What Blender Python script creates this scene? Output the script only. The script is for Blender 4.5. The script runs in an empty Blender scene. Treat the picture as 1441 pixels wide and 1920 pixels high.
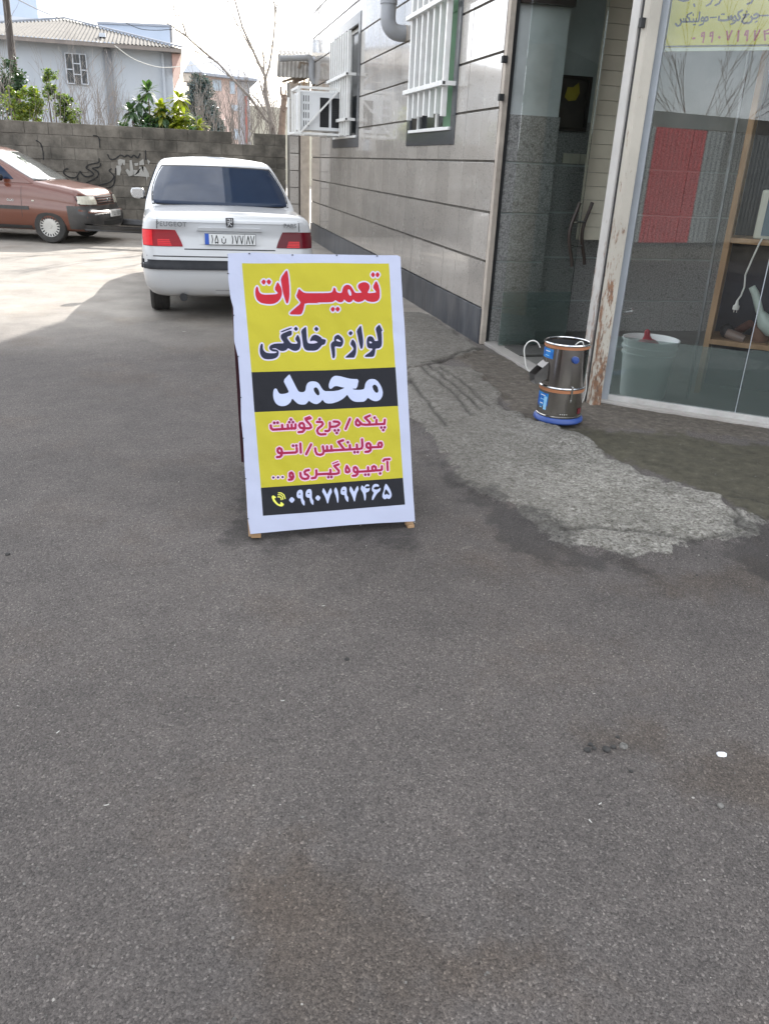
import bpy, bmesh, math, random
import numpy as np
from mathutils import Vector, Matrix, noise
from mathutils.bvhtree import BVHTree
R = math.radians
random.seed(7)
scene = bpy.context.scene
COL = scene.collection

# ------------------------------------------------------------------ camera
H = 1.47
FPX, CX, CY = 1500.0, 720.5, 960.0
def _n(v): return v / np.linalg.norm(v)
_Y = _n(np.array([331 - CX, 289.3 - CY, FPX])); _V = _n(np.array([560 - CX, 4400 - CY, FPX]))
_V = _n(_V - _Y * _V.dot(_Y)); _Z = -_V; _X = np.cross(_Y, _Z)
ROT = np.array([_X, _Y, _Z])
cam_d = bpy.data.cameras.new('camera'); cam = bpy.data.objects.new('camera', cam_d); COL.objects.link(cam)
rr = ROT @ np.array([1, 0, 0]); uu = -(ROT @ np.array([0, 1, 0])); bb = -(ROT @ np.array([0, 0, 1]))
cam.matrix_world = Matrix(((rr[0], uu[0], bb[0], 0), (rr[1], uu[1], bb[1], 0), (rr[2], uu[2], bb[2], H), (0, 0, 0, 1)))
cam_d.sensor_fit = 'VERTICAL'; cam_d.sensor_height = 24; cam_d.lens = 24 * FPX / 1920
cam_d.clip_start = 0.05; cam_d.clip_end = 2000
scene.camera = cam

# ------------------------------------------------------------------ light
SUN_TO = Vector((0.65, 1.60, 1.0)).normalized()
EL = math.asin(SUN_TO.z); AZ = math.atan2(SUN_TO.x, SUN_TO.y)
w = bpy.data.worlds.new('World'); scene.world = w; w.use_nodes = True
nt = w.node_tree; nt.nodes.clear()
sky = nt.nodes.new('ShaderNodeTexSky'); sky.sky_type = 'NISHITA'; sky.sun_disc = False
sky.sun_elevation = EL; sky.sun_rotation = AZ; sky.dust_density = 2.5; sky.air_density = 1.0; sky.ozone_density = 1.2
tc = nt.nodes.new('ShaderNodeTexCoord'); mp = nt.nodes.new('ShaderNodeMapping'); mp.inputs['Scale'].default_value = (1, 1, 2.4)
no = nt.nodes.new('ShaderNodeTexNoise'); no.inputs['Scale'].default_value = 2.6; no.inputs['Detail'].default_value = 7; no.inputs['Roughness'].default_value = .58
cr = nt.nodes.new('ShaderNodeValToRGB'); cr.color_ramp.elements[0].position = .34; cr.color_ramp.elements[1].position = .62
mx = nt.nodes.new('ShaderNodeMix'); mx.data_type = 'RGBA'
bg = nt.nodes.new('ShaderNodeBackground'); bg.inputs['Strength'].default_value = 0.14
out = nt.nodes.new('ShaderNodeOutputWorld')
L = nt.links.new
L(tc.outputs['Generated'], mp.inputs[0]); L(mp.outputs[0], no.inputs['Vector']); L(no.outputs['Fac'], cr.inputs[0])
L(cr.outputs[0], mx.inputs[0]); L(sky.outputs[0], mx.inputs[6]); mx.inputs[7].default_value = (14.0, 14.4, 15.0, 1)
L(mx.outputs[2], bg.inputs[0]); L(bg.outputs[0], out.inputs[0])
sd = bpy.data.lights.new('sun', 'SUN'); sd.energy = 5.0; sd.angle = R(0.53); sd.color = (1, .95, .88)
so = bpy.data.objects.new('sun', sd); COL.objects.link(so)
so.rotation_euler = SUN_TO.to_track_quat('Z', 'Y').to_euler()
scene.view_settings.view_transform = 'Standard'; scene.view_settings.look = 'None'
scene.view_settings.gamma = 1; scene.view_settings.use_curve_mapping = False
scene.view_settings.exposure = 0.85
scene.cycles.max_bounces = 9; scene.cycles.transparent_max_bounces = 24; scene.cycles.glossy_bounces = 4
scene.cycles.caustics_reflective = False; scene.cycles.caustics_refractive = False

# ------------------------------------------------------------------ measuring helpers (pixel of the survey photo -> point on a real plane)
def ray(u, v): return ROT @ _n(np.array([u - CX, v - CY, FPX]))
EYE = np.array([0, 0, H])
def gnd(u, v, z=0.0):
    d = ray(u, v); return Vector(EYE + d * ((z - H) / d[2]))
def onX(u, v, X):
    d = ray(u, v); return Vector(EYE + d * (X / d[0]))
def onY(u, v, Y):
    d = ray(u, v); return Vector(EYE + d * (Y / d[1]))
def onP(u, v, p, n):
    d = ray(u, v); n = np.array(n, float); return Vector(EYE + d * ((np.array(p, float) - EYE).dot(n) / d.dot(n)))

# ------------------------------------------------------------------ object helpers
def tag(o, label=None, cat=None, group=None, kind=None):
    if label: o['label'] = label
    if cat: o['category'] = cat
    if group: o['group'] = group
    if kind: o['kind'] = kind
    return o
def thing(name, label, cat, loc=(0, 0, 0), rz=0, group=None):
    o = bpy.data.objects.new(name, None); COL.objects.link(o); o.location = loc; o.rotation_euler = (0, 0, rz)
    o.empty_display_size = .1
    return tag(o, label, cat, group)
def link(name, me, parent=None):
    o = bpy.data.objects.new(name, me); COL.objects.link(o)
    if parent is not None: o.parent = parent
    return o
def copy_tree(o, parent=None):
    c = o.copy(); COL.objects.link(c); c.parent = parent
    for ch in list(o.children): copy_tree(ch, c)
    return c

class MB:
    def __init__(s): s.v = []; s.f = []; s.m = []; s.M = None
    def add(s, vs, fs, m=0):
        b = len(s.v)
        if s.M is not None: vs = [tuple(s.M @ Vector(p)) for p in vs]
        s.v += [tuple(p) for p in vs]; s.f += [tuple(i + b for i in f) for f in fs]; s.m += [m] * len(fs); return s
    def box(s, x0, x1, y0, y1, z0, z1, m=0):
        return s.add([(x0, y0, z0), (x1, y0, z0), (x1, y1, z0), (x0, y1, z0), (x0, y0, z1), (x1, y0, z1), (x1, y1, z1), (x0, y1, z1)],
                     [(0, 3, 2, 1), (4, 5, 6, 7), (0, 1, 5, 4), (1, 2, 6, 5), (2, 3, 7, 6), (3, 0, 4, 7)], m)
    def obox(s, o, ax, ay, az, m=0):   # oriented box: corner o, edge vectors
        o = Vector(o); ax = Vector(ax); ay = Vector(ay); az = Vector(az)
        p = [o, o + ax, o + ax + ay, o + ay]; p += [q + az for q in p]
        return s.add(p, [(0, 3, 2, 1), (4, 5, 6, 7), (0, 1, 5, 4), (1, 2, 6, 5), (2, 3, 7, 6), (3, 0, 4, 7)], m)
    def bar(s, a, b, wd, ht=None, m=0, up=(0, 0, 1)):
        a = Vector(a); b = Vector(b); ht = wd if ht is None else ht; d = (b - a)
        u = Vector(up); x = d.cross(u)
        if x.length < 1e-5: x = d.cross(Vector((1, 0, 0)))
        x.normalize(); y = x.cross(d).normalized()
        return s.obox(a - x * wd / 2 - y * ht / 2, x * wd, y * ht, d, m)
    def tube(s, pts, r, n=8, m=0, cap=True):
        pts = [Vector(p) for p in pts]; k = len(pts); rs = r if isinstance(r, (list, tuple)) else [r] * k
        vs = []; ref = None
        for i, p in enumerate(pts):
            t = (pts[min(i + 1, k - 1)] - pts[max(i - 1, 0)]).normalized()
            if ref is None:
                ref = t.orthogonal().normalized()
            ref = (ref - t * ref.dot(t))
            if ref.length < 1e-6: ref = t.orthogonal()
            ref.normalize(); b = t.cross(ref)
            for j in range(n):
                a = 2 * math.pi * j / n; vs.append(p + (ref * math.cos(a) + b * math.sin(a)) * rs[i])
        fs = [(i * n + j, i * n + (j + 1) % n, (i + 1) * n + (j + 1) % n, (i + 1) * n + j) for i in range(k - 1) for j in range(n)]
        if cap: fs += [tuple(reversed(range(n))), tuple((k - 1) * n + j for j in range(n))]
        return s.add(vs, fs, m)
    def lathe(s, prof, c=(0, 0, 0), n=32, m=0, axis='Z', ms=None):
        vs = []; k = len(prof)
        for (r, h) in prof:
            for j in range(n):
                a = 2 * math.pi * j / n; x, y = r * math.cos(a), r * math.sin(a)
                p = (x, y, h) if axis == 'Z' else (h, x, y)
                vs.append((p[0] + c[0], p[1] + c[1], p[2] + c[2]))
        for i in range(k - 1):
            fs = [(i * n + j, i * n + (j + 1) % n, (i + 1) * n + (j + 1) % n, (i + 1) * n + j) for j in range(n)]
            if i == 0: s.add(vs, [], m); base = len(s.v) - len(vs)
            s.f += [tuple(q + base for q in f) for f in fs]; s.m += [ms[i] if ms else m] * n
        return s
    def disc(s, c, r, n=24, m=0, axis='Z'):
        vs = []
        for j in range(n):
            a = 2 * math.pi * j / n; x, y = r * math.cos(a), r * math.sin(a)
            vs.append((c[0] + x, c[1] + y, c[2]) if axis == 'Z' else (c[0], c[1] + x, c[2] + y))
        return s.add(vs, [tuple(range(n))], m)
    def grid(s, fn, nu, nv, m=0, closed=False):
        vs = [fn(i / nu, j / nv) for j in range(nv + 1) for i in range(nu + (0 if closed else 1))]
        k = nu if closed else nu + 1
        fs = [(j * k + i, j * k + (i + 1) % k, (j + 1) * k + (i + 1) % k, (j + 1) * k + i) for j in range(nv) for i in range(nu)]
        return s.add(vs, fs, m)
    def prism(s, poly, fn, depth, m=0):   # poly of 2-D points, fn(x,y)->Vector, depth vector
        a = [Vector(fn(*p)) for p in poly]; d = Vector(depth); k = len(poly)
        bm = bmesh.new(); bv = [bm.verts.new(p) for p in a]; bf = bm.faces.new(bv)
        r = bmesh.ops.triangulate(bm, faces=[bf]); bm.verts.index_update()
        tris = [tuple(v.index for v in f.verts) for f in bm.faces]; bm.free()
        s.add(a + [p + d for p in a], tris + [tuple(i + k for i in reversed(t)) for t in tris] + [(i, (i + 1) % k, (i + 1) % k + k, i + k) for i in range(k)], m)
        return s
    def mesh(s, name, mats, smooth=None):
        me = bpy.data.meshes.new(name); me.from_pydata(s.v, [], s.f); me.update()
        if not isinstance(mats, (list, tuple)): mats = [mats]
        for m in mats: me.materials.append(m)
        if len(mats) > 1: me.polygons.foreach_set('material_index', s.m)
        if smooth is not None:
            me.polygons.foreach_set('use_smooth', [True] * len(me.polygons))
            if smooth: me.set_sharp_from_angle(angle=R(smooth))
        return me
    def build(s, name, mats, parent=None, smooth=None, bevel=0, fix=True):
        me = s.mesh(name, mats, smooth)
        if fix:
            bm = bmesh.new(); bm.from_mesh(me); bmesh.ops.recalc_face_normals(bm, faces=bm.faces)
            if bevel: bmesh.ops.bevel(bm, geom=[e for e in bm.edges if e.is_manifold and e.calc_face_angle(0) > .5], offset=bevel, segments=2, affect='EDGES', profile=.6)
            bm.to_mesh(me); bm.free()
        return link(name, me, parent)

# ------------------------------------------------------------------ materials
MATS = {}
def _pos(nt, scale=(1, 1, 1), obj=False):
    g = nt.nodes.new('ShaderNodeTexCoord') if obj else nt.nodes.new('ShaderNodeNewGeometry')
    m = nt.nodes.new('ShaderNodeMapping'); m.inputs['Scale'].default_value = scale
    nt.links.new(g.outputs['Object' if obj else 'Position'], m.inputs[0]); return m.outputs[0]
def _noise(nt, vec, scale, detail=4, rough=.6):
    n = nt.nodes.new('ShaderNodeTexNoise'); n.inputs['Scale'].default_value = scale; n.inputs['Detail'].default_value = detail
    n.inputs['Roughness'].default_value = rough; nt.links.new(vec, n.inputs['Vector']); return n.outputs['Fac']
def _ramp(nt, fac, stops):
    r = nt.nodes.new('ShaderNodeValToRGB'); el = r.color_ramp.elements
    el[0].position = stops[0][0]; el[0].color = (*stops[0][1], 1)
    for p, c in stops[1:-1]:
        e = el.new(p); e.color = (*c, 1)
    el[-1].position = stops[-1][0]; el[-1].color = (*stops[-1][1], 1)
    nt.links.new(fac, r.inputs[0]); return r.outputs[0]
def _mix(nt, fac, a, b, mode='MIX'):
    m = nt.nodes.new('ShaderNodeMix'); m.data_type = 'RGBA'; m.blend_type = mode
    for k, i in ((fac, 0), (a, 6), (b, 7)):
        if isinstance(k, (int, float)): m.inputs[i].default_value = k
        elif isinstance(k, tuple): m.inputs[i].default_value = (*k, 1)
        else: nt.links.new(k, m.inputs[i])
    return m.outputs[2]
def _math(nt, op, a, b=0.0, clamp=False):
    m = nt.nodes.new('ShaderNodeMath'); m.operation = op; m.use_clamp = clamp
    for k, i in ((a, 0), (b, 1)):
        if isinstance(k, (int, float)): m.inputs[i].default_value = k
        else: nt.links.new(k, m.inputs[i])
    return m.outputs[0]
def _bump(nt, h, strength, dist=.01):
    b = nt.nodes.new('ShaderNodeBump'); b.inputs['Strength'].default_value = strength; b.inputs['Distance'].default_value = dist
    nt.links.new(h, b.inputs['Height']); return b.outputs[0]
def newmat(name):
    m = bpy.data.materials.new(name); m.use_nodes = True; nt = m.node_tree
    MATS[name] = m; return m, nt, nt.nodes['Principled BSDF']
def pm(name, c1, c2=None, scale=6, rough=.6, metal=0, spec=.5, bump=0, bscale=None, bdist=.004, stretch=(1, 1, 1), coat=0, detail=5,
       dirt=None, dirt_scale=1.2, dirt_amt=.5, obj=False, rvar=0, lo=.35, hi=.65, rand=0):
    m, nt, b = newmat(name); v = _pos(nt, stretch, obj)
    n = _noise(nt, v, scale, detail)
    if c2 is None: c2 = tuple(x * .82 for x in c1)
    c = _ramp(nt, n, [(lo, c1), (hi, c2)])
    if dirt is not None:
        dn = _noise(nt, v, dirt_scale, 6, .65); dm = _ramp(nt, dn, [(.45, (0, 0, 0)), (.75, (dirt_amt,) * 3)])
        c = _mix(nt, dm, c, dirt)
    if rand:
        oi = nt.nodes.new('ShaderNodeObjectInfo'); k = _math(nt, 'MULTIPLY_ADD', oi.outputs['Random'], rand)
        k.node.inputs[2].default_value = 1 - rand / 2
        cc = nt.nodes.new('ShaderNodeCombineColor')
        for i in range(3): nt.links.new(k, cc.inputs[i])
        c = _mix(nt, 1.0, c, cc.outputs[0], 'MULTIPLY')
    nt.links.new(c, b.inputs['Base Color'])
    b.inputs['Roughness'].default_value = rough; b.inputs['Metallic'].default_value = metal; b.inputs['Specular IOR Level'].default_value = spec
    if rvar:
        rn = _noise(nt, v, scale * .7, 5); rv = _math(nt, 'MULTIPLY_ADD', rn, rvar); rv.node.inputs[2].default_value = rough - rvar / 2
        nt.links.new(rv, b.inputs['Roughness'])
    if coat: b.inputs['Coat Weight'].default_value = coat; b.inputs['Coat Roughness'].default_value = .05
    if bump:
        nt.links.new(_bump(nt, _noise(nt, v, bscale or scale * 3, 5), bump, bdist), b.inputs['Normal'])
    return m
def glassmat(name, tint=(.85, .9, .88), ior=1.6, rough=.0, boost=1.0, body=None, body_amt=0):
    m, nt, b = newmat(name); nt.nodes.remove(b); o = nt.nodes['Material Output']
    tr = nt.nodes.new('ShaderNodeBsdfTransparent'); tr.inputs[0].default_value = (*tint, 1)
    gl = nt.nodes.new('ShaderNodeBsdfGlossy'); gl.inputs['Roughness'].default_value = rough; gl.inputs['Color'].default_value = (.95, .97, .98, 1)
    fr = nt.nodes.new('ShaderNodeFresnel'); fr.inputs['IOR'].default_value = ior
    f = _math(nt, 'MULTIPLY', fr.outputs[0], boost, True)
    base = tr.outputs[0]
    if body:
        df = nt.nodes.new('ShaderNodeBsdfDiffuse'); df.inputs[0].default_value = (*body, 1)
        ms = nt.nodes.new('ShaderNodeMixShader'); ms.inputs[0].default_value = body_amt
        nt.links.new(tr.outputs[0], ms.inputs[1]); nt.links.new(df.outputs[0], ms.inputs[2]); base = ms.outputs[0]
    mix = nt.nodes.new('ShaderNodeMixShader'); nt.links.new(f, mix.inputs[0]); nt.links.new(base, mix.inputs[1]); nt.links.new(gl.outputs[0], mix.inputs[2])
    nt.links.new(mix.outputs[0], o.inputs[0]); return m
# ------------------------------------------------------------------ material library
M_white = pm('white paint', (.78, .77, .74), (.68, .67, .64), 5, .45, dirt=(.35, .3, .24), dirt_amt=.25)
M_grille = pm('white enamel', (.80, .80, .78), (.72, .72, .70), 9, .35, dirt=(.4, .34, .26), dirt_amt=.22, dirt_scale=3)
M_acbody = pm('ivory appliance metal', (.72, .73, .74), (.66, .67, .68), 4, .45, dirt=(.4, .38, .34), dirt_amt=.2)
M_black = pm('black rubber', (.02, .02, .022), (.035, .034, .033), 20, .6)
M_dark = pm('dark interior', (.015, .015, .016), (.03, .03, .03), 5, .7)
M_blockm = pm('mortar', (.17, .155, .135), (.10, .092, .08), 8, .95, bump=.4)
M_beige = pm('beige trim', (.50, .44, .37), (.38, .33, .28), 6, .6, dirt=(.16, .13, .10), dirt_amt=.5, dirt_scale=4)
M_pvc = pm('grey pipe', (.30, .31, .33), (.24, .25, .26), 6, .5, dirt=(.45, .42, .38), dirt_amt=.35, dirt_scale=3)
M_green = pm('green painted steel', (.06, .16, .08), (.05, .13, .06), 8, .5)
M_cream = pm('cream panel', (.62, .59, .48), (.54, .51, .41), 3, .55, dirt=(.35, .31, .24), dirt_amt=.35)
M_plaster = pm('grey green plaster', (.60, .63, .62), (.52, .56, .55), 3, .8, dirt=(.16, .16, .14), dirt_amt=.4, dirt_scale=1.8)
M_wood = pm('raw wood', (.45, .29, .16), (.33, .20, .10), 5, .65, stretch=(2, 2, .4), bump=.2)
M_woodg = pm('weathered wood', (.30, .25, .20), (.20, .16, .13), 6, .8, bump=.4)
M_darkwood = pm('dark wood frame', (.05, .035, .028), (.03, .022, .018), 8, .5)
M_steel = pm('polished steel', (.46, .44, .42), (.36, .34, .32), 3, .18, metal=1, rvar=.12)
M_blue = pm('blue plastic', (.025, .065, .25), (.02, .055, .21), 5, .4)
M_orange = pm('orange band', (.40, .17, .08), (.34, .14, .065), 8, .45)
M_cable = pm('white cable', (.68, .67, .62), (.6, .59, .55), 8, .45)
M_alu = pm('grey aluminium', (.46, .50, .54), (.40, .43, .47), 4, .4, metal=.3, dirt=(.25, .24, .22), dirt_amt=.3)
M_marble = pm('pale threshold marble', (.42, .40, .37), (.34, .32, .30), 5, .4, dirt=(.2, .17, .14), dirt_amt=.5)
M_red = pm('red plastic', (.35, .02, .04), (.30, .02, .03), 5, .4)
M_bucket = pm('white bucket plastic', (.84, .87, .85), (.80, .83, .81), 3, .4)

# rusty white post paint
def rusty(name, base, rust_amt=.6, lowbias=1.0):
    m, nt, b = newmat(name); v = _pos(nt); v2 = _pos(nt, (3, 3, .8))
    c = _ramp(nt, _noise(nt, v, 3), [(.35, base), (.7, tuple(x * .8 for x in base))])
    rn = _noise(nt, v2, 9, 8, .7)
    g = nt.nodes.new('ShaderNodeNewGeometry'); sp = nt.nodes.new('ShaderNodeSeparateXYZ'); nt.links.new(g.outputs['Position'], sp.inputs[0])
    zz = _math(nt, 'MULTIPLY', sp.outputs[2], -.10 * lowbias); f = _math(nt, 'ADD', rn, zz)
    msk = _ramp(nt, f, [(.44, (0, 0, 0)), (.52, (rust_amt,) * 3)])
    rc = _ramp(nt, _noise(nt, v, 30), [(.4, (.22, .10, .045)), (.65, (.10, .055, .035))])
    nt.links.new(_mix(nt, msk, c, rc), b.inputs['Base Color']); b.inputs['Roughness'].default_value = .55
    nt.links.new(_bump(nt, f, .3, .002), b.inputs['Normal']); return m
M_rusty = rusty('rusty cream steel', (.46, .425, .36), .95)
M_rusty2 = rusty('scratched white steel', (.50, .48, .45), .6)

# granite
def granite(name, a, b_, rough, sp=.5, rand=.2, streak=True, grain=130, bump=.05):
    m, nt, b = newmat(name); v = _pos(nt)
    n1 = _noise(nt, v, grain, 3, .7); c = _ramp(nt, n1, [(.36, a), (.5, tuple((x + y) / 2 for x, y in zip(a, b_))), (.64, b_)])
    vo = nt.nodes.new('ShaderNodeTexVoronoi'); vo.inputs['Scale'].default_value = grain * .55; nt.links.new(v, vo.inputs['Vector'])
    spk = _ramp(nt, vo.outputs['Color'], [(.80, (1, 1, 1)), (.86, (.72, .72, .72))]); c = _mix(nt, 1.0, c, spk, 'MULTIPLY')
    big = _ramp(nt, _noise(nt, v, 1.1, 4), [(.3, (1.0, 1.0, 1.0)), (.75, (.84, .83, .82))]); c = _mix(nt, 1.0, c, big, 'MULTIPLY')
    ro = rough
    if streak:
        v2 = _pos(nt, (9, 9, .35)); st = _noise(nt, v2, 1.6, 6, .7)
        c = _mix(nt, _ramp(nt, st, [(.66, (0, 0, 0)), (.9, (.25, .25, .25))]), c, (.55, .53, .50))
        rv = _ramp(nt, _noise(nt, v, 1.7, 5), [(.35, (rough,) * 3), (.7, (rough + .16,) * 3)])
        nt.links.new(rv, b.inputs['Roughness'])
    else: b.inputs['Roughness'].default_value = rough
    if streak:
        g = nt.nodes.new('ShaderNodeNewGeometry'); s3 = nt.nodes.new('ShaderNodeSeparateXYZ'); nt.links.new(g.outputs['Position'], s3.inputs[0])
        low = _ramp(nt, _math(nt, 'ADD', _math(nt, 'MULTIPLY', s3.outputs[2], -.55), _noise(nt, v, 3.5, 8, .75)), [(.28, (0, 0, 0)), (.55, (.55, .55, .55))]); c = _mix(nt, low, c, (.17, .15, .125))
    if rand:
        oi = nt.nodes.new('ShaderNodeObjectInfo'); k = _math(nt, 'MULTIPLY_ADD', oi.outputs['Random'], rand); k.node.inputs[2].default_value = 1 - rand / 2
        cc = nt.nodes.new('ShaderNodeCombineColor')
        for i in range(3): nt.links.new(k, cc.inputs[i])
        c = _mix(nt, 1.0, c, cc.outputs[0], 'MULTIPLY')
    nt.links.new(c, b.inputs['Base Color']); b.inputs['Specular IOR Level'].default_value = sp
    if streak: b.inputs['Coat Weight'].default_value = 1; b.inputs['Coat Roughness'].default_value = .05; b.inputs['Coat IOR'].default_value = 1.7
    nt.links.new(_bump(nt, _noise(nt, v, grain * .25, 4), bump, .003), b.inputs['Normal']); return m
M_tile = granite('beige granite', (.54, .50, .455), (.33, .305, .275), .15, .9)
M_tile2 = granite('grey flamed granite', (.47, .465, .445), (.19, .19, .185), .55, .4, .08, False, 75, .6)
M_skirt = pm('dark veined marble', (.085, .092, .105), (.045, .05, .06), 3.2, .32, stretch=(1, 1.6, .45), spec=.5, dirt=(.22, .21, .20), dirt_amt=.45, dirt_scale=5, detail=8)
M_surround = pm('black polished marble', (.045, .047, .055), (.07, .072, .08), 14, .14, spec=.6, dirt=(.16, .16, .15), dirt_amt=.25, dirt_scale=6)
M_block = pm('cement block', (.22, .20, .17), (.13, .118, .10), 5, .92, bump=.7, bscale=35, bdist=.006, dirt=(.03, .03, .027), dirt_scale=1.4, dirt_amt=.95, rand=.34, spec=.2)

# asphalt and concrete ground; masks are stored per vertex
def ground_material():
    m, nt, b = newmat('asphalt and concrete'); v = _pos(nt)
    def attr(n):
        a = nt.nodes.new('ShaderNodeAttribute'); a.attribute_name = n; s = nt.nodes.new('ShaderNodeSeparateColor'); nt.links.new(a.outputs['Color'], s.inputs[0]); return s.outputs
    A = attr('zones'); B = attr('zones_b'); C = attr('zones_c')
    # asphalt aggregate
    vo = nt.nodes.new('ShaderNodeTexVoronoi'); vo.inputs['Scale'].default_value = 215; vo.inputs['Randomness'].default_value = 1; nt.links.new(v, vo.inputs['Vector'])
    agg = _ramp(nt, vo.outputs['Color'], [(.12, (.030, .028, .027)), (.45, (.078, .073, .070)), (.8, (.132, .124, .118)), (.94, (.27, .257, .243))])
    vo2 = nt.nodes.new('ShaderNodeTexVoronoi'); vo2.inputs['Scale'].default_value = 420; nt.links.new(v, vo2.inputs['Vector'])
    fine = _ramp(nt, vo2.outputs['Color'], [(.2, (.046, .0425, .041)), (.85, (.142, .133, .128))])
    asp = _mix(nt, .45, agg, fine)
    pit = nt.nodes.new('ShaderNodeTexVoronoi'); pit.inputs['Scale'].default_value = 48; nt.links.new(v, pit.inputs['Vector'])
    asp = _mix(nt, 1.0, asp, _ramp(nt, pit.outputs['Distance'], [(.05, (.45, .42, .40)), (.13, (1, 1, 1))]), 'MULTIPLY')
    asp = _mix(nt, 1.0, asp, (1.04, 1.0, .975), 'MULTIPLY')
    big = _ramp(nt, _noise(nt, v, .55, 5, .6), [(.3, (.80, .79, .79)), (.7, (1.22, 1.20, 1.18))]); asp = _mix(nt, 1.0, asp, big, 'MULTIPLY')
    med = _ramp(nt, _noise(nt, v, 5, 6, .65), [(.3, (.86, .86, .86)), (.7, (1.12, 1.11, 1.10))]); asp = _mix(nt, 1.0, asp, med, 'MULTIPLY')
    spk = _math(nt, 'GREATER_THAN', _noise(nt, v, 70, 2, .5), .735); asp = _mix(nt, _math(nt, 'MULTIPLY', spk, .28), asp, (.26, .25, .23))
    stn = _ramp(nt, _math(nt, 'ADD', C[0], _math(nt, 'MULTIPLY', _math(nt, 'ADD', _noise(nt, v, 6, 8, .75), -.5), .9)), [(.32, (0, 0, 0)), (.62, (.5, .5, .5))]); asp = _mix(nt, stn, asp, _mix(nt, 1.0, asp, (.72, .62, .50), 'MULTIPLY'))
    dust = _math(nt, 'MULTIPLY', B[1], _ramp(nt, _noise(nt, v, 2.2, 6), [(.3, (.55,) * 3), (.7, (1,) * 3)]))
    asp = _mix(nt, dust, asp, (.60, .55, .475))  # dust colour raised so the far road also carries painted sunlight
    brn = _ramp(nt, _noise(nt, v, 1.15, 6, .7), [(.52, (0, 0, 0)), (.72, (.55, .55, .55))]); asp = _mix(nt, brn, asp, _mix(nt, 1.0, asp, (.88, .76, .64), 'MULTIPLY'))
    drk = _ramp(nt, _noise(nt, v, 1.9, 7, .72), [(.60, (0, 0, 0)), (.74, (.5, .5, .5))]); asp = _mix(nt, drk, asp, _mix(nt, 1.0, asp, (.55, .54, .55), 'MULTIPLY'))
    # edge noise to break masks
    en = _math(nt, 'MULTIPLY_ADD', _noise(nt, v, 13, 9, .78), 1.7); en.node.inputs[2].default_value = -.85
    def brk(a, k=1.0, w=.10):
        x = _math(nt, 'ADD', a, _math(nt, 'MULTIPLY', en, k)); return _ramp(nt, x, [(.5 - w * .5, (0, 0, 0)), (.5 + w * .5, (1, 1, 1))])
    con = _ramp(nt, _noise(nt, v, 55, 9, .8), [(.36, (.06, .056, .05)), (.46, (.17, .163, .15)), (.56, (.245, .238, .222)), (.7, (.40, .39, .37))])
    con = _mix(nt, 1.0, con, _ramp(nt, _noise(nt, v, 2.2, 5), [(.3, (.74, .74, .72)), (.7, (1.25, 1.25, 1.25))]), 'MULTIPLY')
    con = _mix(nt, 1.0, con, _ramp(nt, _noise(nt, v, 19, 7, .8), [(.36, (.62, .61, .58)), (.5, (1, 1, 1)), (.64, (1.25, 1.25, 1.25))]), 'MULTIPLY')
    con = _mix(nt, _math(nt, 'MULTIPLY', C[2], .55), con, _mix(nt, 1.0, con, (1.45, 1.45, 1.42), 'MULTIPLY'))
    pv = nt.nodes.new('ShaderNodeTexVoronoi'); pv.inputs['Scale'].default_value = 62; nt.links.new(v, pv.inputs['Vector'])
    con = _mix(nt, 1.0, con, _ramp(nt, pv.outputs['Distance'], [(.10, (.45, .44, .42)), (.22, (1, 1, 1))]), 'MULTIPLY')
    cs = nt.nodes.new('ShaderNodeTexVoronoi'); cs.inputs['Scale'].default_value = 105; nt.links.new(v, cs.inputs['Vector'])
    con = _mix(nt, 1.0, con, _ramp(nt, cs.outputs['Color'], [(.20, (.66, .63, .59)), (.32, (.95, .93, .90)), (.74, (1.02, 1.0, .97)), (.84, (1.28, 1.26, 1.22))]), 'MULTIPLY')
    con = _mix(nt, _math(nt, 'MULTIPLY', B[2], .75), con, _ramp(nt, _noise(nt, v, 30, 8, .75), [(.35, (.06, .052, .043)), (.5, (.12, .107, .09)), (.66, (.20, .185, .165))]))
    dirt = _ramp(nt, _noise(nt, v, 20, 7, .7), [(.3, (.055, .047, .038)), (.55, (.115, .098, .08)), (.75, (.21, .19, .165))])
    moss = _ramp(nt, _noise(nt, v, 14, 7, .7), [(.3, (.040, .036, .025)), (.6, (.085, .077, .053)), (.8, (.16, .148, .118))])
    c = _mix(nt, brk(A[1], 1.0, .22), asp, dirt); c = _mix(nt, brk(A[2], 1.0, .2), c, moss); c = _mix(nt, brk(A[0], .8, .10), c, con)
    damp_shade = brk(B[0], .9, .35); c = _mix(nt, damp_shade, c, (.030, .029, .028)) if False else _mix(nt, _math(nt, 'MULTIPLY', damp_shade, .55), c, (.024, .022, .021))  # darkens damp edges and paints the shade under the sign
    c = _mix(nt, _math(nt, 'MULTIPLY', C[1], .8), c, (.028, .025, .021))
    nt.links.new(c, b.inputs['Base Color']); b.inputs['Specular IOR Level'].default_value = .35
    nt.links.new(_ramp(nt, vo.outputs['Distance'], [(.0, (.62,) * 3), (.6, (.85,) * 3)]), b.inputs['Roughness'])
    rgh = _math(nt, 'ADD', _math(nt, 'ADD', A[0], A[1]), A[2], True)
    hh = _math(nt, 'ADD', _math(nt, 'ADD', _math(nt, 'MULTIPLY', vo.outputs['Distance'], -.6), _math(nt, 'MULTIPLY', _noise(nt, v, 60, 5, .7), 1.0)), _math(nt, 'MULTIPLY', _math(nt, 'MULTIPLY', _noise(nt, v, 24, 8, .8), 3.5), rgh))
    nt.links.new(_bump(nt, hh, .8, .006), b.inputs['Normal']); return m
M_ground = ground_material()

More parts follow.
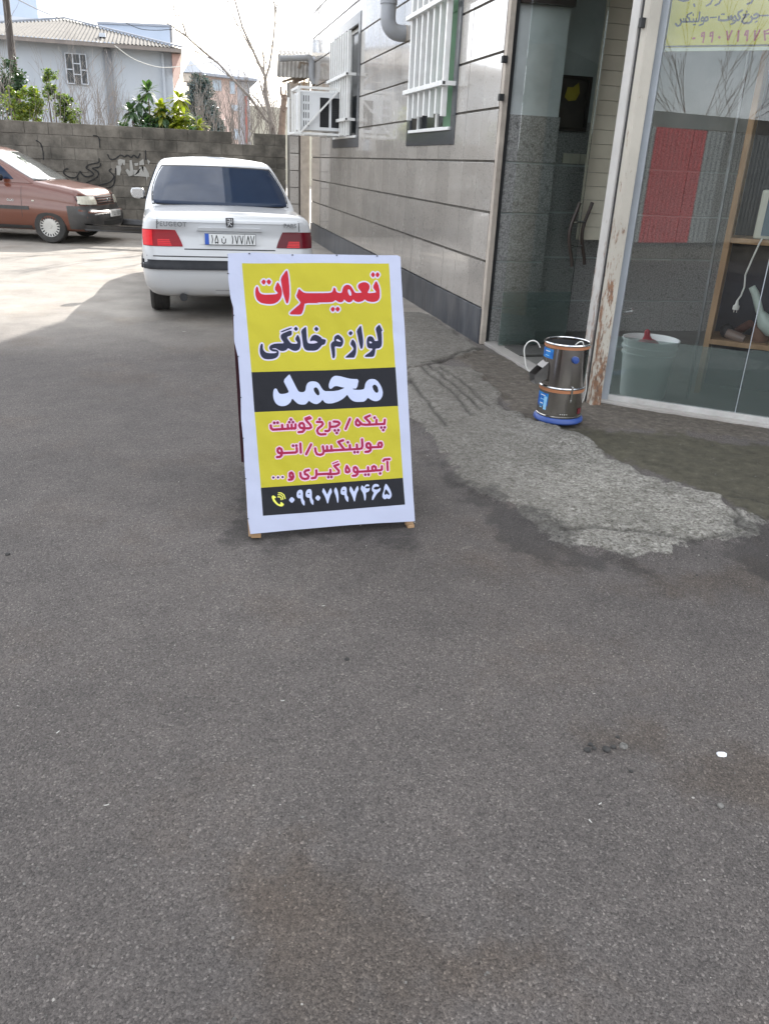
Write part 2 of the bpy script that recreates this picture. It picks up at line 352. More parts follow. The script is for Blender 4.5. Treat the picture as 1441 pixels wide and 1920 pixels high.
def paintmat(name, base, flake=0, rough=.28, dust=(.5, .46, .40), dust_amt=.15):
    m, nt, b = newmat(name); v = _pos(nt); dn = _ramp(nt, _noise(nt, v, 3, 6, .7), [(.45, (0, 0, 0)), (.8, (dust_amt,) * 3)])
    g = nt.nodes.new('ShaderNodeNewGeometry'); sp = nt.nodes.new('ShaderNodeSeparateXYZ'); nt.links.new(g.outputs['Position'], sp.inputs[0])
    low = _ramp(nt, sp.outputs[2], [(.25, (dust_amt * 2.2,) * 3), (.6, (0, 0, 0))])
    c = _mix(nt, dn, base, dust); c = _mix(nt, low, c, tuple(x * .75 for x in dust))
    nt.links.new(c, b.inputs['Base Color']); b.inputs['Roughness'].default_value = rough; b.inputs['Coat Weight'].default_value = .7; b.inputs['Coat Roughness'].default_value = .08
    b.inputs['Metallic'].default_value = flake; return m
M_carwhite = paintmat('white car paint', (.50, .51, .52))
M_carred = paintmat('faded red brown car paint', (.120, .032, .016), rough=.30, dust=(.22, .13, .09), dust_amt=.10)
M_plastic = pm('black bumper plastic', (.016, .017, .020), (.026, .027, .03), 12, .55, spec=.22)
M_bumpg = pm('dark grey bumper', (.028, .028, .03), (.04, .039, .038), 8, .38, dirt=(.2, .18, .16), dirt_amt=.3)
M_tyre = pm('tyre rubber', (.022, .021, .020), (.04, .038, .035), 10, .85, dirt=(.12, .11, .095), dirt_amt=.3, dirt_scale=8)
M_hub = pm('silver hubcap', (.50, .49, .46), (.42, .41, .38), 6, .4, metal=.3)
M_chrome = pm('chrome', (.7, .7, .7), (.6, .6, .6), 5, .15, metal=1)
M_carglass = pm('tinted car glass', (.012, .022, .045), (.016, .028, .055), 3, .03, spec=.3, coat=0)
M_carglass.node_tree.nodes['Principled BSDF'].inputs['IOR'].default_value = 1.5
M_wsglass = pm('dusty windscreen', (.16, .17, .17), (.12, .13, .13), 3, .06, spec=1.0, coat=1.0)
M_lens = pm('clear lamp lens', (.62, .60, .50), (.52, .50, .42), 30, .12, spec=.8, coat=.6)
def lampmat(name, c, c2):
    m, nt, b = newmat(name); v = _pos(nt, (1, 1, 1)); wv = nt.nodes.new('ShaderNodeTexWave'); wv.bands_direction = 'Z'; wv.inputs['Scale'].default_value = 28; nt.links.new(v, wv.inputs['Vector'])
    nt.links.new(_mix(nt, wv.outputs['Fac'], c, c2), b.inputs['Base Color']); b.inputs['Roughness'].default_value = .22; b.inputs['Coat Weight'].default_value = .15
    b.inputs['Specular IOR Level'].default_value = .2; b.inputs['Coat Weight'].default_value = .05; return m
M_tail = lampmat('red tail lens', (.30, .010, .016), (.20, .006, .012)); M_tail2 = lampmat('bright red lens', (.75, .03, .035), (.55, .02, .03)); M_tail3 = lampmat('dark red lens', (.13, .006, .014), (.09, .005, .012))
def flat(name, c, rough=.5): return pm(name, c, tuple(x * .92 for x in c), 7, rough)
M_plate = flat('plate white', (.72, .73, .72), .35); M_plateblue = flat('plate blue', (.03, .10, .45)); M_ink = flat('ink black', (.012, .012, .014)); M_badge = pm('silver badge', (.66, .66, .66), (.5, .5, .5), 9, .25, metal=.8)
M_glass = glassmat('shop glass', (.97, .98, .975), 1.5, .0, 1.25)
M_glassdoor = glassmat('door glass', (.94, .97, .96), 1.5, .0, 1.0)
M_film = glassmat('frosted tint film', (.91, .955, .94), 1.3, .15, .6, (.38, .45, .435), .32)
M_glasswin = pm('dark window glass', (.02, .022, .025), (.03, .034, .038), 3, .12, spec=.4)
M_letter = pm('dull metal lettering', (.20, .205, .21), (.15, .155, .16), 20, .35, metal=.5)
# ------------------------------------------------------------------ ground
def poly_px(pts): return np.array([[gnd(u, v).x, gnd(u, v).y] for u, v in pts])
def sdist(P, poly):
    x, y = P[:, 0], P[:, 1]; n = len(poly); d = np.full(len(P), 1e9); inside = np.zeros(len(P), bool)
    for i in range(n):
        a = poly[i]; b = poly[(i + 1) % n]; ab = b - a; t = np.clip(((x - a[0]) * ab[0] + (y - a[1]) * ab[1]) / (ab @ ab + 1e-12), 0, 1)
        d = np.minimum(d, np.hypot(x - a[0] - t * ab[0], y - a[1] - t * ab[1]))
        c = ((a[1] > y) != (b[1] > y)) & (x < (b[0] - a[0]) * (y - a[1]) / (b[1] - a[1] + 1e-12) + a[0]); inside ^= c
    return np.where(inside, d, -d)
Z_con = [[(765, 700), (830, 690), (880, 700), (925, 735), (948, 770), (985, 792), (1030, 805), (1080, 828), (1130, 858), (1190, 880), (1250, 905), (1330, 932), (1380, 960), (1408, 985), (1402, 1003), (1360, 1016), (1300, 1022), (1262, 1046), (1190, 1050), (1130, 1036), (1050, 1016), (1010, 985), (960, 950), (900, 925), (850, 890), (825, 850), (790, 800), (765, 760)],
         [(755, 575), (800, 592), (885, 645), (905, 658), (860, 668), (790, 692), (745, 700)]]
Z_dirt = [[(850, 668), (905, 650), (990, 690), (1100, 750), (1126, 745), (1560, 815), (1560, 840), (1200, 805), (1060, 825), (1000, 800), (950, 775), (925, 735), (880, 700)],
          [(760, 690), (850, 690), (940, 780), (900, 850), (830, 840), (780, 790)]]
Z_moss = [[(1000, 795), (1060, 805), (1200, 810), (1560, 850), (1600, 1010), (1441, 968), (1400, 962), (1330, 930), (1130, 855)]]
Z_damp_shade = [[(1090, 1040), (1190, 1054), (1270, 1050), (1360, 1022), (1420, 990), (1600, 1010), (1600, 1110), (1380, 1065), (1250, 1085), (1150, 1075)], [(870, 915), (960, 955), (1010, 988), (1050, 1022), (1030, 1040), (940, 985), (870, 940)],
          [(810, 850), (850, 880), (868, 915), (850, 912)], [(520, 700), (800, 990), (780, 1010), (455, 1010)]]  # last outline is shade painted under the sign board, the rest damp edges
def wob(P, a):
    r = np.zeros(len(P)); rng = np.random.RandomState(17)
    for fr, am in ((4, 1.), (9, .7), (21, .5), (47, .35)):
        for q in range(2):
            t = rng.rand() * 6.28; ph = rng.rand(2) * 6.28; r += am * np.sin(fr * (P[:, 0] * math.cos(t) + P[:, 1] * math.sin(t)) + ph[0] + 2 * np.sin(fr * .7 * (P[:, 1] * math.cos(t) - P[:, 0] * math.sin(t)) + ph[1]))
    return r * a
def field(P, polys, w=.10, wb=.0):
    d = np.full(len(P), -9.)
    for p in polys: d = np.maximum(d, sdist(P, poly_px(p)))
    if wb: d = d + wob(P, wb)
    return np.clip(.5 + d / (2 * w), 0, 1)
def lines(P, Ls, wd):
    m = np.zeros(len(P)); W2 = P + np.stack([wob(P, .004), wob(P[:, ::-1], .004)], 1)
    for L_ in Ls:
        q = poly_px(L_)
        for a, b in zip(q, q[1:]):
            ab = b - a; t = np.clip(((W2[:, 0] - a[0]) * ab[0] + (W2[:, 1] - a[1]) * ab[1]) / (ab @ ab + 1e-12), 0, 1)
            m = np.maximum(m, np.clip(1 - np.hypot(W2[:, 0] - a[0] - t * ab[0], W2[:, 1] - a[1] - t * ab[1]) / wd, 0, 1))
    return m
def build_ground():
    x0, x1, y0, y1, st = -3.0, 5.0, .4, 8.6, .019
    nx = int((x1 - x0) / st); ny = int((y1 - y0) / st)
    gx = np.linspace(x0, x1, nx + 1); gy = np.linspace(y0, y1, ny + 1)
    X, Y = np.meshgrid(gx, gy); P = np.stack([X.ravel(), Y.ravel()], 1)
    con = field(P, Z_con, .045, .022); dirt = field(P, Z_dirt, .12, .03); moss = field(P, Z_moss, .14, .03); damp_shade = field(P, Z_damp_shade, .12, .05)
    stain = field(P, [[(470, 1660), (560, 1645), (760, 1695), (900, 1735), (1040, 1800), (1010, 1870), (860, 1905), (680, 1830), (540, 1750)], [(1180, 1060), (1441, 1040), (1441, 1130), (1250, 1120)], [(1200, 1390), (1441, 1430), (1441, 1520), (1260, 1470)]], .25, .05)
    crack = lines(P, [[(1060, 1003), (1120, 1000), (1180, 1006), (1280, 1018), (1350, 1008)], [(1370, 958), (1385, 975), (1375, 990), (1400, 1000)], [(1365, 932), (1400, 935), (1441, 946), (1500, 950)], [(785, 695), (850, 745), (885, 790)], [(765, 715), (800, 760), (835, 810)], [(825, 698), (875, 730), (912, 768)], [(800, 692), (862, 738), (900, 778)], [(905, 655), (850, 672), (790, 688)], [(950, 640), (985, 672), (1040, 705)]], .022)
    pale = field(P, [[(1000, 880), (1130, 880), (1330, 940), (1405, 985), (1390, 1005), (1250, 1020), (1080, 1010), (1000, 960)]], .35)
    edge = np.clip(np.minimum.reduce([P[:, 0] - x0, x1 - P[:, 0], P[:, 1] - y0, y1 - P[:, 1]]) / .5, 0, 1)
    nz = np.zeros(len(P))
    rng = np.random.RandomState(3)
    for k, (fr, am) in enumerate([(1.3, .005), (3.1, .0035), (8, .0022), (19, .0014), (45, .0009)]):
        for q in range(3):
            a = rng.rand() * 6.28; ph = rng.rand(2) * 6.28
            nz += am * np.sin(fr * (P[:, 0] * math.cos(a) + P[:, 1] * math.sin(a)) * 3.1 + ph[0] + 1.7 * np.sin(fr * (P[:, 0] * math.sin(a) - P[:, 1] * math.cos(a)) * 2.3 + ph[1])) / 1.7
    rough = 1 * (con + dirt + moss > .6)
    z = nz * (.35 + .65 * np.clip(con + dirt + moss, 0, 1)) + .030 * np.clip(con * 1.3, 0, 1) - .012 * crack + .014 * np.clip(np.maximum(dirt, moss) * 1.4, 0, 1)
    z += .006 * np.where(dirt + con > .5, np.sin((P[:, 0] * .9 + P[:, 1] * .5) * 38), 0) * field(P, [[(770, 700), (850, 695), (930, 770), (850, 800), (780, 780)]], .2)
    shopd = np.clip((P[:, 0] - 2.55) / .2, 0, 1); z = z * (1 - shopd * .55)
    z = z * edge - .004
    mb = MB()
    vs = [(a, b, c) for (a, b), c in zip(P, z)]
    k = nx + 1
    fs = [(j * k + i, j * k + i + 1, (j + 1) * k + i + 1, (j + 1) * k + i) for j in range(ny) for i in range(nx)]
    mb.add(vs, fs)
    nv = len(vs)
    Bx = [-400, x0, x1, 400]; By = [-300, y0, y1, 900]
    for i in range(3):
        for j in range(3):
            if i == 1 and j == 1: continue
            mb.add([(Bx[i], By[j], -.004), (Bx[i + 1], By[j], -.004), (Bx[i + 1], By[j + 1], -.004), (Bx[i], By[j + 1], -.004)], [(0, 1, 2, 3)])
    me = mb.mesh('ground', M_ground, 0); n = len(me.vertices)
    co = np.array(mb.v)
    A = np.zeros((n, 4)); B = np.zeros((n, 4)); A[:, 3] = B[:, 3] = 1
    A[:nv, 0] = con; A[:nv, 1] = dirt; A[:nv, 2] = moss; B[:nv, 0] = damp_shade
    B[:, 1] = np.clip((co[:, 1] - 6.5) / 4.5, 0, 1)  # far road: dust together with sunlit brightness put into the colour
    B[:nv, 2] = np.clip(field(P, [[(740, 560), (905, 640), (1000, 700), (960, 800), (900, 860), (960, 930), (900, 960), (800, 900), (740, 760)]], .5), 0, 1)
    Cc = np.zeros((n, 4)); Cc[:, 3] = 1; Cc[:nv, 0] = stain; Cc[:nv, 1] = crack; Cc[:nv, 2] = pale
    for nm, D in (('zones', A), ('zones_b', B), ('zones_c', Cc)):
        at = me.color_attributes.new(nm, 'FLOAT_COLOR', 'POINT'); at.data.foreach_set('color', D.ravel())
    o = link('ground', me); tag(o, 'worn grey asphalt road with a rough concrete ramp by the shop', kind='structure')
    return o
ground = build_ground()

# ------------------------------------------------------------------ tiled building
WX = 2.593
bld = thing('tiled_building', 'building with grey beige granite tile wall along the right of the street', 'building', (WX, 12, 0))
def P_(mb, name, mats, parent, **k):
    """build world-space geometry under a parent that sits elsewhere"""
    o = mb.build(name, mats, parent, **k)
    M = Matrix.Identity(4); p = parent; chain = []
    while p is not None: chain.append(p); p = p.parent
    for q in reversed(chain): M = M @ q.matrix_basis
    o.matrix_basis = M.inverted(); return o
WIN = [(8.08, 9.86, 1.67, 3.45), (12.65, 14.80, 1.68, 3.40)]      # surround outer y0,y1,z0,z1
YN, YF, ROW, COLW = 6.95, 17.20, .4045, .41
mb = MB()
xs0, xs1 = WX + .019, WX + .26
ys = [YN + .06, WIN[0][0] + .11, WIN[0][1] - .11, WIN[1][0] + .11, WIN[1][1] - .11, YF]
mb.box(xs0, xs1, ys[0], ys[1], 0, 8.6); mb.box(xs0, xs1, ys[2], ys[3], 0, 8.6); mb.box(xs0, xs1, ys[4], ys[5], 0, 8.6)
for i, (a, b) in enumerate(((1, 2), (3, 4))):
    mb.box(xs0, xs1, ys[a], ys[b], 0, WIN[i][2] + .12); mb.box(xs0, xs1, ys[a], ys[b], WIN[i][3] - .11, 8.6)
P_(mb, 'wall', M_blockm, bld)
mb = MB(); mb.box(xs1, 9.5, 7.75, YF, 0, 8.6)
P_(mb, 'building_mass', M_plaster, bld)
mb = MB(); foot = [(xs1 + .001, 7.75), (2.68, 7.75), (2.68, 5.0), (2.79, 4.90), (2.825 + .781 * 7, 4.993 - .6243 * 7), (11, .6), (11, 7.75)]
mb.prism(foot, lambda x, y: (x, y, 2.95), (0, 0, 5.65)); P_(mb, 'upper_storey', M_plaster, bld)
mb = MB(); mb.box(WX + .003, WX + .018, YN, YF, .315 + 10 * ROW, 8.6); P_(mb, 'upper_facing', M_tile, bld)
# granite tiles, one object each, sharing the full-size mesh
full = MB(); full.box(0, .018, 0, COLW - .007, 0, ROW - .020); full_me = None
rnd = random.Random(5)
def rect_minus(y0, y1, z0, z1, wdw):
    a0, a1, b0, b1 = wdw
    if y1 <= a0 or y0 >= a1 or z1 <= b0 or z0 >= b1: return [(y0, y1, z0, z1)]
    o = []
    if y0 < a0: o.append((y0, a0, z0, z1))
    if y1 > a1: o.append((a1, y1, z0, z1))
    m0, m1 = max(y0, a0), min(y1, a1)
    if z0 < b0: o.append((m0, m1, z0, b0))
    if z1 > b1: o.append((m0, m1, b1, z1))
    return o
Binv = bld.matrix_basis.inverted()
for r in range(10):
    for c in range(25):
        y0 = YN + c * COLW; z0 = .315 + r * ROW + .010
        parts = [(y0 + .002, y0 + COLW - .005, z0, z0 + ROW - .020)]
        for wd in WIN:
            parts = [q for p in parts for q in rect_minus(*p, (wd[0] - .002, wd[1] + .002, wd[2] - .002, wd[3] + .002))]
        parts = [p for p in parts if p[1] - p[0] > .01 and p[3] - p[2] > .01]
        if not parts: continue
        dx = rnd.uniform(-.0012, .0012)
        if len(parts) == 1 and abs((parts[0][1] - parts[0][0]) - (COLW - .007)) < 1e-6 and abs(parts[0][3] - parts[0][2] - (ROW - .020)) < 1e-6:
            if full_me is None:
                o = full.build('granite_tile', M_tile, bld, bevel=.0015); full_me = o.data
            else: o = link('granite_tile', full_me, bld)
            o.matrix_basis = Binv @ Matrix.Translation((WX + dx, parts[0][0], parts[0][2])) @ Matrix.Rotation(rnd.uniform(-.002, .002), 4, 'Z')
        else:
            mb = MB()
            for p in parts: mb.box(WX + dx, WX + .018, p[0], p[1], p[2], p[3])
            P_(mb, 'granite_tile', M_tile, bld)
for k in range(11):
    mb = MB(); y0 = YN - .02 + k * .935; mb.box(WX - .012, WX + .018, y0, min(y0 + .932, YF), -.05, .312 - (.002 if k % 2 else 0)); P_(mb, 'skirting_slab', M_skirt, bld, bevel=.002)
# end trim of the tiled wall and black shutter channel
mb = MB(); mb.box(2.597, 2.643, 6.885, 6.948, 0, 2.95); P_(mb, 'corner_trim', M_beige, bld, bevel=.003)
mb = MB(); mb.box(2.644, 2.688, 6.925, 6.948, 0, 2.95); P_(mb, 'shutter_channel', M_dark, bld)
for z in (1.98, 2.25):
    mb = MB(); mb.box(2.56, 2.60, 6.86, 6.90, z, z + .05); P_(mb, 'hinge_lug', M_dark, bld)
mb = MB(); mb.box(1.05, WX - .001, 10.8, 15.0, 6.6, 8.6); P_(mb, 'balcony', M_plaster, bld)  # unseen overhang, added to give the saloon's rear window a dark reflection
# windows
def window(i, wd):
    y0, y1, z0, z1 = wd; b = .13
    for nm, a in (('window_surround', (y0, y1, z0, z0 + b)), ('window_surround', (y0, y1, z1 - b, z1)), ('window_surround', (y0, y0 + b, z0 + b + .001, z1 - b - .001)), ('window_surround', (y1 - b, y1, z0 + b + .001, z1 - b - .001))):
        mb = MB(); mb.box(WX - .010, WX + .018, a[0], a[1], a[2], a[3]); P_(mb, nm, M_surround, bld, bevel=.002)
    iy0, iy1, iz0, iz1 = y0 + b, y1 - b, z0 + b, z1 - b
    mb = MB(); f = .045; xw = WX + .07
    mb.box(xw, xw + .05, iy0, iy0 + f, iz0, iz1); mb.box(xw, xw + .05, iy1 - f, iy1, iz0, iz1); mb.box(xw, xw + .05, iy0 + f, iy1 - f, iz0, iz0 + f); mb.box(xw, xw + .05, iy0 + f, iy1 - f, iz1 - f, iz1)
    my = (iy0 + iy1) / 2; mb.box(xw - .002, xw + .048, my - .03, my + .03, iz0 + f, iz1 - f)
    wf = P_(mb, 'window_frame', M_grille, bld, bevel=.003)
    mb = MB(); mb.box(xw + .02, xw + .026, iy0 + f, my - .03, iz0 + f, iz1 - f); mb.box(xw + .02, xw + .026, my + .03, iy1 - f, iz0 + f, iz1 - f); P_(mb, 'pane', M_glasswin, wf)
    mb = MB(); mb.box(WX - .03, WX + .068, iy0 + .002, iy1 - .002, iz0 - .001, iz0 + .028); P_(mb, 'window_sill', M_grille, bld, bevel=.003)
    mb = MB(); mb.box(WX + .012, WX + .06, iy0 + .012, iy0 + .31, iz0 + .03, iz1 - .002)
    if i == 0:
        mb.box(WX + .004, WX + .0118, iy0 + .02, iy0 + .30, iz0 + .42, iz0 + .47); mb.box(WX + .004, WX + .0118, iy0 + .02, iy0 + .30, iz0 + 1.0, iz0 + 1.05); P_(mb, 'shutter_frame', M_green, bld)
for i, wd in enumerate(WIN): window(i, wd)
# dark room behind the windows
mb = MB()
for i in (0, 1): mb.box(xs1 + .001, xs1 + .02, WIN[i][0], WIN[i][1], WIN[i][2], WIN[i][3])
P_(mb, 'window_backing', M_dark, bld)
# grilles
def grille(y0, y1, n, zb, zt, bars, xg, label, cut=None):
    t = thing('window_grille', label, 'window grille', (xg, (y0 + y1) / 2, zb), group='white window grilles')
    for k in range(n):
        yc = y0 + .03 + (y1 - y0 - .06) * k / (n - 1); b = zb + rnd.uniform(-.012, .02)
        if cut and yc > cut[0]: b = cut[1] + rnd.uniform(-.01, .01)
        mb = MB(); mb.box(xg, xg + .05, yc - .024, yc + .024, b, zt + rnd.uniform(-.01, .01)); P_(mb, 'slat', M_grille, t, bevel=.003)
    for z in bars:
        mb = MB(); mb.box(xg - .042, xg - .001, y0 - .09, y1 + .06, z, z + .042)
        cb = P_(mb, 'cross_bar', M_grille, t, bevel=.003)
        mb = MB(); mb.box(xg - .034, xg - .009, y0 - .0915, y0 - .0885, z + .008, z + .034); P_(mb, 'tube_end', M_dark, cb)
        for yb in (y0 - .085, y1 + .02):
            mb = MB(); mb.box(xg - .001, WX - .011, yb, yb + .035, z + .002, z + .04); P_(mb, 'bracket', M_grille, cb)
grille(8.20, 9.52, 7, 1.925, 3.32, (2.17, 2.87), 2.485, 'white vertical slat grille over the window nearer the shop')
grille(12.95, 14.50, 9, 1.83, 3.20, (2.03, 2.62), 2.47, 'white vertical slat grille above the caged air conditioner', cut=(13.62, 2.46))
# air conditioner in its cage
ac = thing('air_conditioner', 'window air conditioner in a white steel cage jutting from the far window', 'air conditioner', (2.2, 13.9, 1.85))
AX0, AX1, AY0, AY1, AZ0, AZ1 = 1.86, 2.60, 13.62, 14.25, 1.90, 2.43
mb = MB(); mb.box(AX0, AX1, AY0, AY1, AZ0, AZ1); P_(mb, 'casing', M_acbody, ac, bevel=.012)
for g in (2.18, 2.36):
    mb = MB(); mb.box(g, g + .14, AY0 - .003, AY0 - .001, AZ0 + .05, AZ1 - .07); lv = P_(mb, 'louvre', M_dark, ac)
    mb = MB()
    for k in range(14): mb.box(g + .004, g + .136, AY0 - .008, AY0 - .0035, AZ0 + .06 + k * .029, AZ0 + .068 + k * .029)
    P_(mb, 'fin', M_plastic, lv)
for a in range(4):
    for b in range(3):
        mb = MB(); x = 1.925 + b * .036; z = AZ0 + .05 + a * .115; mb.box(x, x + .012, AY0 - .003, AY0 - .001, z, z + .082); P_(mb, 'vent_slot', M_dark, ac)
mb = MB(); c = .035
x0, x1, y0, y1, z0, z1 = 1.775, 2.585, AY0 - .05, AY1 + .12, 1.835, 2.50
for y in (y0, y1):
    mb.box(x0, x1, y, y + c, z0, z0 + c); mb.box(x0 + .06, x1, y, y + c, z1 - c, z1); mb.box(x0 + .06, x0 + .06 + c, y, y + c, z0 + c, z1 - c); mb.box(x0 + .0, x0 + c, y, y + c, z0 + c, z1 - .12)
for x, z in ((x0, z0), (x0 + .06, z1 - c), (x0 + .25, z0), (x1 - .3, z0)): mb.box(x, x + c, y0 + c, y1, z, z + c)
mb.bar((x0 + .10, y0 - .012, z0 + .03), (x1 - .12, y0 - .012, z1 - .03), .034, .024)
P_(mb, 'cage', M_grille, ac, bevel=.002)
mb = MB(); mb.box(x1 - .06, x1 - .03, y0 - .003, y0 - .0005, z0 + .008, z0 + .028); P_(mb, 'bolt', M_dark, ac)
# drain elbow pipe
pc = onY(728, 20, 10.15)
pipe = thing('elbow_pipe', 'fat grey plastic pipe bending into the tiled wall beside the near window', 'pipe', (WX, 10.15, 2.7))
zc = onY(745, 62, 10.15).z; rr_ = .085
pts = [(pc.x, 10.15, 4.6), (pc.x, 10.15, zc + .16)] + [(pc.x + .13 * (1 - math.cos(a)), 10.15, zc + .13 - .13 * math.sin(a)) for a in [R(x) for x in range(0, 91, 15)]] + [(pc.x + .22, 10.15, zc)]
mb = MB(); mb.tube(pts, rr_, 20); P_(mb, 'pipe_bend', M_pvc, pipe, smooth=40)
mb = MB(); mb.tube([(pc.x, 10.15, zc + .27), (pc.x, 10.15, zc + .42)], rr_ + .010, 20); P_(mb, 'collar', M_pvc, pipe, smooth=40)
mb = MB(); mb.tube([(pc.x + .20, 10.15, zc), (WX + .02, 10.15, zc)], rr_ + .002, 20); P_(mb, 'wall_sleeve', M_beige, pipe, smooth=40)

# ------------------------------------------------------------------ shop front
shop = thing('corner_shop', 'corner repair shop with rusty cream posts and large glass window', 'shop', (2.8, 5.2, 0))
A0 = Vector((2.825, 4.993, 0)); T = Vector((.781, -.6243, 0)); N = Vector((.6243, .781, 0))     # N points into the shop
def wpt(s, n, z): return A0 + T * s + N * n + Vector((0, 0, z))
def wbox(mb, s0, s1, n0, n1, z0, z1, m=0): return mb.obox(wpt(s0, n0, z0), T * (s1 - s0), N * (n1 - n0), (0, 0, z1 - z0), m)
M_shopfloor = pm('shop floor tiles', (.20, .195, .18), (.14, .135, .125), 3, .35)
mb = MB(); mb.prism([(2.70, 7.0), (2.74, 5.0), tuple(wpt(.0, .03, 0)[:2]), tuple(wpt(5, .03, 0)[:2]), (9, 7.4), (2.70, 7.4)], lambda x, y: (x, y, -.03), (0, 0, .045)); P_(mb, 'shop_floor', M_shopfloor, shop)
# granite pilaster and back wall, course by course
mb = MB(); mb.box(2.70, 3.14, 6.97, 7.38, 0, 2.95); P_(mb, 'pilaster_core', M_plaster, shop)
mb = MB(); mb.box(2.695, 9.0, 7.42, 7.70, 0, 2.95); P_(mb, 'back_wall', M_plaster, shop)
mb = MB(); mb.box(8.3, 8.5, 0, 7.42, 0, 2.95); P_(mb, 'side_wall', M_plaster, shop)
mb = MB(); mb.prism(foot, lambda x, y: (x, y, 2.90), (0, 0, .045)); P_(mb, 'ceiling', M_plaster, shop)
zz = [-.05, .315, .72, 1.1245, 1.529, 1.90]
for k in range(5):
    z0, z1 = zz[k] + .008, zz[k + 1] - .008
    mb = MB(); mb.box(2.69, 3.15, 6.95, 6.969, z0, z1); mb.box(3.1405, 3.159, 6.969, 7.395, z0, z1); P_(mb, 'stone_slab', M_tile2, shop, bevel=.003)
    for j in range(7):
        if k == 4 and j == 0: pass
        x0 = 3.16 + j * .52; mb = MB(); mb.box(x0, x0 + .517, 7.40, 7.419, z0, z1); P_(mb, 'stone_slab', M_tile2, shop, bevel=.003)
mb = MB(); mb.box(2.63, 2.76, 5.0, 6.93, -.03, .022); P_(mb, 'door_threshold', M_marble, shop, bevel=.004)
mb = MB(); mb.box(2.69, 3.15, 6.90, 6.95, 2.68, 2.74); P_(mb, 'plaster_ledge', M_darkwood, shop)
M_railw = pm('worn white rail', (.50, .49, .47), (.42, .41, .39), 6, .5, dirt=(.2, .17, .14), dirt_amt=.45, dirt_scale=5)
# posts
def post(name, mat, x0, x1, y0, y1, ztop=2.92, rz=0):
    mb = MB(); mb.box(x0, x1, y0, y1, 0, ztop); return P_(mb, name, mat, shop, bevel=.004)
post('door_post', M_rusty2, 2.668, 2.713, 4.965, 5.06)
post('door_post', M_dark, 2.680, 2.720, 4.945, 4.965)
post('corner_post', M_rusty, 2.682, 2.757, 4.872, 4.944)
mb = MB(); wbox(mb, -.045, -.005, .0, .06, 0, 2.92); P_(mb, 'window_jamb', M_darkwood, shop)
mb = MB(); wbox(mb, .0, .043, -.012, .045, .0, 2.92); P_(mb, 'window_frame', M_alu, shop, bevel=.002)
mb = MB(); wbox(mb, .044, 4.2, -.012, .045, .0, .052); P_(mb, 'bottom_rail', M_railw, shop, bevel=.003)
mb = MB(); wbox(mb, -.02, 4.2, -.075, -.013, -.02, .018); P_(mb, 'sill_kerb', M_marble, shop, bevel=.004)
for s0, s1 in ((.044, .872), (.878, 2.1), (2.106, 4.2)):
    mb = MB(); wbox(mb, s0, s1, .012, .018, .053, 2.92); P_(mb, 'window_pane', M_glass, shop)
    mb = MB(); wbox(mb, s0, s1, .0225, .0245, .053, .455 + .02 * s0); P_(mb, 'tint_film', M_film, shop)
mb = MB(); wbox(mb, .8725, .8775, .009, .021, .053, 2.92); P_(mb, 'pane_joint', M_alu, shop)
for z in (2.28,):
    mb = MB(); mb.box(2.655, 2.70, 4.90, 4.93, z - .02, z + .03); P_(mb, 'hinge_lug', M_dark, shop)
# door
dr = thing('glass_door', 'frameless glass shop door with tinted lower part standing open beside the pilaster', 'door', (2.70, 5.9, 0))
DH = Vector((2.70, 6.70, .03)); DX = (onY(1083, 440, 6.78) - DH); DX.z = 0; DX.y = .06; DU = DX.normalized(); DN = Vector((-DU.y, DU.x, 0))
mb = MB(); mb.obox(DH, DX, DN * .009, (0, 0, 2.75)); P_(mb, 'door_pane', M_glassdoor, dr)
mb = MB(); mb.obox(DH + DN * .011, DX * .995, DN * .002, (0, 0, .46)); P_(mb, 'tint_film', M_film, dr)
for side, xo in ((0, -.07), (1, .07)):
    hs = DH + DX - DU * .03
    pts = []
    for k in range(13):
        t = k / 12; z = .72 + .52 * t; q_ = hs + DN * xo + DU * (.035 * math.cos(t * 5.2 + .4) + xo * 1.5 + .03); pts.append((q_.x, q_.y, z))
    mb = MB(); mb.tube(pts, .015, 10); hd = P_(mb, 'handle', M_darkwood, dr, smooth=40)
    mb = MB()
    for z in (.88, 1.08): q_ = hs + DN * xo + DU * (xo * 1.5 + .01); q2 = hs + DN * (xo * .05) - DU * .02; mb.tube([(q_.x, q_.y, z), (q2.x, q2.y, z)], .011, 8)
    P_(mb, 'stand_off', M_chrome, hd, smooth=40)
# things inside the doorway
o = MB().box(2.74, 3.25, 6.30, 6.66, .016, .034).build('door_mat', pm('dark mat', (.05, .05, .045), (.08, .078, .07), 40, .95, bump=.5)); tag(o, 'dark rectangular doormat just inside the glass door', 'doormat')
fr = thing('picture_frame', 'dark wooden picture frame with a yellow flower on the wall inside the doorway', 'picture frame', (3.47, 7.38, 2.0))
a = onY(1056, 140, 7.39); b_ = onY(1108, 243, 7.39)
fx0, fx1, fz0, fz1 = 3.27, 3.60, 1.81, 2.25
mb = MB(); q = .03
for bx in ((fx0, fx1, fz0, fz0 + q), (fx0, fx1, fz1 - q, fz1), (fx0, fx0 + q, fz0 + q, fz1 - q), (fx1 - q, fx1, fz0 + q, fz1 - q)): mb.box(bx[0], bx[1], 7.355, 7.398, bx[2], bx[3])
P_(mb, 'frame', M_darkwood, fr, bevel=.003)
mb = MB(); mb.box(fx0 + q, fx1 - q, 7.38, 7.397, fz0 + q, fz1 - q); P_(mb, 'picture', pm('dim print', (.10, .085, .07), (.06, .05, .045), 6, .3), fr)
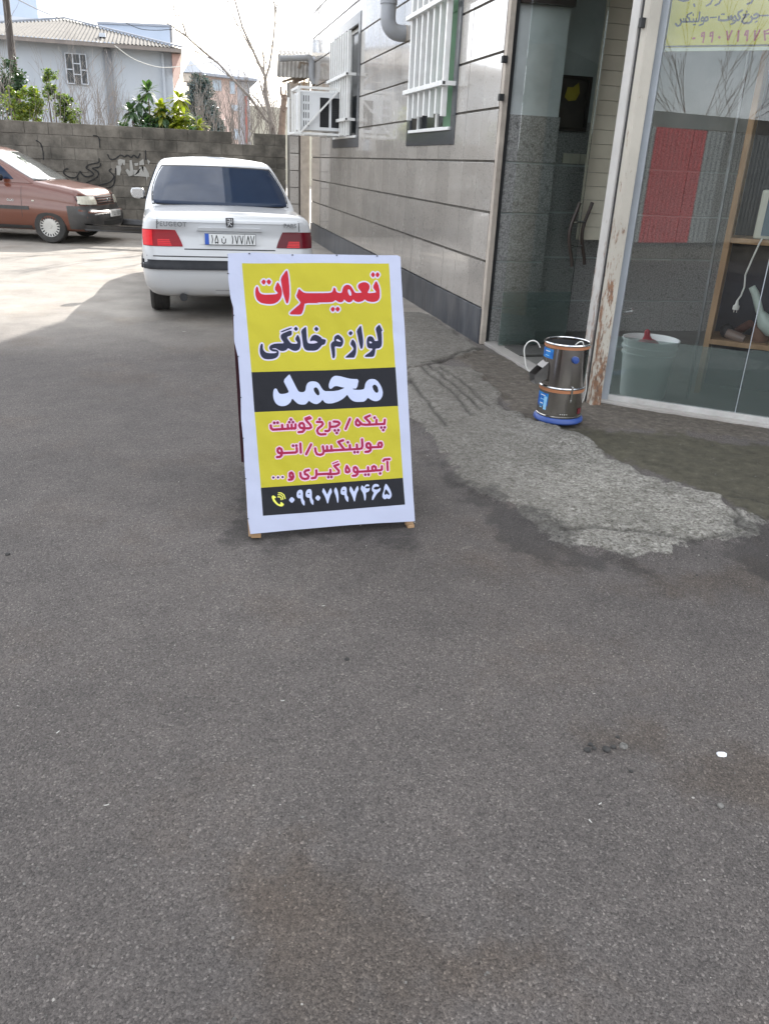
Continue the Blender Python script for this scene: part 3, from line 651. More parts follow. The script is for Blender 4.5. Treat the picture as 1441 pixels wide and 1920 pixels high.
mb = MB(); mb.prism([(3.36, 2.08), (3.40, 2.05), (3.47, 2.06), (3.50, 2.12), (3.48, 2.20), (3.43, 2.16), (3.38, 2.16)], lambda x, y: (x, 7.376, y), (0, .003, 0)); P_(mb, 'yellow_flower', pm('yellow print', (.45, .36, .04), (.35, .26, .03), 9, .5), fr)
sw = thing('wall_switches', 'cream double switch plates on dark stone inside the doorway', 'switch', (3.5, 7.39, 1.6))
for k in range(3):
    mb = MB(); x = 3.42 + k * .085; mb.box(x, x + .08, 7.385, 7.399, 1.545, 1.63); P_(mb, 'switch_plate', M_cream, sw, bevel=.003)
cp = thing('reflection_planks', 'cream planks added for a reflection, hanging behind the free edge of the glass door', 'reflection planks', (3.3, 6.95, 1))  # solid planks added in place of a pale reflection in the door glass
CPY = 6.95; xl = onY(1089, 380, CPY).x
for k in range(18):
    z = .92 + k * .112; mb = MB(); mb.box(xl, xl + .42, CPY, CPY + .02, z + .001, z + .110); P_(mb, 'plank', M_cream, cp, bevel=.002)
# bucket behind the window
bc = wpt(.235, .26, 0)
bk = thing('bucket', 'white plastic bucket behind the tinted lower shop window', 'bucket', (bc.x, bc.y, .016))
mb = MB(); mb.lathe([(r_ * 1.17, z_) for r_, z_ in [(0, .0), (.128, 0), (.132, .01), (.152, .30), (.160, .302), (.160, .315), (.153, .317), (.156, .345), (.165, .347), (.165, .36), (.156, .362), (.158, .395), (.168, .397), (.168, .41), (.160, .41), (.128, .02), (0, .02)]], n=40)
mb.build('bucket_shell', M_bucket, bk, smooth=35)
sc_ = thing('red_funnel', 'red plastic scoop standing inside the white bucket', 'scoop', (bc.x - .03, bc.y - .02, .33))
mb = MB(); mb.lathe([(.11, .0), (.10, .03), (.075, .07), (.035, .10), (.022, .13), (.018, .17), (.008, .18), (0, .182)], n=24); o = mb.build('scoop_shell', M_red, sc_, smooth=40); o.rotation_euler = (R(12), R(-16), 0)
# wooden shelf and its clutter
sh = thing('wooden_shelf', 'raw wooden shelf unit behind the right part of the shop window', 'shelf', tuple(wpt(1.0, .75, 0)))
SN0, SN1 = .55, .92
mb = MB(); wbox(mb, .565, .605, SN0, SN1, .02, 2.6); P_(mb, 'side_board', M_wood, sh, bevel=.003)
mb = MB(); wbox(mb, .575, .60, SN0 - .02, SN0 - .002, 1.05, 2.5); P_(mb, 'batten', M_wood, sh)
for z in (.385, 1.075):
    mb = MB(); wbox(mb, .606, 2.4, SN0, SN1, z, z + .035); P_(mb, 'shelf_board', M_wood, sh, bevel=.002)
mb = MB(); wbox(mb, .606, 2.4, SN1 + .001, SN1 + .015, .02, 2.6); P_(mb, 'back_board', pm('navy board', (.018, .020, .032), (.012, .014, .022), 4, .7), sh)
rod = MB(); rod.tube([wpt(.545, .30, .03), wpt(.50, .36, 2.3)], .011, 8); o = rod.build('leaning_rod', pm('dull steel', (.22, .23, .23), (.15, .155, .155), 5, .4, metal=.6), None, smooth=40); tag(o, 'thin grey metal rod leaning upright behind the shop window', 'rod')
bxk = thing('countertop_appliance', 'cream appliance with a blue grey door on the upper shelf', 'appliance', tuple(wpt(1.0, .7, 1.11)))
mb = MB(); wbox(mb, .74, 1.25, SN0 + .02, SN1 - .03, 1.112, 1.42); P_(mb, 'case', pm('cream enamel', (.60, .60, .50), (.54, .54, .45), 5, .35), bxk, bevel=.012)
mb = MB(); wbox(mb, .785, 1.22, SN0 + .012, SN0 + .019, 1.135, 1.40); P_(mb, 'glass_front', pm('blue grey panel', (.12, .18, .22), (.10, .15, .19), 4, .15), bxk)
pts = [wpt(.80, SN0 - .012, 1.12), wpt(.79, SN0 - .03, 1.09), wpt(.765, SN0 - .03, .98), wpt(.745, SN0 - .03, .88), wpt(.755, SN0 - .03, .80), wpt(.745, SN0 - .03, .74), wpt(.73, SN0 - .03, .71)]
mb = MB(); mb.tube(pts, .006, 8); pc_ = P_(mb, 'power_cord', M_cable, bxk, smooth=50)
mb = MB(); c0 = wpt(.73, SN0 - .03, .71); mb.lathe([(.007, 0), (.012, -.03), (.022, -.04), (.022, -.065), (0, -.065)], c=tuple(c0), n=12)
for dx in (-.009, .009): mb.bar(c0 + T * dx + Vector((0, 0, -.065)), c0 + T * dx + Vector((0, 0, -.085)), .004)
P_(mb, 'plug', M_cable, pc_, smooth=40)
# shelf clutter
c1 = wpt(.70, SN0 + .14, .42)
mb = MB(); mb.lathe([(0, 0), (.03, .003), (.048, .03), (.05, .05), (.04, .08), (.015, .096), (0, .097)], n=20); o = mb.build('dark_ball', M_plastic, None, smooth=60); o.location = c1; tag(o, 'small black round appliance part on the lower shelf', 'appliance part')
for (s, n_, z, ax, ln, r_, m_, lb, cat) in ((.80, .16, .50, (.5, -.7, .5), .17, .03, pm('brown plastic', (.14, .06, .045), (.10, .045, .035), 6, .35), 'brown plastic tube leaning at the back of the lower shelf', 'tube'),
                                            (.76, .06, .45, (.9, -.1, -.25), .13, .035, pm('taupe plastic', (.22, .16, .13), (.17, .12, .10), 6, .4), 'taupe cylindrical handle lying on the lower shelf', 'tube')):
    c = wpt(s, SN0 + n_, z); d = (T * ax[0] + N * ax[1] + Vector((0, 0, ax[2]))).normalized()
    mb = MB(); mb.tube([c - d * ln / 2, c - d * ln * .3, c + d * ln * .3, c + d * ln / 2], [r_ * .8, r_, r_, r_ * .9], 16); o = mb.build('appliance_tube', m_, None, smooth=40); tag(o, lb, cat)
mx_ = thing('hand_mixer', 'pale green stick mixer propped on the lower shelf', 'mixer', tuple(wpt(.92, SN0 + .05, .5)))
M_mint = pm('mint plastic', (.48, .56, .50), (.42, .50, .45), 5, .35)
mb = MB(); mb.tube([wpt(.80, SN0 + .03, .80), wpt(.83, SN0 + .03, .76), wpt(.88, SN0 + .03, .65), wpt(.90, SN0 + .03, .61)], [.022, .026, .026, .022], 16); P_(mb, 'handle_grip', M_mint, mx_, smooth=40)
mb = MB(); mb.tube([wpt(.89, SN0 + .03, .63), wpt(.93, SN0 + .03, .575), wpt(.99, SN0 + .03, .53), wpt(1.03, SN0 + .03, .50)], [.03, .055, .06, .03], 16); P_(mb, 'motor_head', M_mint, mx_, smooth=40)
mb = MB(); mb.lathe([(0, 0), (.05, 0), (.062, .02), (.060, .10), (.045, .12), (0, .12)], n=24); o = mb.build('wooden_pot', pm('brown pot', (.22, .12, .08), (.16, .09, .06), 6, .4), None, smooth=35); o.location = wpt(.92, SN0 + .12, .421); tag(o, 'short brown pot under the stick mixer on the lower shelf', 'pot')
# ------------------------------------------------------------------ cement block wall at the end of the street
BWY = 17.9
bw = thing('block_wall', 'grey cement block wall with graffiti closing the end of the street', 'wall', (-1.5, BWY, 0))
mb = MB(); mb.box(-9.5, 2.15, BWY + .010, BWY + .17, -.1, 1.71); mb.box(-9.5, 1.07, BWY + .011, BWY + .169, 1.71, 1.91); mb.box(1.57, 2.15, BWY + .011, BWY + .169, 1.71, 1.91); P_(mb, 'mortar', M_blockm, bw)
bl = MB(); bl.box(0, .422, 0, .20, 0, .209); bme = None
rb = random.Random(11)
def blk(x, z, w=.422, hgt=.209):
    global bme
    dy = rb.uniform(-.006, .006)
    if abs(w - .422) < 1e-4:
        if bme is None: o = bl.build('cement_block', M_block, bw, bevel=.006); bme = o.data
        else: o = link('cement_block', bme, bw)
        o.matrix_basis = bw.matrix_basis.inverted() @ Matrix.Translation((x + rb.uniform(-.003, .003), BWY + dy, z)) @ Matrix.Rotation(rb.uniform(-.012, .012), 4, 'Z') @ Matrix.Rotation(rb.uniform(-.006, .006), 4, 'Y')
    else:
        m_ = MB(); m_.box(x, x + w, BWY + dy, BWY + .20, z, z + hgt); P_(m_, 'cement_block', M_block, bw, bevel=.006)
for r in range(9):
    z = -.015 + r * .2165; off = 0 if r % 2 else .2
    x = 2.17
    first = True
    while x > -4.3:
        wd = .422
        if first and off: wd = .206
        first = False
        if r == 8 and 1.05 < x - wd / 2 < 1.6: x -= .43; continue
        blk(x - wd, z, wd); x -= wd + .008
mb = MB(); 
for r in range(9): mb.box(-9.5, -4.75 + .1 * (r % 2), BWY, BWY + .2, -.015 + r * .2165, -.015 + r * .2165 + .209)
P_(mb, 'far_block_courses', M_block, bw)['kind'] = 'stuff'
# graffiti
def brush(name, mat, strokes, w, parent=bw, y=BWY - .010):
    mb = MB(); q = 0
    for st in strokes:
        p2 = [onY(80 + u / 6.55, 280 + v / 6.55, BWY) for u, v in st]
        p = []
        for i in range(len(p2) - 1):
            for k in range(4): p.append(p2[i].lerp(p2[i + 1], k / 4))
        p.append(p2[-1])
        for it in range(3): p = [p[0]] + [(p[i - 1] + p[i] * 2 + p[i + 1]) / 4 for i in range(1, len(p) - 1)] + [p[-1]]
        q += 1; vs = []
        for i, a in enumerate(p):
            t = (p[min(i + 1, len(p) - 1)] - p[max(i - 1, 0)]); nrm = Vector((-t.z, 0, t.x)).normalized(); ww = w * (.7 + .5 * rb.random()) / 2
            yy = y - .0006 * q
            vs += [(a.x + nrm.x * ww, yy, a.z + nrm.z * ww), (a.x - nrm.x * ww, yy, a.z - nrm.z * ww)]
        mb.add(vs, [(2 * i, 2 * i + 1, 2 * i + 3, 2 * i + 2) for i in range(len(p) - 1)])
    return P_(mb, name, mat, parent)
brush('graffiti', flat('black spray paint', (.018, .018, .018), .8), [
    [(320, 240), (280, 240), (250, 285), (300, 330), (350, 350), (410, 350), (440, 310), (465, 260), (480, 300), (520, 335), (580, 335), (640, 310), (600, 270), (530, 230), (550, 195), (620, 175), (700, 165), (695, 110)],
    [(715, 170), (710, 215), (650, 225), (600, 235), (670, 260), (695, 300), (670, 345), (600, 385), (540, 410)],
    [(850, 235), (810, 260), (850, 290), (885, 330), (860, 380), (800, 420), (690, 440)], [(700, 455), (790, 480), (860, 460), (890, 400), (900, 230)],
    [(430, 380), (440, 345)], [(800, 60), (830, 130), (900, 120), (960, 60), (1010, 100), (1040, 60), (1090, 110), (1120, 60), (1170, 120), (1200, 50)],
    [(1265, 10), (1268, 130)], [(620, -170), (700, -160), (705, -20)], [(-80, -110), (-20, -80), (10, 20), (15, 130)]], .024)
def daub(poly, y):
    return [tuple(onY(80 + u / 6.55, 280 + v / 6.55, BWY)) for u, v in poly]
mb = MB(); q = 0
for poly in ([(925, 130), (950, 120), (1015, 130), (1010, 200), (990, 190), (985, 160), (970, 200), (930, 190)], [(905, 200), (960, 195), (968, 250), (950, 320), (915, 318)],
             [(1070, 135), (1095, 130), (1115, 240), (1110, 320), (1060, 330), (1020, 260), (1040, 235), (1075, 270)], [(1115, 250), (1160, 255), (1180, 290), (1190, 210), (1215, 215), (1240, 290), (1240, 205), (1265, 220), (1310, 300), (1310, 340), (1120, 325)],
             [(1190, 150), (1240, 115), (1250, 190), (1190, 195)], [(1285, 120), (1322, 150), (1300, 190)], [(1128, 170), (1178, 165), (1175, 200), (1135, 205)], [(1270, 330), (1290, 335), (1285, 390)]):
    q += 1; mb.prism(daub(poly, 0), lambda x, yy, z: (x, BWY - .018 + .0005 * (q % 3), z), (0, .002, 0))
P_(mb, 'white_daubs', flat('chalky white paint', (.38, .37, .34), .9), bw)

# gate pier at the end of the tiled wall and its corrugated canopy
gp = thing('gate_pier', 'narrow beige plaster and stone pier at the far end of the tiled wall', 'pier', (2.38, 17.45, 0))
mb = MB(); mb.box(2.40, 2.575, 17.32, 17.9, 0, 2.85); P_(mb, 'plaster_pier', M_beige, gp, bevel=.004)
mb = MB(); mb.box(2.20, 2.365, 17.42, 17.88, 0, 2.85); P_(mb, 'pier_core', M_blockm, gp)
for k in range(9):
    mb = MB(); mb.box(2.19, 2.37, 17.40, 17.419, .02 + k * .315, .32 + k * .315); P_(mb, 'stone_slab', M_tile, gp, bevel=.003)
cn = thing('corrugated_canopy', 'small corrugated canopy with wooden boards over the gate pier', 'canopy', (2.3, 17.3, 3.0))
def corr(p0, e1, e2, amp, waves, n1, n2=2, thick=.006):
    mb = MB(); p0 = Vector(p0); e1 = Vector(e1); e2 = Vector(e2); nn_ = e1.cross(e2).normalized()
    for sgn in (0, 1):
        mb.grid(lambda u, v: tuple(p0 + e1 * u + e2 * v + nn_ * (amp * math.sin(u * waves * 2 * math.pi) + sgn * thick)), n1, n2)
    return mb
M_asb = pm('weathered fibre cement', (.36, .34, .31), (.26, .245, .225), 7, .9, dirt=(.12, .11, .10), dirt_amt=.5)
P_(corr((1.88, 16.85, 2.86), (.60, 0, .02), (.06, .30, .40), .010, 8, 90), 'lower_sheet', M_asb, cn, smooth=60, fix=False)
P_(corr((1.93, 17.15, 3.27), (.70, 0, .0), (.03, .5, .12), .012, 9, 90), 'top_sheet', M_asb, cn, smooth=60, fix=False)
for k, (x, w_, c) in enumerate(((2.36, .07, M_wood), (2.45, .06, M_cream), (2.53, .055, M_wood))):
    mb = MB(); mb.bar((x, 17.0, 2.45), (x + .06, 16.98, 2.86 + .02 * k), w_, .02); P_(mb, 'board', c, cn, bevel=.002)
mb = MB(); mb.bar((2.20, 16.98, 2.80), (2.34, 16.98, 3.12), .04, .04); mb.bar((2.0, 16.97, 2.80), (2.62, 16.97, 3.0), .03, .04); P_(mb, 'rafter', M_woodg, cn)
mb = MB(); mb.prism([(2.22, 2.78), (2.58, 2.92), (2.58, 3.14), (2.34, 3.16)], lambda x, z: (x, 17.02, z), (0, .02, 0)); P_(mb, 'gable_board', M_woodg, cn)
gt = thing('gutter_pipe', 'grey gutter pipe with elbow running along the corrugated canopy', 'pipe', (2.3, 16.9, 3.2))
mb = MB(); mb.tube([(1.95, 16.9, 3.17), (2.45, 16.88, 3.22)], .052, 16); P_(mb, 'gutter_run', M_pvc, gt, smooth=40)
mb = MB(); mb.tube([(2.44, 16.88, 3.22), (2.50, 16.88, 3.21), (2.54, 16.88, 3.15), (2.545, 16.88, 3.0), (2.545, 16.88, 2.90), (2.60, 16.88, 2.80)], .062, 16); P_(mb, 'elbow', M_pvc, gt, smooth=40)

# ------------------------------------------------------------------ houses beyond the wall
M_house = pm('pale blue grey render', (.42, .45, .49), (.36, .39, .43), .8, .9, dirt=(.40, .40, .40), dirt_amt=.4, stretch=(1, 1, .4))
M_house_d = pm('grey pilaster render', (.20, .215, .235), (.17, .18, .20), 1, .9)
M_far = pm('distant blue render', (.42, .48, .58), (.38, .44, .53), .5, .9)
M_farw = pm('distant white render', (.52, .55, .60), (.47, .50, .55), .6, .9)
M_roofs = pm('fibre cement roof', (.135, .125, .11), (.095, .088, .08), 2.5, .9, dirt=(.20, .18, .16), dirt_amt=.4, dirt_scale=.7)
M_pinkb = pm('pale pink brick', (.62, .46, .40), (.56, .42, .37), 3, .9)
M_roofg = pm('blue grey roof', (.30, .32, .36), (.25, .27, .31), 1, .7)
h1 = thing('grey_house', 'pale blue grey house with hipped corrugated roof behind the block wall', 'house', (-4, 34, 0))
mb = MB(); mb.box(-12, .02, 32.3, 42, 0, 4.70); P_(mb, 'wall', M_house, h1)
for x0, x1 in ((-2.20, -1.95), (-.32, -.24)):
    mb = MB(); mb.box(x0, x1, 32.2, 32.299, 0, 4.62); P_(mb, 'pilaster', M_house_d if x1 < -1 else M_house, h1)
mb = MB(); mb.box(-12, .34, 31.72, 31.80, 4.62, 4.74); mb.box(.02, .34, 31.8, 42, 4.62, 4.74); P_(mb, 'fascia', pm('eave', (.22, .19, .17), (.17, .15, .14), 3, .8), h1)
mb = MB(); mb.prism([(.03, 4.0), (.33, 4.60), (.03, 4.60)], lambda x, z: (x, 32.0, z), (0, 9, 0)); P_(mb, 'eave_soffit', pm('pink soffit', (.45, .30, .26), (.38, .25, .22), 2, .9), h1)
ex0, ex1, ey, ez = -12.0, .36, 31.7, 4.75
ry, rz_, rx1 = 36.5, 5.90, -3.75
mb = MB(); nco = 1150
def roofpt(u, v):
    x = ex0 + (ex1 - ex0) * u; vm = 1.0 if x < rx1 else max(0.0, 1 - (x - rx1) / (ex1 - rx1)); q = v * vm
    rzz = rz_ - min(.75, max(0, rx1 - x) * .13)
    return (x, ey + (ry - ey) * q, ez + (rzz - ez) * q + .022 * math.sin(x * 2 * math.pi / .125))
mb.grid(roofpt, nco, 2); P_(mb, 'front_slope', M_roofs, h1, smooth=60, fix=False)
mb = MB(); mb.grid(lambda u, v: (ex1 + (rx1 - ex1) * v * (1 - abs(2 * u - 1)) * .98, ey + (ry * 2 - 2 * ey) * u, ez + (rz_ - ez) * v * (1 - abs(2 * u - 1)) - .03), 20, 6); P_(mb, 'side_slope', M_roofs, h1, fix=False)
mb = MB(); mb.bar((ex1, ey, ez + .04), (rx1, ry, rz_ + .05), .12, .05); mb.bar((rx1, ry, rz_ + .05), (rx1 - 5.7, ry, rz_ - .70), .12, .05); P_(mb, 'ridge_cap', M_roofg, h1)
mb = MB(); mb.box(-2.32, -2.12, 32.6, 32.9, 5.0, 5.12); P_(mb, 'roof_patch', M_farw, h1)
wx0, wx1, wz0, wz1 = -3.45, -2.76, 3.5, 4.42
hw = MB(); hw.box(wx0, wx1, 32.22, 32.27, wz0, wz1); P_(hw, 'pane', M_glasswin, h1)
mb = MB(); t_ = .03
for x in (wx0, wx0 + .23, wx0 + .46, wx1 - t_): mb.box(x, x + t_, 32.19, 32.219, wz0, wz1)
for a, b_, z in ((wx0 + t_, wx0 + .23, wz1 - t_), (wx0 + .26, wx0 + .46, wz1 - t_), (wx0 + .49, wx1 - t_, wz1 - t_), (wx0 + t_, wx0 + .23, wz0 + .42), (wx0 + .26, wx0 + .46, wz0 + .6), (wx0 + .26, wx0 + .46, wz0 + .28), (wx0 + .49, wx1 - t_, wz0 + .42), (wx0 + t_, wx0 + .23, wz0), (wx0 + .49, wx1 - t_, wz0)): mb.box(a, b_, 32.192, 32.217, z, z + t_)
P_(mb, 'window_frame', M_farw, h1)
b2 = thing('flat_block', 'flat blue grey building block rising behind the corrugated roof', 'building', (-3, 58, 0))
p0 = onY(186, 45, 58); p1 = onY(318, 50, 58)
mb = MB(); mb.prism([(p0.x, 0), (p1.x, 0), (p1.x, p1.z), (p0.x, p0.z)], lambda x, z: (x, 58, z), (0, 8, 0)); P_(mb, 'wall', M_far, b2)
mb = MB(); mb.prism([(p0.x - .1, p0.z + .003), (p1.x + .15, p1.z + .003), (p1.x + .15, p1.z + .12), (p0.x - .1, p0.z + .12)], lambda x, z: (x, 57.9, z), (0, 8.1, 0)); P_(mb, 'parapet', M_roofg, b2)
b3 = thing('white_block', 'white building with a long parapet behind the grey house', 'building', (-12, 52, 0))
p0 = onY(-60, 22, 52); p1 = onY(178, 36, 52)
mb = MB(); mb.prism([(p0.x, 0), (p1.x, 0), (p1.x, p1.z - .25), (p0.x, p0.z)], lambda x, z: (x, 52, z), (0, 5, 0)); P_(mb, 'wall', M_farw, b3)
p2 = onY(70, 15, 60); p3 = onY(-80, 5, 60)
b4 = thing('blue_block', 'pale blue upper storey of a building at the top left', 'building', (-12, 60, 0))
mb = MB(); mb.box(p3.x, p2.x, 60, 66, 0, p2.z + 2.6); P_(mb, 'wall', M_far, b4)

h2 = thing('pink_house', 'pale pink brick house with grey hipped roof in the distance', 'house', (2.5, 50, 0))
def o50(u, v, Y=50.0): return onY(u, v, Y)
a, b_ = o50(360, 128), o50(462, 150)
mb = MB(); mb.box(o50(352, 0).x, o50(440, 0).x, 50, 58, 0, o50(400, 140).z); P_(mb, 'wall', M_pinkb, h2)
mb = MB(); mb.box(o50(441, 0).x, o50(466, 0).x, 50.6, 57, 0, o50(400, 148).z); P_(mb, 'side_wall', M_farw, h2)
mb = MB(); mb.box(o50(456, 0).x, o50(460, 0).x, 50.4, 50.55, 0, 4.6); P_(mb, 'red_downpipe', pm('dull red', (.42, .14, .12), (.36, .12, .10), 2, .8), h2)
zr = o50(400, 138).z
mb = MB(); x0, x1 = o50(346, 0).x, o50(478, 0).x
mb.add([(x0, 49.4, zr), (x1, 49.4, zr - .15), (x1, 58.6, zr - .15), (x0, 58.6, zr), (x0 + 1.0, 54, zr + 1.05), (x1 - 2.2, 54, zr + 1.25), (x0, 49.4, zr - .12), (x1, 49.4, zr - .27), (x1, 58.6, zr - .27), (x0, 58.6, zr - .12)],
       [(0, 1, 5, 4), (1, 2, 5), (2, 3, 4, 5), (3, 0, 4), (0, 6, 7, 1), (1, 7, 8, 2), (2, 8, 9, 3), (3, 9, 6, 0), (6, 9, 8, 7)]); P_(mb, 'roof', M_roofg, h2)
ga = [o50(343, 138), o50(357, 114), o50(378, 138)]
mb = MB(); mb.prism([(p.x, p.z) for p in ga], lambda x, z: (x, 49.2, z), (0, 2.5, 0)); P_(mb, 'gable', M_farw, h2)
mb = MB(); g0 = o50(344, 154); g1 = o50(358, 140); mb.box(g0.x, g1.x, 49.3, 50.2, g0.z, g1.z); P_(mb, 'balcony', M_beige, h2)
M_farglass = pm('pale window glass', (.40, .47, .55), (.36, .43, .50), 1, .15)
for (u0, v0, u1, v1) in ((399, 150, 415, 170), (431, 152, 440, 176), (434, 197, 446, 208), (437, 242, 449, 262)):
    q0 = o50(u0, v1); q1 = o50(u1, v0); mb = MB(); mb.box(q0.x, q1.x, 49.93, 49.97, q0.z, q1.z); f_ = P_(mb, 'window', M_farw, h2)
    mb = MB(); mb.box(q0.x + .05, q1.x - .05, 49.90, 49.925, q0.z + .05, q1.z - .05); P_(mb, 'pane', M_farglass, f_)
mb = MB(); mb.box(3.5, 14, 55, 60, 0, onY(500, 200, 55).z); o = mb.build('long_shed', pm('pale yellow render', (.55, .52, .42), (.48, .45, .36), 1, .9)); tag(o, 'pale yellowish low building behind the bare tree', 'building')
# ------------------------------------------------------------------ vegetation
def leafcloud(parent, name, mat, centres, n, size, seed, aspect=.38, droop=.4, upright=False):
    rg = random.Random(seed); mb = MB()
    for _ in range(n):
        c, rad = rg.choice(centres); d = Vector((rg.gauss(0, 1), rg.gauss(0, 1), rg.gauss(0, 1))).normalized() * rad * rg.random() ** .5 * (1.6 if rg.random() < .22 else 1)
        p = Vector(c) + Vector((d.x, d.y, d.z)); s = size * rg.uniform(.6, 1.25)
        ax = Vector((rg.gauss(0, 1), rg.gauss(0, 1), rg.gauss(0, .5) - droop)).normalized() if not upright else Vector((rg.gauss(0, .4), rg.gauss(0, .4), 1)).normalized()
        sd_ = ax.orthogonal().normalized(); sd_ = (Matrix.Rotation(rg.uniform(0, 6.28), 3, ax) @ sd_) * s * aspect * .5; nn_ = ax.cross(sd_).normalized() * s * .07
        mb.add([p - ax * s * .5, p - ax * s * .08 + sd_ + nn_, p - ax * s * .08 - sd_ + nn_, p + ax * s * .22 + sd_ * .8 + nn_ * .3, p + ax * s * .22 - sd_ * .8 + nn_ * .3, p + ax * s * .5 - nn_ * 2],
               [(0, 1, 2), (1, 3, 4, 2), (3, 5, 4)])
    return P_(mb, name, mat, parent, fix=False)
def leafmat(name, a, b_, tr=.35):
    m, nt, b = newmat(name); v = _pos(nt); c = _ramp(nt, _noise(nt, v, 6, 3), [(.3, a), (.7, b_)])
    nt.links.new(c, b.inputs['Base Color']); b.inputs['Roughness'].default_value = .38
    t = nt.nodes.new('ShaderNodeBsdfTranslucent'); nt.links.new(_mix(nt, 1.0, c, (1.6, 1.9, .7), 'MULTIPLY'), t.inputs[0])
    ms = nt.nodes.new('ShaderNodeMixShader'); ms.inputs[0].default_value = tr; o = nt.nodes['Material Output']
    nt.links.new(b.outputs[0], ms.inputs[1]); nt.links.new(t.outputs[0], ms.inputs[2]); nt.links.new(ms.outputs[0], o.inputs[0]); return m
M_lgreen = leafmat('bright green leaf', (.10, .15, .045), (.20, .23, .07), .4); M_dgreen = leafmat('dark green leaf', (.022, .05, .025), (.045, .085, .035), .2)
M_loq = leafmat('loquat leaf', (.04, .085, .045), (.08, .13, .055), .25); M_yel = leafmat('yellow leaf', (.28, .27, .03), (.20, .24, .035)); M_con = leafmat('conifer needle', (.045, .075, .08), (.07, .10, .10), .1)
M_bark = pm('pale bark', (.28, .25, .23), (.20, .18, .165), 12, .9, bump=.3); M_barkd = pm('brown bark', (.22, .16, .13), (.15, .11, .09), 12, .9, bump=.4)
def stems(parent, name, paths, mat): 
    for p in paths:
        mb = MB(); mb.tube(p[0], p[1], 7); P_(mb, name, mat, parent, smooth=60)
def pt(u, v, Y): return onY(u, v, Y)
def shrub(name, label, cat, Y, blobs, mats, n, size, seed, group=None, **k):
    base = pt(blobs[0][0], blobs[0][1], Y); t = thing(name, label, cat, (base.x, Y, 0), group=group)
    rq = random.Random(seed + 9); cs = []
    for u, v, r, dy in blobs:
        c_ = pt(u, v, Y + dy)
        for _ in range(4): cs.append((c_ + Vector((rq.gauss(0, r * .55), rq.gauss(0, r * .4), rq.gauss(0, r * .55))), r * rq.uniform(.3, .75)))
    for j, (m_, fr_) in enumerate(mats): leafcloud(t, 'foliage', m_, cs, int(n * fr_), size, seed + j, **k)
    rg = random.Random(seed)
    for c, r in cs[::max(1, len(cs) // 4)]:
        mb = MB(); mb.tube([(base.x + rg.uniform(-.2, .2), Y, 0), (c.x * .5 + base.x * .5, Y, c.z * .5), (c.x, c.y, c.z)], [.03, .02, .008], 6); P_(mb, 'stem', M_barkd, t, smooth=60)
    return t
shrub('evergreen_tree', 'dark grey green tree at the left edge behind the block wall', 'tree', 20.5, [(5, 180, .35, 0), (18, 150, .22, .2), (0, 215, .35, .3), (30, 165, .18, 0), (-30, 190, .5, 0), (40, 210, .2, .5)], [(M_dgreen, 1)], 3800, .085, 21, aspect=.45)
shrub('citrus_bush', 'bright yellow green bush over the left part of the block wall', 'bush', 19.4, [(40, 200, .22, 0), (60, 190, .22, .1), (55, 215, .22, 0), (75, 205, .16, 0), (25, 212, .2, 0), (35, 180, .12, .1)], [(M_lgreen, .8), (M_yel, .2)], 3000, .075, 31, aspect=.45)
shrub('climbing_shrub', 'tall leaning green shrub beside the bright bush', 'bush', 19.6, [(92, 145, .13, 0), (98, 160, .14, 0), (105, 178, .16, 0), (112, 195, .17, 0), (122, 212, .18, 0), (128, 190, .10, 0), (118, 225, .18, 0)], [(M_lgreen, .75), (M_dgreen, .25)], 2200, .075, 41, aspect=.45)
def loquat(u, v, Y, seed, label, yel=.2, sc=1.0):
    c0 = pt(u, v, Y); t = thing('loquat_tree', label, 'tree', (c0.x, Y, 0), group='loquat trees behind the wall'); rg = random.Random(seed)
    heads = [(Vector((c0.x, Y, c0.z)), 1)] + [(Vector((c0.x + rg.uniform(-.35, .35) * sc, Y + rg.uniform(-.3, .3), c0.z - rg.uniform(.1, .6) * sc)), .9) for _ in range(11)]
    mbs = {0: MB(), 1: MB()}
    for hd, q in heads:
        mb0 = MB(); mb0.tube([(c0.x, Y, 0), (c0.x * .6 + hd.x * .4, Y, hd.z * .6), tuple(hd)], [.035, .02, .01], 6); P_(mb0, 'branch', M_barkd, t, smooth=60)
        young = rg.random() < yel
        for k in range(34):
            a = rg.uniform(0, 6.28); el = rg.uniform(-.9, 1.1); d = Vector((math.cos(a) * math.cos(el), math.sin(a) * math.cos(el), math.sin(el))); ln = rg.uniform(.16, .30) * q * sc
            sdv = d.cross(Vector((0, 0, 1))).normalized() * ln * .16; p = hd + d * .02; dr_ = Vector((0, 0, -ln * .28))
            mbs[1 if young else 0].add([p, p + d * ln * .4 + sdv, p + d * ln * .4 - sdv, p + d * ln * .75 + sdv * .8 + dr_ * .5, p + d * ln * .75 - sdv * .8 + dr_ * .5, p + d * ln + dr_], [(0, 1, 2), (1, 3, 4, 2), (3, 5, 4)])
    P_(mbs[0], 'foliage', M_loq, t, fix=False)
    if mbs[1].v: P_(mbs[1], 'young_foliage', M_yel, t, fix=False)
loquat(278, 172, 19.3, 51, 'tallest loquat with long drooping leaves left of centre behind the block wall', .15, 1.15)
loquat(335, 185, 19.4, 52, 'loquat with yellowing young leaves nearest the dark conifer', .5, 1.1)
loquat(248, 215, 19.2, 53, 'small low loquat at the left end of the loquat clump', .1, .8)
loquat(305, 212, 19.1, 54, 'low bushy loquat with bright yellow leaves in the middle of the clump', .6, 1.0)
loquat(352, 232, 19.0, 55, 'lowest loquat at the right end of the clump, just over the wall top', .1, .8)
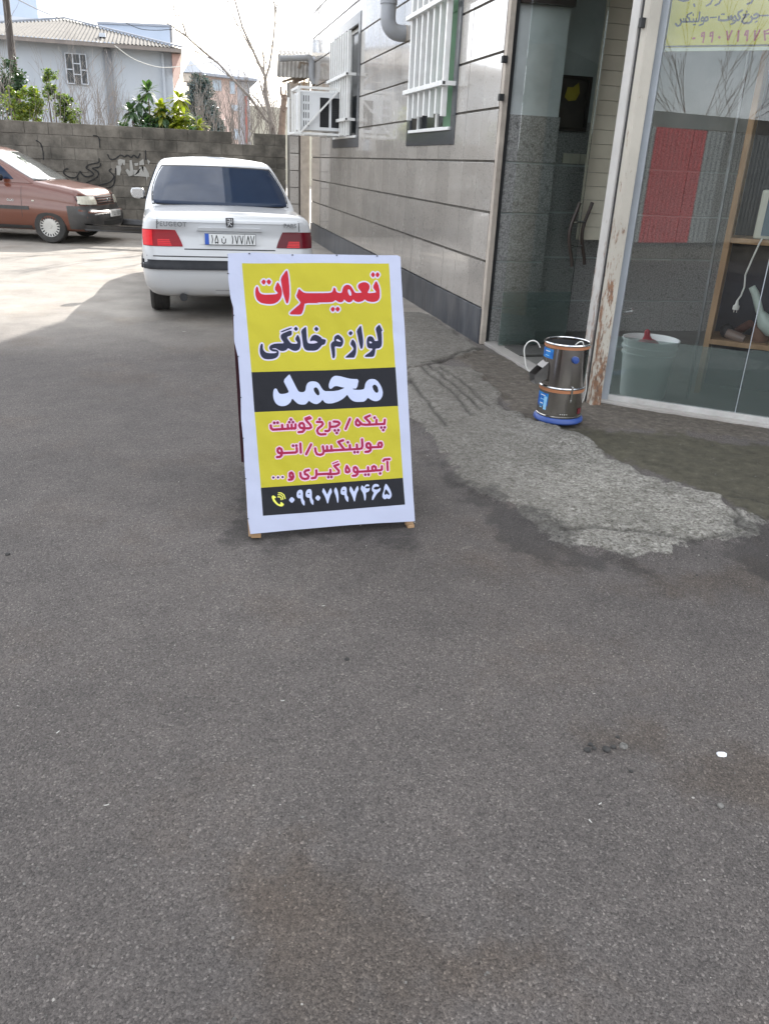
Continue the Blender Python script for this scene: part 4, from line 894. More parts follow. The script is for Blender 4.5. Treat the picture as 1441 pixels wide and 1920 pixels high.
# conifer
t = thing('conifer_tree', 'dark blue green conifer in front of the pink house', 'tree', (pt(380, 200, 30).x, 30, 0))
mb = MB(); cx_ = pt(383, 200, 30).x; mb.tube([(cx_, 30, 0), (cx_ - .1, 30, 3.9)], [.12, .03], 8); P_(mb, 'trunk', M_barkd, t, smooth=60)
rg = random.Random(61); cs = []
for k in range(60):
    z = rg.uniform(1.7, 3.85); r = (4.0 - z) * .42 + .08; a = rg.uniform(0, 6.28); cs.append(((cx_ - .1 + r * .75 * math.cos(a), 30 + r * .75 * math.sin(a), z), .17))
leafcloud(t, 'foliage', M_con, cs, 8000, .17, 62, aspect=.22, droop=-.3)
# bare trees
def bare(parent, start, dirv, length, rad, depth, rg, paths, spread=.5, up=.1):
    p = Vector(start); d = Vector(dirv).normalized(); pts = [p.copy()]; rs = [rad]; n = 6
    for i in range(n):
        d = (d + Vector((rg.gauss(0, .09), rg.gauss(0, .09), rg.gauss(0, .06) + up * .1))).normalized(); p = p + d * length / n; pts.append(p.copy()); rs.append(rad * (1 - .6 * (i + 1) / n))
        if depth > 0 and i >= 1 and rg.random() < .75:
            dd = (d + Vector((rg.uniform(-1, 1), rg.uniform(-.6, .6), rg.uniform(-.1, .8))) * spread).normalized(); bare(parent, p, dd, length * rg.uniform(.4, .65), rs[-1] * .6, depth - 1, rg, paths, spread, up)
    paths.append((pts, rs))
def baretree(label, Y, limbs, seed, mat, group=None, depth=1, name='bare_tree'):
    b0 = limbs[0][0][0]; base = pt(b0[0], b0[1], Y); t = thing(name, label, 'tree', (base.x, Y, 0), group=group); rg = random.Random(seed)
    m1 = MB(); tw = MB()
    for pl, r0, r1, sub in limbs:
        P3 = [pt(u, v, Y) + Vector((0, rg.uniform(-.12, .12), 0)) for u, v in pl]; n = len(P3); rs = [r0 + (r1 - r0) * i / (n - 1) for i in range(n)]
        q = MB(); q.tube(P3, rs, 8); P_(q, 'branch' if r0 < .06 else 'trunk', mat, t, smooth=60)
        for k in range(sub):
            i = rg.randrange(max(0, n - 2), n - 1) if n > 2 and rg.random() < .5 else rg.randrange(0, n - 1); f = rg.random(); s = P3[i].lerp(P3[i + 1], f); dv = (P3[i + 1] - P3[i]).normalized() + Vector((rg.uniform(-.8, .8), rg.uniform(-.5, .5), rg.uniform(0, .6)))
            paths = []; bare(t, s, dv, rg.uniform(.3, .9), r1 * .8 + .003, depth, rg, paths, .5)
            for p_, r_ in paths: tw.tube(p_, r_, 4, cap=False)
    if tw.v: P_(tw, 'twigs', mat, t, fix=False)['kind'] = 'stuff'
    return t
baretree('thin forked bare tree rising right of the notch in the block wall', 19.3, [([(510, 300), (510, 250), (505, 215), (500, 180), (498, 147)], .06, .035, 2), ([(498, 147), (490, 128), (478, 105), (466, 80), (455, 50), (440, 0), (432, -40)], .032, .012, 12),
    ([(498, 147), (505, 125), (512, 85), (515, 40), (514, -30)], .025, .010, 9), ([(478, 105), (462, 78), (445, 45), (430, 10), (420, -30)], .014, .006, 8)], 71, M_bark)
baretree('bare tree with a long diagonal branch reaching up to the left', 19.2, [([(520, 300), (515, 240), (500, 225), (470, 185), (440, 152), (410, 120), (380, 95), (350, 68), (330, 55)], .036, .012, 16), ([(515, 240), (500, 210), (480, 185), (465, 170)], .02, .006, 3), ([(520, 235), (505, 180), (497, 150), (492, 120)], .012, .004, 2)], 72, M_bark)
baretree('lopped brown tree stump beside the gate pier', 18.9, [([(528, 300), (528, 250), (530, 215), (532, 190), (533, 178)], .085, .05, 0), ([(532, 190), (527, 175), (526, 163)], .03, .018, 0), ([(533, 185), (539, 180), (541, 172)], .025, .012, 0), ([(531, 210), (538, 202), (543, 195)], .02, .012, 2)], 73, M_barkd)
rg = random.Random(75)
sp_ = thing('bare_thicket', 'tangle of bare twigs and dry shrubs behind the block wall', 'shrub', (0, 19.8, 0)); tw = MB()
for (u0, u1, vtop, n) in ((140, 235, 140, 40), (50, 130, 110, 16), (350, 425, 175, 24), (430, 545, 180, 60), (0, 60, 110, 8)):
    for k in range(n):
        u = rg.uniform(u0, u1); Y = rg.uniform(18.8, 21.5); b0 = pt(u, 275, Y); top = pt(u + rg.uniform(-22, 22), rg.uniform(vtop, 225), Y); paths = []
        bare(sp_, b0, top - b0, (top - b0).length, rg.uniform(.008, .016), 2 if k % 2 else 1, rg, paths, .6)
        for p_, r_ in paths: tw.tube(p_, [max(.003, q) for q in r_], 4, cap=False)
P_(tw, 'twigs', M_bark, sp_, fix=False)['kind'] = 'stuff'
# pole and wires
up = thing('utility_pole', 'dark wooden utility pole at the left edge behind the block wall', 'pole', (pt(20, 120, 22).x, 22, 0))
mb = MB(); a = pt(5, -60, 22); b_ = pt(27, 140, 22); d = (a - b_); mb.tube([b_ - d * 1.8 * 0 + Vector((0, 0, -b_.z)), b_, a, a + d * .6], [.10, .085, .07, .065], 12); P_(mb, 'shaft', M_darkwood, up, smooth=50)
def wire(name, label, pts, r=.010):
    P3 = []
    for i in range(len(pts) - 1):
        for k in range(6): P3.append(pts[i].lerp(pts[i + 1], k / 6))
    P3.append(pts[-1])
    for _ in range(6): P3 = [P3[0]] + [(P3[i - 1] + P3[i] * 2 + P3[i + 1]) / 4 for i in range(1, len(P3) - 1)] + [P3[-1]]
    m_ = MB(); m_.tube(P3, r, 5); o = m_.build(name, M_black if 'dark' in label else M_cable, None, smooth=60); tag(o, label, 'wire'); return o
wire('overhead_wire', 'dark wire running down from the top left to the roof ridge', [pt(28, -4, 24), pt(75, 20, 27), pt(120, 37, 31)], .012)
wire('overhead_wire', 'pale sagging wire crossing in front of the grey house', [pt(215, 85, 24), pt(250, 112, 24), pt(300, 128, 24), pt(345, 124, 24), pt(385, 118, 24), pt(440, 110, 24)], .010)
wire('overhead_wire', 'dark sagging wire before the flat blue block', [pt(236, 43, 30), pt(265, 56, 30), pt(300, 57, 30), pt(330, 54, 30), pt(372, 80, 30)], .010)
wire('overhead_wire', 'thin dark wire high between the branches and the corrugated canopy', [pt(380, 98, 24), pt(440, 105, 22), pt(520, 108, 18.6)], .004)
# ------------------------------------------------------------------ cars
def lerp_tab(tab, x):
    if x <= tab[0][0]: return tab[0][1]
    for (a, b), (c, d) in zip(tab, tab[1:]):
        if x <= c:
            f = (x - a) / (c - a); f = f * f * (3 - 2 * f) * .5 + f * .5; return b + (d - b) * f
    return tab[-1][1]
def outline(w, yr, yf, Rr, Rf, bow_r, bow_f, n=10):
    """half outline rear centre -> side -> front centre"""
    pts = []
    for i in range(7): x = (w - Rr) * i / 7; pts.append((x, yr + bow_r * (x / w) ** 2))
    for i in range(n + 1):
        a = math.pi / 2 * i / n; x = w - Rr + Rr * math.sin(a); pts.append((x, yr + bow_r * (x / w) ** 2 + Rr * .8 * (1 - math.cos(a))))
    y0 = pts[-1][1]; y1 = yf - bow_f - Rf
    for i in range(1, 26): pts.append((w, y0 + (y1 - y0) * i / 26))
    for i in range(n + 1):
        a = math.pi / 2 * i / n; x = w - Rf + Rf * math.cos(a); pts.append((x, y1 + Rf * math.sin(a) + bow_f * (1 - (x / w) ** 2)))
    for i in range(1, 8): x = (w - Rf) * (1 - i / 7); pts.append((x, yf - bow_f * (x / w) ** 2))
    return pts
def hull(levels, zfun, top):
    """levels: (t, w, yr, yf, Rr, Rf, bow_r, bow_f); zfun(t,y); top rings: (s, dy_rear, dy_front, crown)"""
    mb = MB(); rings = []
    for L_ in levels:
        t = L_[0]; h = outline(*L_[1:]); rings.append([(x, y, zfun(t, y)) for x, y in h])
    base = rings[-1]; ya, yb = base[0][1], base[-1][1]
    for s, dr, df, cr in top:
        r = []
        for (x, y, z) in base:
            f = (y - ya) / (yb - ya); yy = ya + dr + (yb - df - ya - dr) * f; r.append((x * s, yy, zfun(levels[-1][0], yy) + cr))
        rings.append(r)
    n = len(rings[0])
    full_ = []
    for r in rings: full_.append([(x, y, z) for x, y, z in r] + [(-x, y, z) for x, y, z in r[-2:0:-1]])
    k = len(full_[0]); vs = [p for r in full_ for p in r]
    fs = [(j * k + i, j * k + (i + 1) % k, (j + 1) * k + (i + 1) % k, (j + 1) * k + i) for j in range(len(full_) - 1) for i in range(k)]
    mb.add(vs, fs)
    mb.f.append(tuple(reversed(range(k)))); mb.m.append(0)
    # close the last ring across
    b0 = (len(full_) - 1) * k; h = n
    for i in range(n - 1):
        a, b = b0 + i, b0 + i + 1; c = b0 + (k - i) % k; d = b0 + (k - i - 1) % k
        if i == 0: mb.f.append((a, b, d))
        elif i == n - 2: mb.f.append((a, b, c))
        else: mb.f.append((a, b, d, c))
        mb.m.append(0)
    return mb
def bvh_of(obs):
    vs, fs = [], []
    for o in obs:
        b = len(vs); vs += [v.co.copy() for v in o.data.vertices]; fs += [tuple(i + b for i in p.vertices) for p in o.data.polygons]
    return BVHTree.FromPolygons(vs, fs)
def patch(bvh, name, mat, quad, face, parent, off=.004, n=(8, 5), depth=.02, smooth=60, rnd_=0):
    """quad: 4 2-D corners (bl, br, tr, tl) projected on the body. face rear/front: (x,z); right/left: (y,z)"""
    far = {'rear': Vector((0, -3, 0)), 'front': Vector((0, 9, 0)), 'right': Vector((3, 0, 0)), 'left': Vector((-3, 0, 0)), 'top': Vector((0, 0, 4))}[face]
    dirs = {'rear': Vector((0, 1, 0)), 'front': Vector((0, -1, 0)), 'right': Vector((-1, 0, 0)), 'left': Vector((1, 0, 0)), 'top': Vector((0, 0, -1))}[face]
    q = [Vector(p) for p in quad]; nu, nv = n; P = []
    for j in range(nv + 1):
        for i in range(nu + 1):
            u, v = i / nu, j / nv
            if rnd_:
                uu_, vv_ = 2 * u - 1, 2 * v - 1; k = 1 - rnd_ * (uu_ * uu_ * vv_ * vv_); u, v = (uu_ * k + 1) / 2, (vv_ * k + 1) / 2
            p = q[0].lerp(q[1], u).lerp(q[3].lerp(q[2], u), v)
            o = {'rear': Vector((p.x, far.y, p.y)), 'front': Vector((p.x, far.y, p.y)), 'right': Vector((far.x, p.x, p.y)), 'left': Vector((far.x, p.x, p.y)), 'top': Vector((p.x, p.y, far.z))}[face]
            hit, nr, _, _ = bvh.ray_cast(o, dirs)
            if hit is None: hit = o + dirs * 3.2
            P.append(hit - dirs * off)
    mb = MB(); k = nu + 1; mb.add(P, [(j * k + i, j * k + i + 1, (j + 1) * k + i + 1, (j + 1) * k + i) for j in range(nv) for i in range(nu)])
    if depth:
        ring = [i for i in range(nu + 1)] + [j * k + nu for j in range(1, nv + 1)] + [nv * k + i for i in range(nu - 1, -1, -1)] + [j * k for j in range(nv - 1, 0, -1)]
        b = len(mb.v); mb.v += [tuple(P[i] + dirs * (depth + off)) for i in ring]; m = len(ring)
        for i in range(m): mb.f.append((ring[i], ring[(i + 1) % m], b + (i + 1) % m, b + i)); mb.m.append(0)
    return mb.build(name, mat, parent, smooth=smooth)
def cut_arches(body, wheels, r, w):
    cut = MB()
    for y, z in wheels: cut.lathe([(0, -w - .2), (r, -w - .2), (r, -w + .26), (0, -w + .26)], (0, y, z), 28, 0, 'X'); cut.lathe([(0, w - .26), (r, w - .26), (r, w + .2), (0, w + .2)], (0, y, z), 28, 0, 'X')
    c = cut.build('cut', M_dark); bm = bmesh.new(); bm.from_mesh(c.data); bmesh.ops.remove_doubles(bm, verts=bm.verts, dist=1e-5); bmesh.ops.recalc_face_normals(bm, faces=bm.faces); bm.to_mesh(c.data); bm.free()
    m = body.modifiers.new('b', 'BOOLEAN'); m.operation = 'DIFFERENCE'; m.object = c; m.solver = 'EXACT'; m.material_mode = 'TRANSFER'
    bpy.context.view_layer.update(); dg = bpy.context.evaluated_depsgraph_get(); me = bpy.data.meshes.new_from_object(body.evaluated_get(dg)); body.modifiers.clear(); old = body.data; body.data = me
    me.polygons.foreach_set('use_smooth', [True] * len(me.polygons)); me.set_sharp_from_angle(angle=R(38)); bpy.data.objects.remove(c)
def wheel(parent, x, y, r, side, hub=True, seg=40, wd=.19):
    s = 1 if side > 0 else -1; mb = MB(); h = wd / 2
    prof = [(r * .62, -h), (r * .80, -h * 1.03), (r * .93, -h * .98), (r * .985, -h * .80)]
    for g in (-.55, -.18, .18, .55): prof += [(r, h * (g - .12)), (r, h * (g - .03)), (r - .008, h * (g - .025)), (r - .008, h * (g + .025)), (r, h * (g + .03)), (r, h * (g + .12))]
    prof += [(r * .985, h * .80), (r * .93, h * .98), (r * .80, h * 1.03), (r * .62, h)]
    mb.lathe(prof, (0, 0, 0), seg, 0, 'X'); ty = mb.build('wheel', M_tyre, parent, smooth=30); ty.location = (x, y, r)
    mb = MB(); mb.lathe([(0, s * h * .35), (r * .30, s * h * .55), (r * .34, s * h * .75), (r * .60, s * h * .80), (r * .64, s * h * .96), (r * .665, s * h * .90), (r * .665, -s * h * .5), (0, -s * h * .5)] if not hub else
                         [(0, s * h * .98), (r * .12, s * h * .98), (r * .14, s * h * .90), (r * .38, s * h * .95), (r * .60, s * h * .86), (r * .645, s * h * .95), (r * .665, s * h * .85), (r * .665, -s * h * .5), (0, -s * h * .5)], (0, 0, 0), seg, 0, 'X')
    mb.build('hubcap', M_hub, ty, smooth=40)
    mb = MB()
    for k in range(20 if hub else 8):
        a = 2 * math.pi * k / (20 if hub else 8); c, sn = math.cos(a), math.sin(a); ra, rb2 = r * .44, r * .59; hw_ = r * .035
        pts = [(s * (h * .93 + .004), c * ra - sn * hw_ * .7, sn * ra + c * hw_ * .7), (s * (h * .93 + .004), c * ra + sn * hw_ * .7, sn * ra - c * hw_ * .7), (s * (h * .90 + .004), c * rb2 + sn * hw_ * 1.4, sn * rb2 - c * hw_ * 1.4), (s * (h * .90 + .004), c * rb2 - sn * hw_ * 1.4, sn * rb2 + c * hw_ * 1.4)]
        mb.add(pts, [(0, 1, 2, 3)])
    mb.build('hub_slots', M_dark, ty)
    return ty
def textmesh(name, s, size, mat, parent, loc, rot, ext=.002, spacing=1.0, off=0):
    cu = bpy.data.curves.new(name, 'FONT'); cu.body = s; cu.size = size; cu.extrude = ext; cu.align_x = 'CENTER'; cu.align_y = 'CENTER'; cu.space_character = spacing; cu.offset = off
    o = bpy.data.objects.new('t', cu); COL.objects.link(o); bpy.context.view_layer.update()
    me = bpy.data.meshes.new_from_object(o.evaluated_get(bpy.context.evaluated_depsgraph_get())); bpy.data.objects.remove(o); me.materials.clear(); me.materials.append(mat)
    t = link(name, me, parent); t.location = loc; t.rotation_euler = rot; return t

# ---- white saloon seen from behind
WC = thing('parked_saloon', 'white four door saloon car parked behind the yellow sign, seen from the rear', 'car', (.445, 7.93, 0), R(1.5))
top1 = [(0, .935), (.25, .965), (.85, .985), (1.5, .97), (2.9, .94), (3.3, .90), (4.0, .80), (4.32, .70)]
def zf1(t, y): zb = .235; return zb + t * (lerp_tab(top1, y) - zb)
lv = [(0, .69, .10, 4.20, .16, .25, .03, .08), (.04, .735, .05, 4.26, .16, .25, .03, .08), (.14, .785, .012, 4.30, .15, .25, .035, .08), (.30, .800, .0, 4.32, .15, .25, .035, .08), (.42, .802, .0, 4.32, .15, .25, .035, .08),
      (.425, .792, .022, 4.30, .14, .25, .035, .08), (.55, .796, .03, 4.29, .13, .25, .035, .08), (.70, .794, .052, 4.27, .12, .25, .035, .08), (.84, .784, .062, 4.24, .12, .25, .035, .08), (.93, .764, .048, 4.20, .11, .25, .035, .08), (.975, .742, .052, 4.17, .10, .25, .035, .08), (1, .718, .080, 4.14, .10, .25, .035, .08)]
body1 = hull(lv, zf1, [(.94, .03, .05, .010), (.80, .09, .12, .018), (.5, .12, .2, .026), (.22, .12, .2, .030)]).build('body', [M_carwhite, M_dark], WC, smooth=35)
top2 = [(0, 1.0), (1, 1.0)]
zb0, zr0 = .93, 1.425
def glv(t, w, yr, yf, R1): return (t, w, yr, yf, R1, R1, .05, .10)
def zf2(t, y): return zb0 + t * (zr0 - zb0)
lv2 = [glv(0, .760, .80, 3.22, .15), glv(.18, .745, .92, 3.08, .14), glv(.5, .688, 1.17, 2.80, .13), glv(.78, .625, 1.40, 2.55, .12), glv(.90, .592, 1.50, 2.42, .12), glv(.96, .565, 1.58, 2.34, .12), glv(1, .525, 1.66, 2.27, .12)]
cab1 = hull(lv2, zf2, [(.8, .08, .06, .014), (.5, .1, .1, .028), (.2, .1, .1, .034)]).build('cabin', M_carwhite, WC, smooth=50)
bv1 = bvh_of([body1]); bc1 = bvh_of([cab1]); ball1 = bvh_of([body1, cab1])
# rear window
patch(bc1, 'window_rubber', M_black, [(-.730, .995), (.730, .995), (.595, 1.373), (-.595, 1.373)], 'rear', WC, .004, (20, 8), .02, rnd_=.06)
patch(bc1, 'rear_window', M_carglass, [(-.713, 1.006), (.713, 1.006), (.580, 1.362), (-.580, 1.362)], 'rear', WC, .009, (24, 10), .01, rnd_=.06)
for sd_, fc in ((-1, 'left'), (1, 'right')):
    patch(bc1, 'side_window', M_carglass, [(1.35, 1.02), (3.0, 1.0), (2.42, 1.34), (1.60, 1.36)], fc, WC, .005, (16, 6), .01, rnd_=.05)
    patch(bc1, 'window_pillar', M_black, [(2.02, 1.01), (2.08, 1.01), (2.06, 1.35), (2.00, 1.35)], fc, WC, .009, (2, 6), .01)
patch(bc1, 'windscreen', M_carglass, [(-.60, 1.02), (.60, 1.02), (.50, 1.36), (-.50, 1.36)], 'front', WC, .005, (12, 6), .01)
# boot shut lines
lz = .935
patch(bv1, 'boot_lip_strip', M_carwhite, [(-.60, .905), (.60, .905), (.60, .925), (-.60, .925)], 'rear', WC, .010, (16, 2), .02)  # raised body-colour strip along the boot lip
for x in (-.655, .655): patch(bv1, 'shut_line', M_black, [(x - .004, .842), (x + .004, .842), (x * .985 + .004, .935), (x * .985 - .004, .935)], 'rear', WC, .0015, (1, 6), 0)
for z, x in ((.665, .42), (.600, .76)): patch(bv1, 'shut_line', M_black, [(-x, z), (x, z), (x, z + .010), (-x, z + .010)], 'rear', WC, .002, (24, 1), 0)
# plate recess built as a darker framed panel
patch(bv1, 'plate_recess', M_carwhite, [(-.285, .715), (.285, .715), (.30, .848), (-.30, .848)], 'rear', WC, .006, (8, 3), .02)
patch(bv1, 'number_lamp_lip', M_carwhite, [(-.30, .835), (.30, .835), (.285, .862), (-.285, .862)], 'rear', WC, .032, (8, 2), .03)
pl = MB().box(-.235, .235, .005, .015, .715, .815).build('number_plate', M_plate, WC, bevel=.003); py = .028
pl.location = (0, py - .0125, 0)
mb = MB().box(-.233, -.195, .0025, .0045, .717, .813); o = mb.build('plate_band', M_plateblue, pl)
mb = MB(); mb.box(-.235, .235, .0035, .0048, .715, .7185); mb.box(-.235, .235, .0035, .0048, .8115, .815); mb.box(.132, .1355, .0035, .0048, .7186, .8114); mb.box(.2315, .235, .0035, .0048, .7186, .8114); mb.build('plate_border', M_ink, pl)
def strokes2d(mb, strokes, w, f, dz=.0):
    q = 0
    for st in strokes:
        for a, b in zip(st, st[1:]):
            a = Vector(a); b = Vector(b); d = (b - a)
            if d.length < 1e-6: continue
            d.normalize(); nrm = Vector((-d.y, d.x)) * w / 2; e = d * w * .35; q += 1
            mb.add([f(p.x, p.y, dz + q * .00002) for p in (a - e + nrm, a - e - nrm, b + e - nrm, b + e + nrm)], [(0, 1, 2, 3)])
DIG = {'1': [[(.45, 0), (.6, .5), (.45, 1)]], '8': [[(.1, 0), (.5, 1), (.9, 0)]], '7': [[(.1, 1), (.5, 0), (.9, 1)]], '9': [[(.75, .55), (.3, .55), (.25, .9), (.6, 1), (.75, .8), (.75, .3), (.85, 0)]],
       '5': [[(.5, 1), (.15, .35), (.2, .02), (.5, .15), (.8, .02), (.85, .35), (.5, 1)]], '6': [[(.8, 1), (.3, .9), (.3, .6), (.8, .55), (.3, .3), (.15, 0)]], 'n': [[(.05, .6), (.1, .15), (.5, 0), (.9, .15), (.95, .6)], [(.5, .75), (.5, .85)]]}
mb = MB(); 
for ch, x0 in (('1', -.185), ('5', -.145), ('n', -.08), ('1', .0), ('7', .04), ('7', .085), ('8', .145), ('7', .185)):
    strokes2d(mb, [[(x0 + px_ * .038, .728 + pz_ * .07) for px_, pz_ in s] for s in DIG[ch]], .008, lambda x, z, q: (x, .0040 - q, z))
mb.build('plate_digits', M_ink, pl, fix=False)
# lamps
for sx in (-1, 1):
    def X(a, b): return [(min(sx * a[0], sx * b[0]), a[1])]
    def qd(x0, x1, z0, z1, xi=None):     # outer x1, inner x0
        xi = x0 if xi is None else xi
        pts = [(sx * x0, z0), (sx * x1, z0), (sx * x1, z1), (sx * xi, z1)]
        return pts if sx > 0 else [pts[1], pts[0], pts[3], pts[2]]
    tl = patch(bv1, 'tail_lamp', M_tail if sx < 0 else M_tail3, qd(.425, .788, .690, .836, .49), 'rear', WC, .006, (20, 6), .03, rnd_=.03)
    patch(bv1, 'reflector', M_tail2, qd(.53, .655, .697, .752, .55), 'rear', tl, .009, (6, 3), .004)
    if sx < 0: patch(bv1, 'side_lens', M_tail2, qd(.700, .785, .697, .828), 'rear', tl, .009, (6, 3), .004)
    for k in range(3): patch(bv1, 'lens_rib', M_tail3, qd(.535, .65, .708 + k * .015, .711 + k * .015), 'rear', tl, .0105, (4, 1), 0)
    patch(bv1, 'side_strip', M_plastic, [(.16, .53), (3.2, .53), (3.2, .57), (.16, .57)], 'right' if sx > 0 else 'left', WC, .008, (20, 2), .02)
# bumper strip
patch(bv1, 'bumper_strip', M_plastic, [(-.795, .492), (.795, .492), (.795, .572), (-.795, .572)], 'rear', WC, .020, (40, 4), .04)
for sx, fc in ((-1, 'left'), (1, 'right')): patch(bv1, 'bumper_strip', M_plastic, [(.13, .492), (.62, .492), (.62, .572), (.13, .572)], fc, WC, .014, (8, 3), .03)
patch(bv1, 'tow_cover', M_carwhite, [(-.15, .262), (.02, .262), (.02, .30), (-.15, .30)], 'rear', WC, .004, (3, 2), .01)
patch(bv1, 'shut_line', M_black, [(-.152, .301), (.022, .301), (.022, .304), (-.152, .304)], 'rear', WC, .0045, (3, 1), 0)
mb = MB(); mb.tube([(-.45, .02, .235), (-.45, .35, .24)], .034, 16); mb.build('exhaust_pipe', M_dark, WC, smooth=40)
mb = MB(); mb.box(-.62, .62, .35, 4.0, .20, .26); mb.build('underbody', M_dark, WC)
# lettering and crest
textmesh('maker_lettering', 'PEUGEOT', .056, M_letter, WC, (-.525, .034, .885), (R(90), 0, 0), .003, 1.15, .0012)
textmesh('model_lettering', 'PARS', .050, M_letter, WC, (.56, .036, .895), (R(90), 0, 0), .003, 1.1, .0012)
mb = MB(); mb.prism([(-.036, .958), (.036, .958), (.034, .90), (.026, .878), (-.026, .878), (-.034, .90)], lambda x, z: (x, .030, z - .005), (0, .022, 0)); cr_ = mb.build('crest', M_ink, WC, bevel=.003)
lion = [[(-.024, .945), (-.012, .950), (0, .94), (.006, .925), (-.004, .91), (.004, .90), (.018, .888)], [(-.024, .93), (-.012, .928), (0, .922)], [(-.022, .915), (-.006, .912)], [(0, .915), (-.012, .90), (-.018, .886)], [(.006, .925), (.018, .915), (.022, .932), (.018, .95)], [(-.006, .948), (.004, .945), (.004, .93)]]
mb = MB(); strokes2d(mb, lion, .007, lambda x, z, q: (x, .0262 - q, z - .005)); mb.build('lion', M_badge, cr_, fix=False)
# mirrors and wheels
for sx in (-1, 1):
    mb = MB(); mb.lathe([(0, -.06), (.035, -.055), (.062, -.02), (.066, .02), (.05, .055), (0, .06)], (0, 0, 0), 20); o = mb.build('door_mirror', M_carwhite, WC, smooth=60); o.location = (sx * .845, 2.72, 1.03); o.scale = (1.25, .7, 1.0)
    mb = MB(); mb.box(-.05, .05, -.071, -.062, -.045, .045); q = mb.build('mirror_glass', M_chrome, o); mb = MB(); mb.box(-sx * .13 if sx > 0 else .02, -.02 if sx > 0 else .13, -.03, .03, -.06, -.03); mb.build('mirror_arm', M_plastic, o)
for sx in (-1, 1):
    for y in (.80, 3.42): wheel(WC, sx * .665, y, .292, sx, True, 40, .185)
cut_arches(body1, [(.80, .29), (3.42, .29)], .335, .80)

# ---- faded red hatchback, front half in view
RC_d = Vector((.96, -.28, 0)).normalized(); RC_r = Vector((RC_d.y, -RC_d.x, 0)) * 1.0
Wf = Vector((-2.15, 15.24, 0)); org = Wf + RC_d * .05 - RC_d * 3.02 - RC_r * .70
RC = thing('parked_hatchback', 'faded brownish red small car parked nose right along the block wall', 'car', tuple(org), math.atan2(RC_d.y, RC_d.x) - math.pi / 2)
topr = [(0, .90), (.5, .95), (1.2, .955), (2.1, .955), (2.62, .955), (2.78, .955), (3.1, .91), (3.45, .855), (3.66, .80), (3.74, .765), (3.86, .73)]
def zf3(t, y): zb = .20; return zb + t * (lerp_tab(topr, y) - zb)
lv = [(0, .70, .12, 3.70, .2, .22, .04, .10), (.05, .75, .06, 3.78, .2, .22, .04, .10), (.18, .785, .02, 3.825, .18, .22, .04, .10), (.40, .800, .0, 3.84, .18, .22, .04, .10), (.56, .800, .0, 3.825, .18, .22, .04, .10),
      (.575, .795, .03, 3.735, .16, .17, .04, .10), (.68, .798, .04, 3.73, .16, .17, .04, .10), (.83, .780, .06, 3.72, .14, .17, .04, .10), (.94, .755, .09, 3.695, .12, .16, .04, .10), (1, .715, .12, 3.655, .12, .15, .04, .10)]
body2 = hull(lv, zf3, [(.94, .04, .02, .012), (.80, .12, .05, .022), (.5, .2, .08, .034), (.2, .2, .1, .040)]).build('body', [M_carred, M_dark], RC, smooth=35)
zb1, zr1 = .93, 1.455
def zf4(t, y): return zb1 + t * (zr1 - zb1)
lv2 = [glv(0, .745, .15, 2.97, .12), glv(.15, .732, .22, 2.84, .12), glv(.5, .675, .40, 2.50, .12), glv(.80, .605, .62, 2.20, .12), glv(.92, .565, .74, 2.06, .12), glv(1, .51, .85, 1.93, .12)]
cab2 = hull(lv2, zf4, [(.8, .08, .08, .014), (.5, .12, .14, .028), (.2, .12, .14, .034)]).build('cabin', M_carred, RC, smooth=50)
bv2 = bvh_of([body2]); bc2 = bvh_of([cab2])
patch(bc2, 'window_rubber', M_black, [(-.725, .955), (.725, .955), (.580, 1.405), (-.580, 1.405)], 'front', RC, .004, (20, 8), .02, rnd_=.04)
patch(bc2, 'windscreen', M_wsglass, [(-.705, .965), (.705, .965), (.562, 1.393), (-.562, 1.393)], 'front', RC, .009, (24, 10), .01, rnd_=.04)
for fc in ('left', 'right'):
    patch(bc2, 'side_window', M_carglass, [(1.62, .985), (2.50, .975), (2.10, 1.31), (1.60, 1.345)], fc, RC, .005, (14, 6), .01, rnd_=.04)
    patch(bc2, 'side_window', M_carglass, [(.55, .985), (1.56, .985), (1.54, 1.345), (.85, 1.33)], fc, RC, .005, (14, 6), .01, rnd_=.04)
    for (a, b) in (((2.565, .40), (2.60, .93)), ((1.56, .40), (1.58, .93))): patch(bv2, 'shut_line', M_black, [(a[0], a[1]), (a[0] + .006, a[1]), (b[0] + .006, b[1]), (b[0], b[1])], fc, RC, .0015, (1, 10), 0)
    patch(bv2, 'side_strip', M_bumpg, [(.9, .52), (2.70, .52), (2.70, .575), (.9, .575)], fc, RC, .008, (16, 2), .02)
    patch(bv2, 'sill_strip', M_bumpg, [(.9, .215), (2.7, .215), (2.7, .27), (.9, .27)], fc, RC, .004, (10, 2), .01)  # dark grey strip along the bottom of the sill
patch(bv2, 'bumper', M_bumpg, [(.84, .225), (-.84, .225), (-.79, .60), (.79, .60)], 'front', RC, .018, (44, 8), .05) if False else None
for fc in ('left', 'right'): patch(bv2, 'bumper_end', M_bumpg, [(3.36, .24), (3.66, .24), (3.66, .608), (3.34, .608)], fc, RC, .007, (12, 8), .012)
patch(bv2, 'bumper', M_bumpg, [(.780, .222), (-.780, .222), (-.780, .612), (.780, .612)], 'front', RC, .007, (44, 10), .012)
patch(bv2, 'bumper_ledge', M_bumpg, [(-.74, 3.66), (.74, 3.66), (.70, 3.80), (-.70, 3.80)], 'top', RC, .004, (20, 3), 0) if False else None
patch(bv2, 'air_intake', M_dark, [(.40, .285), (-.40, .285), (-.42, .37), (.42, .37)], 'front', RC, .010, (10, 3), .004)
patch(bv2, 'bumper_groove', M_chrome, [(.66, .475), (-.66, .475), (-.66, .487), (.66, .487)], 'front', RC, .010, (30, 1), .004)
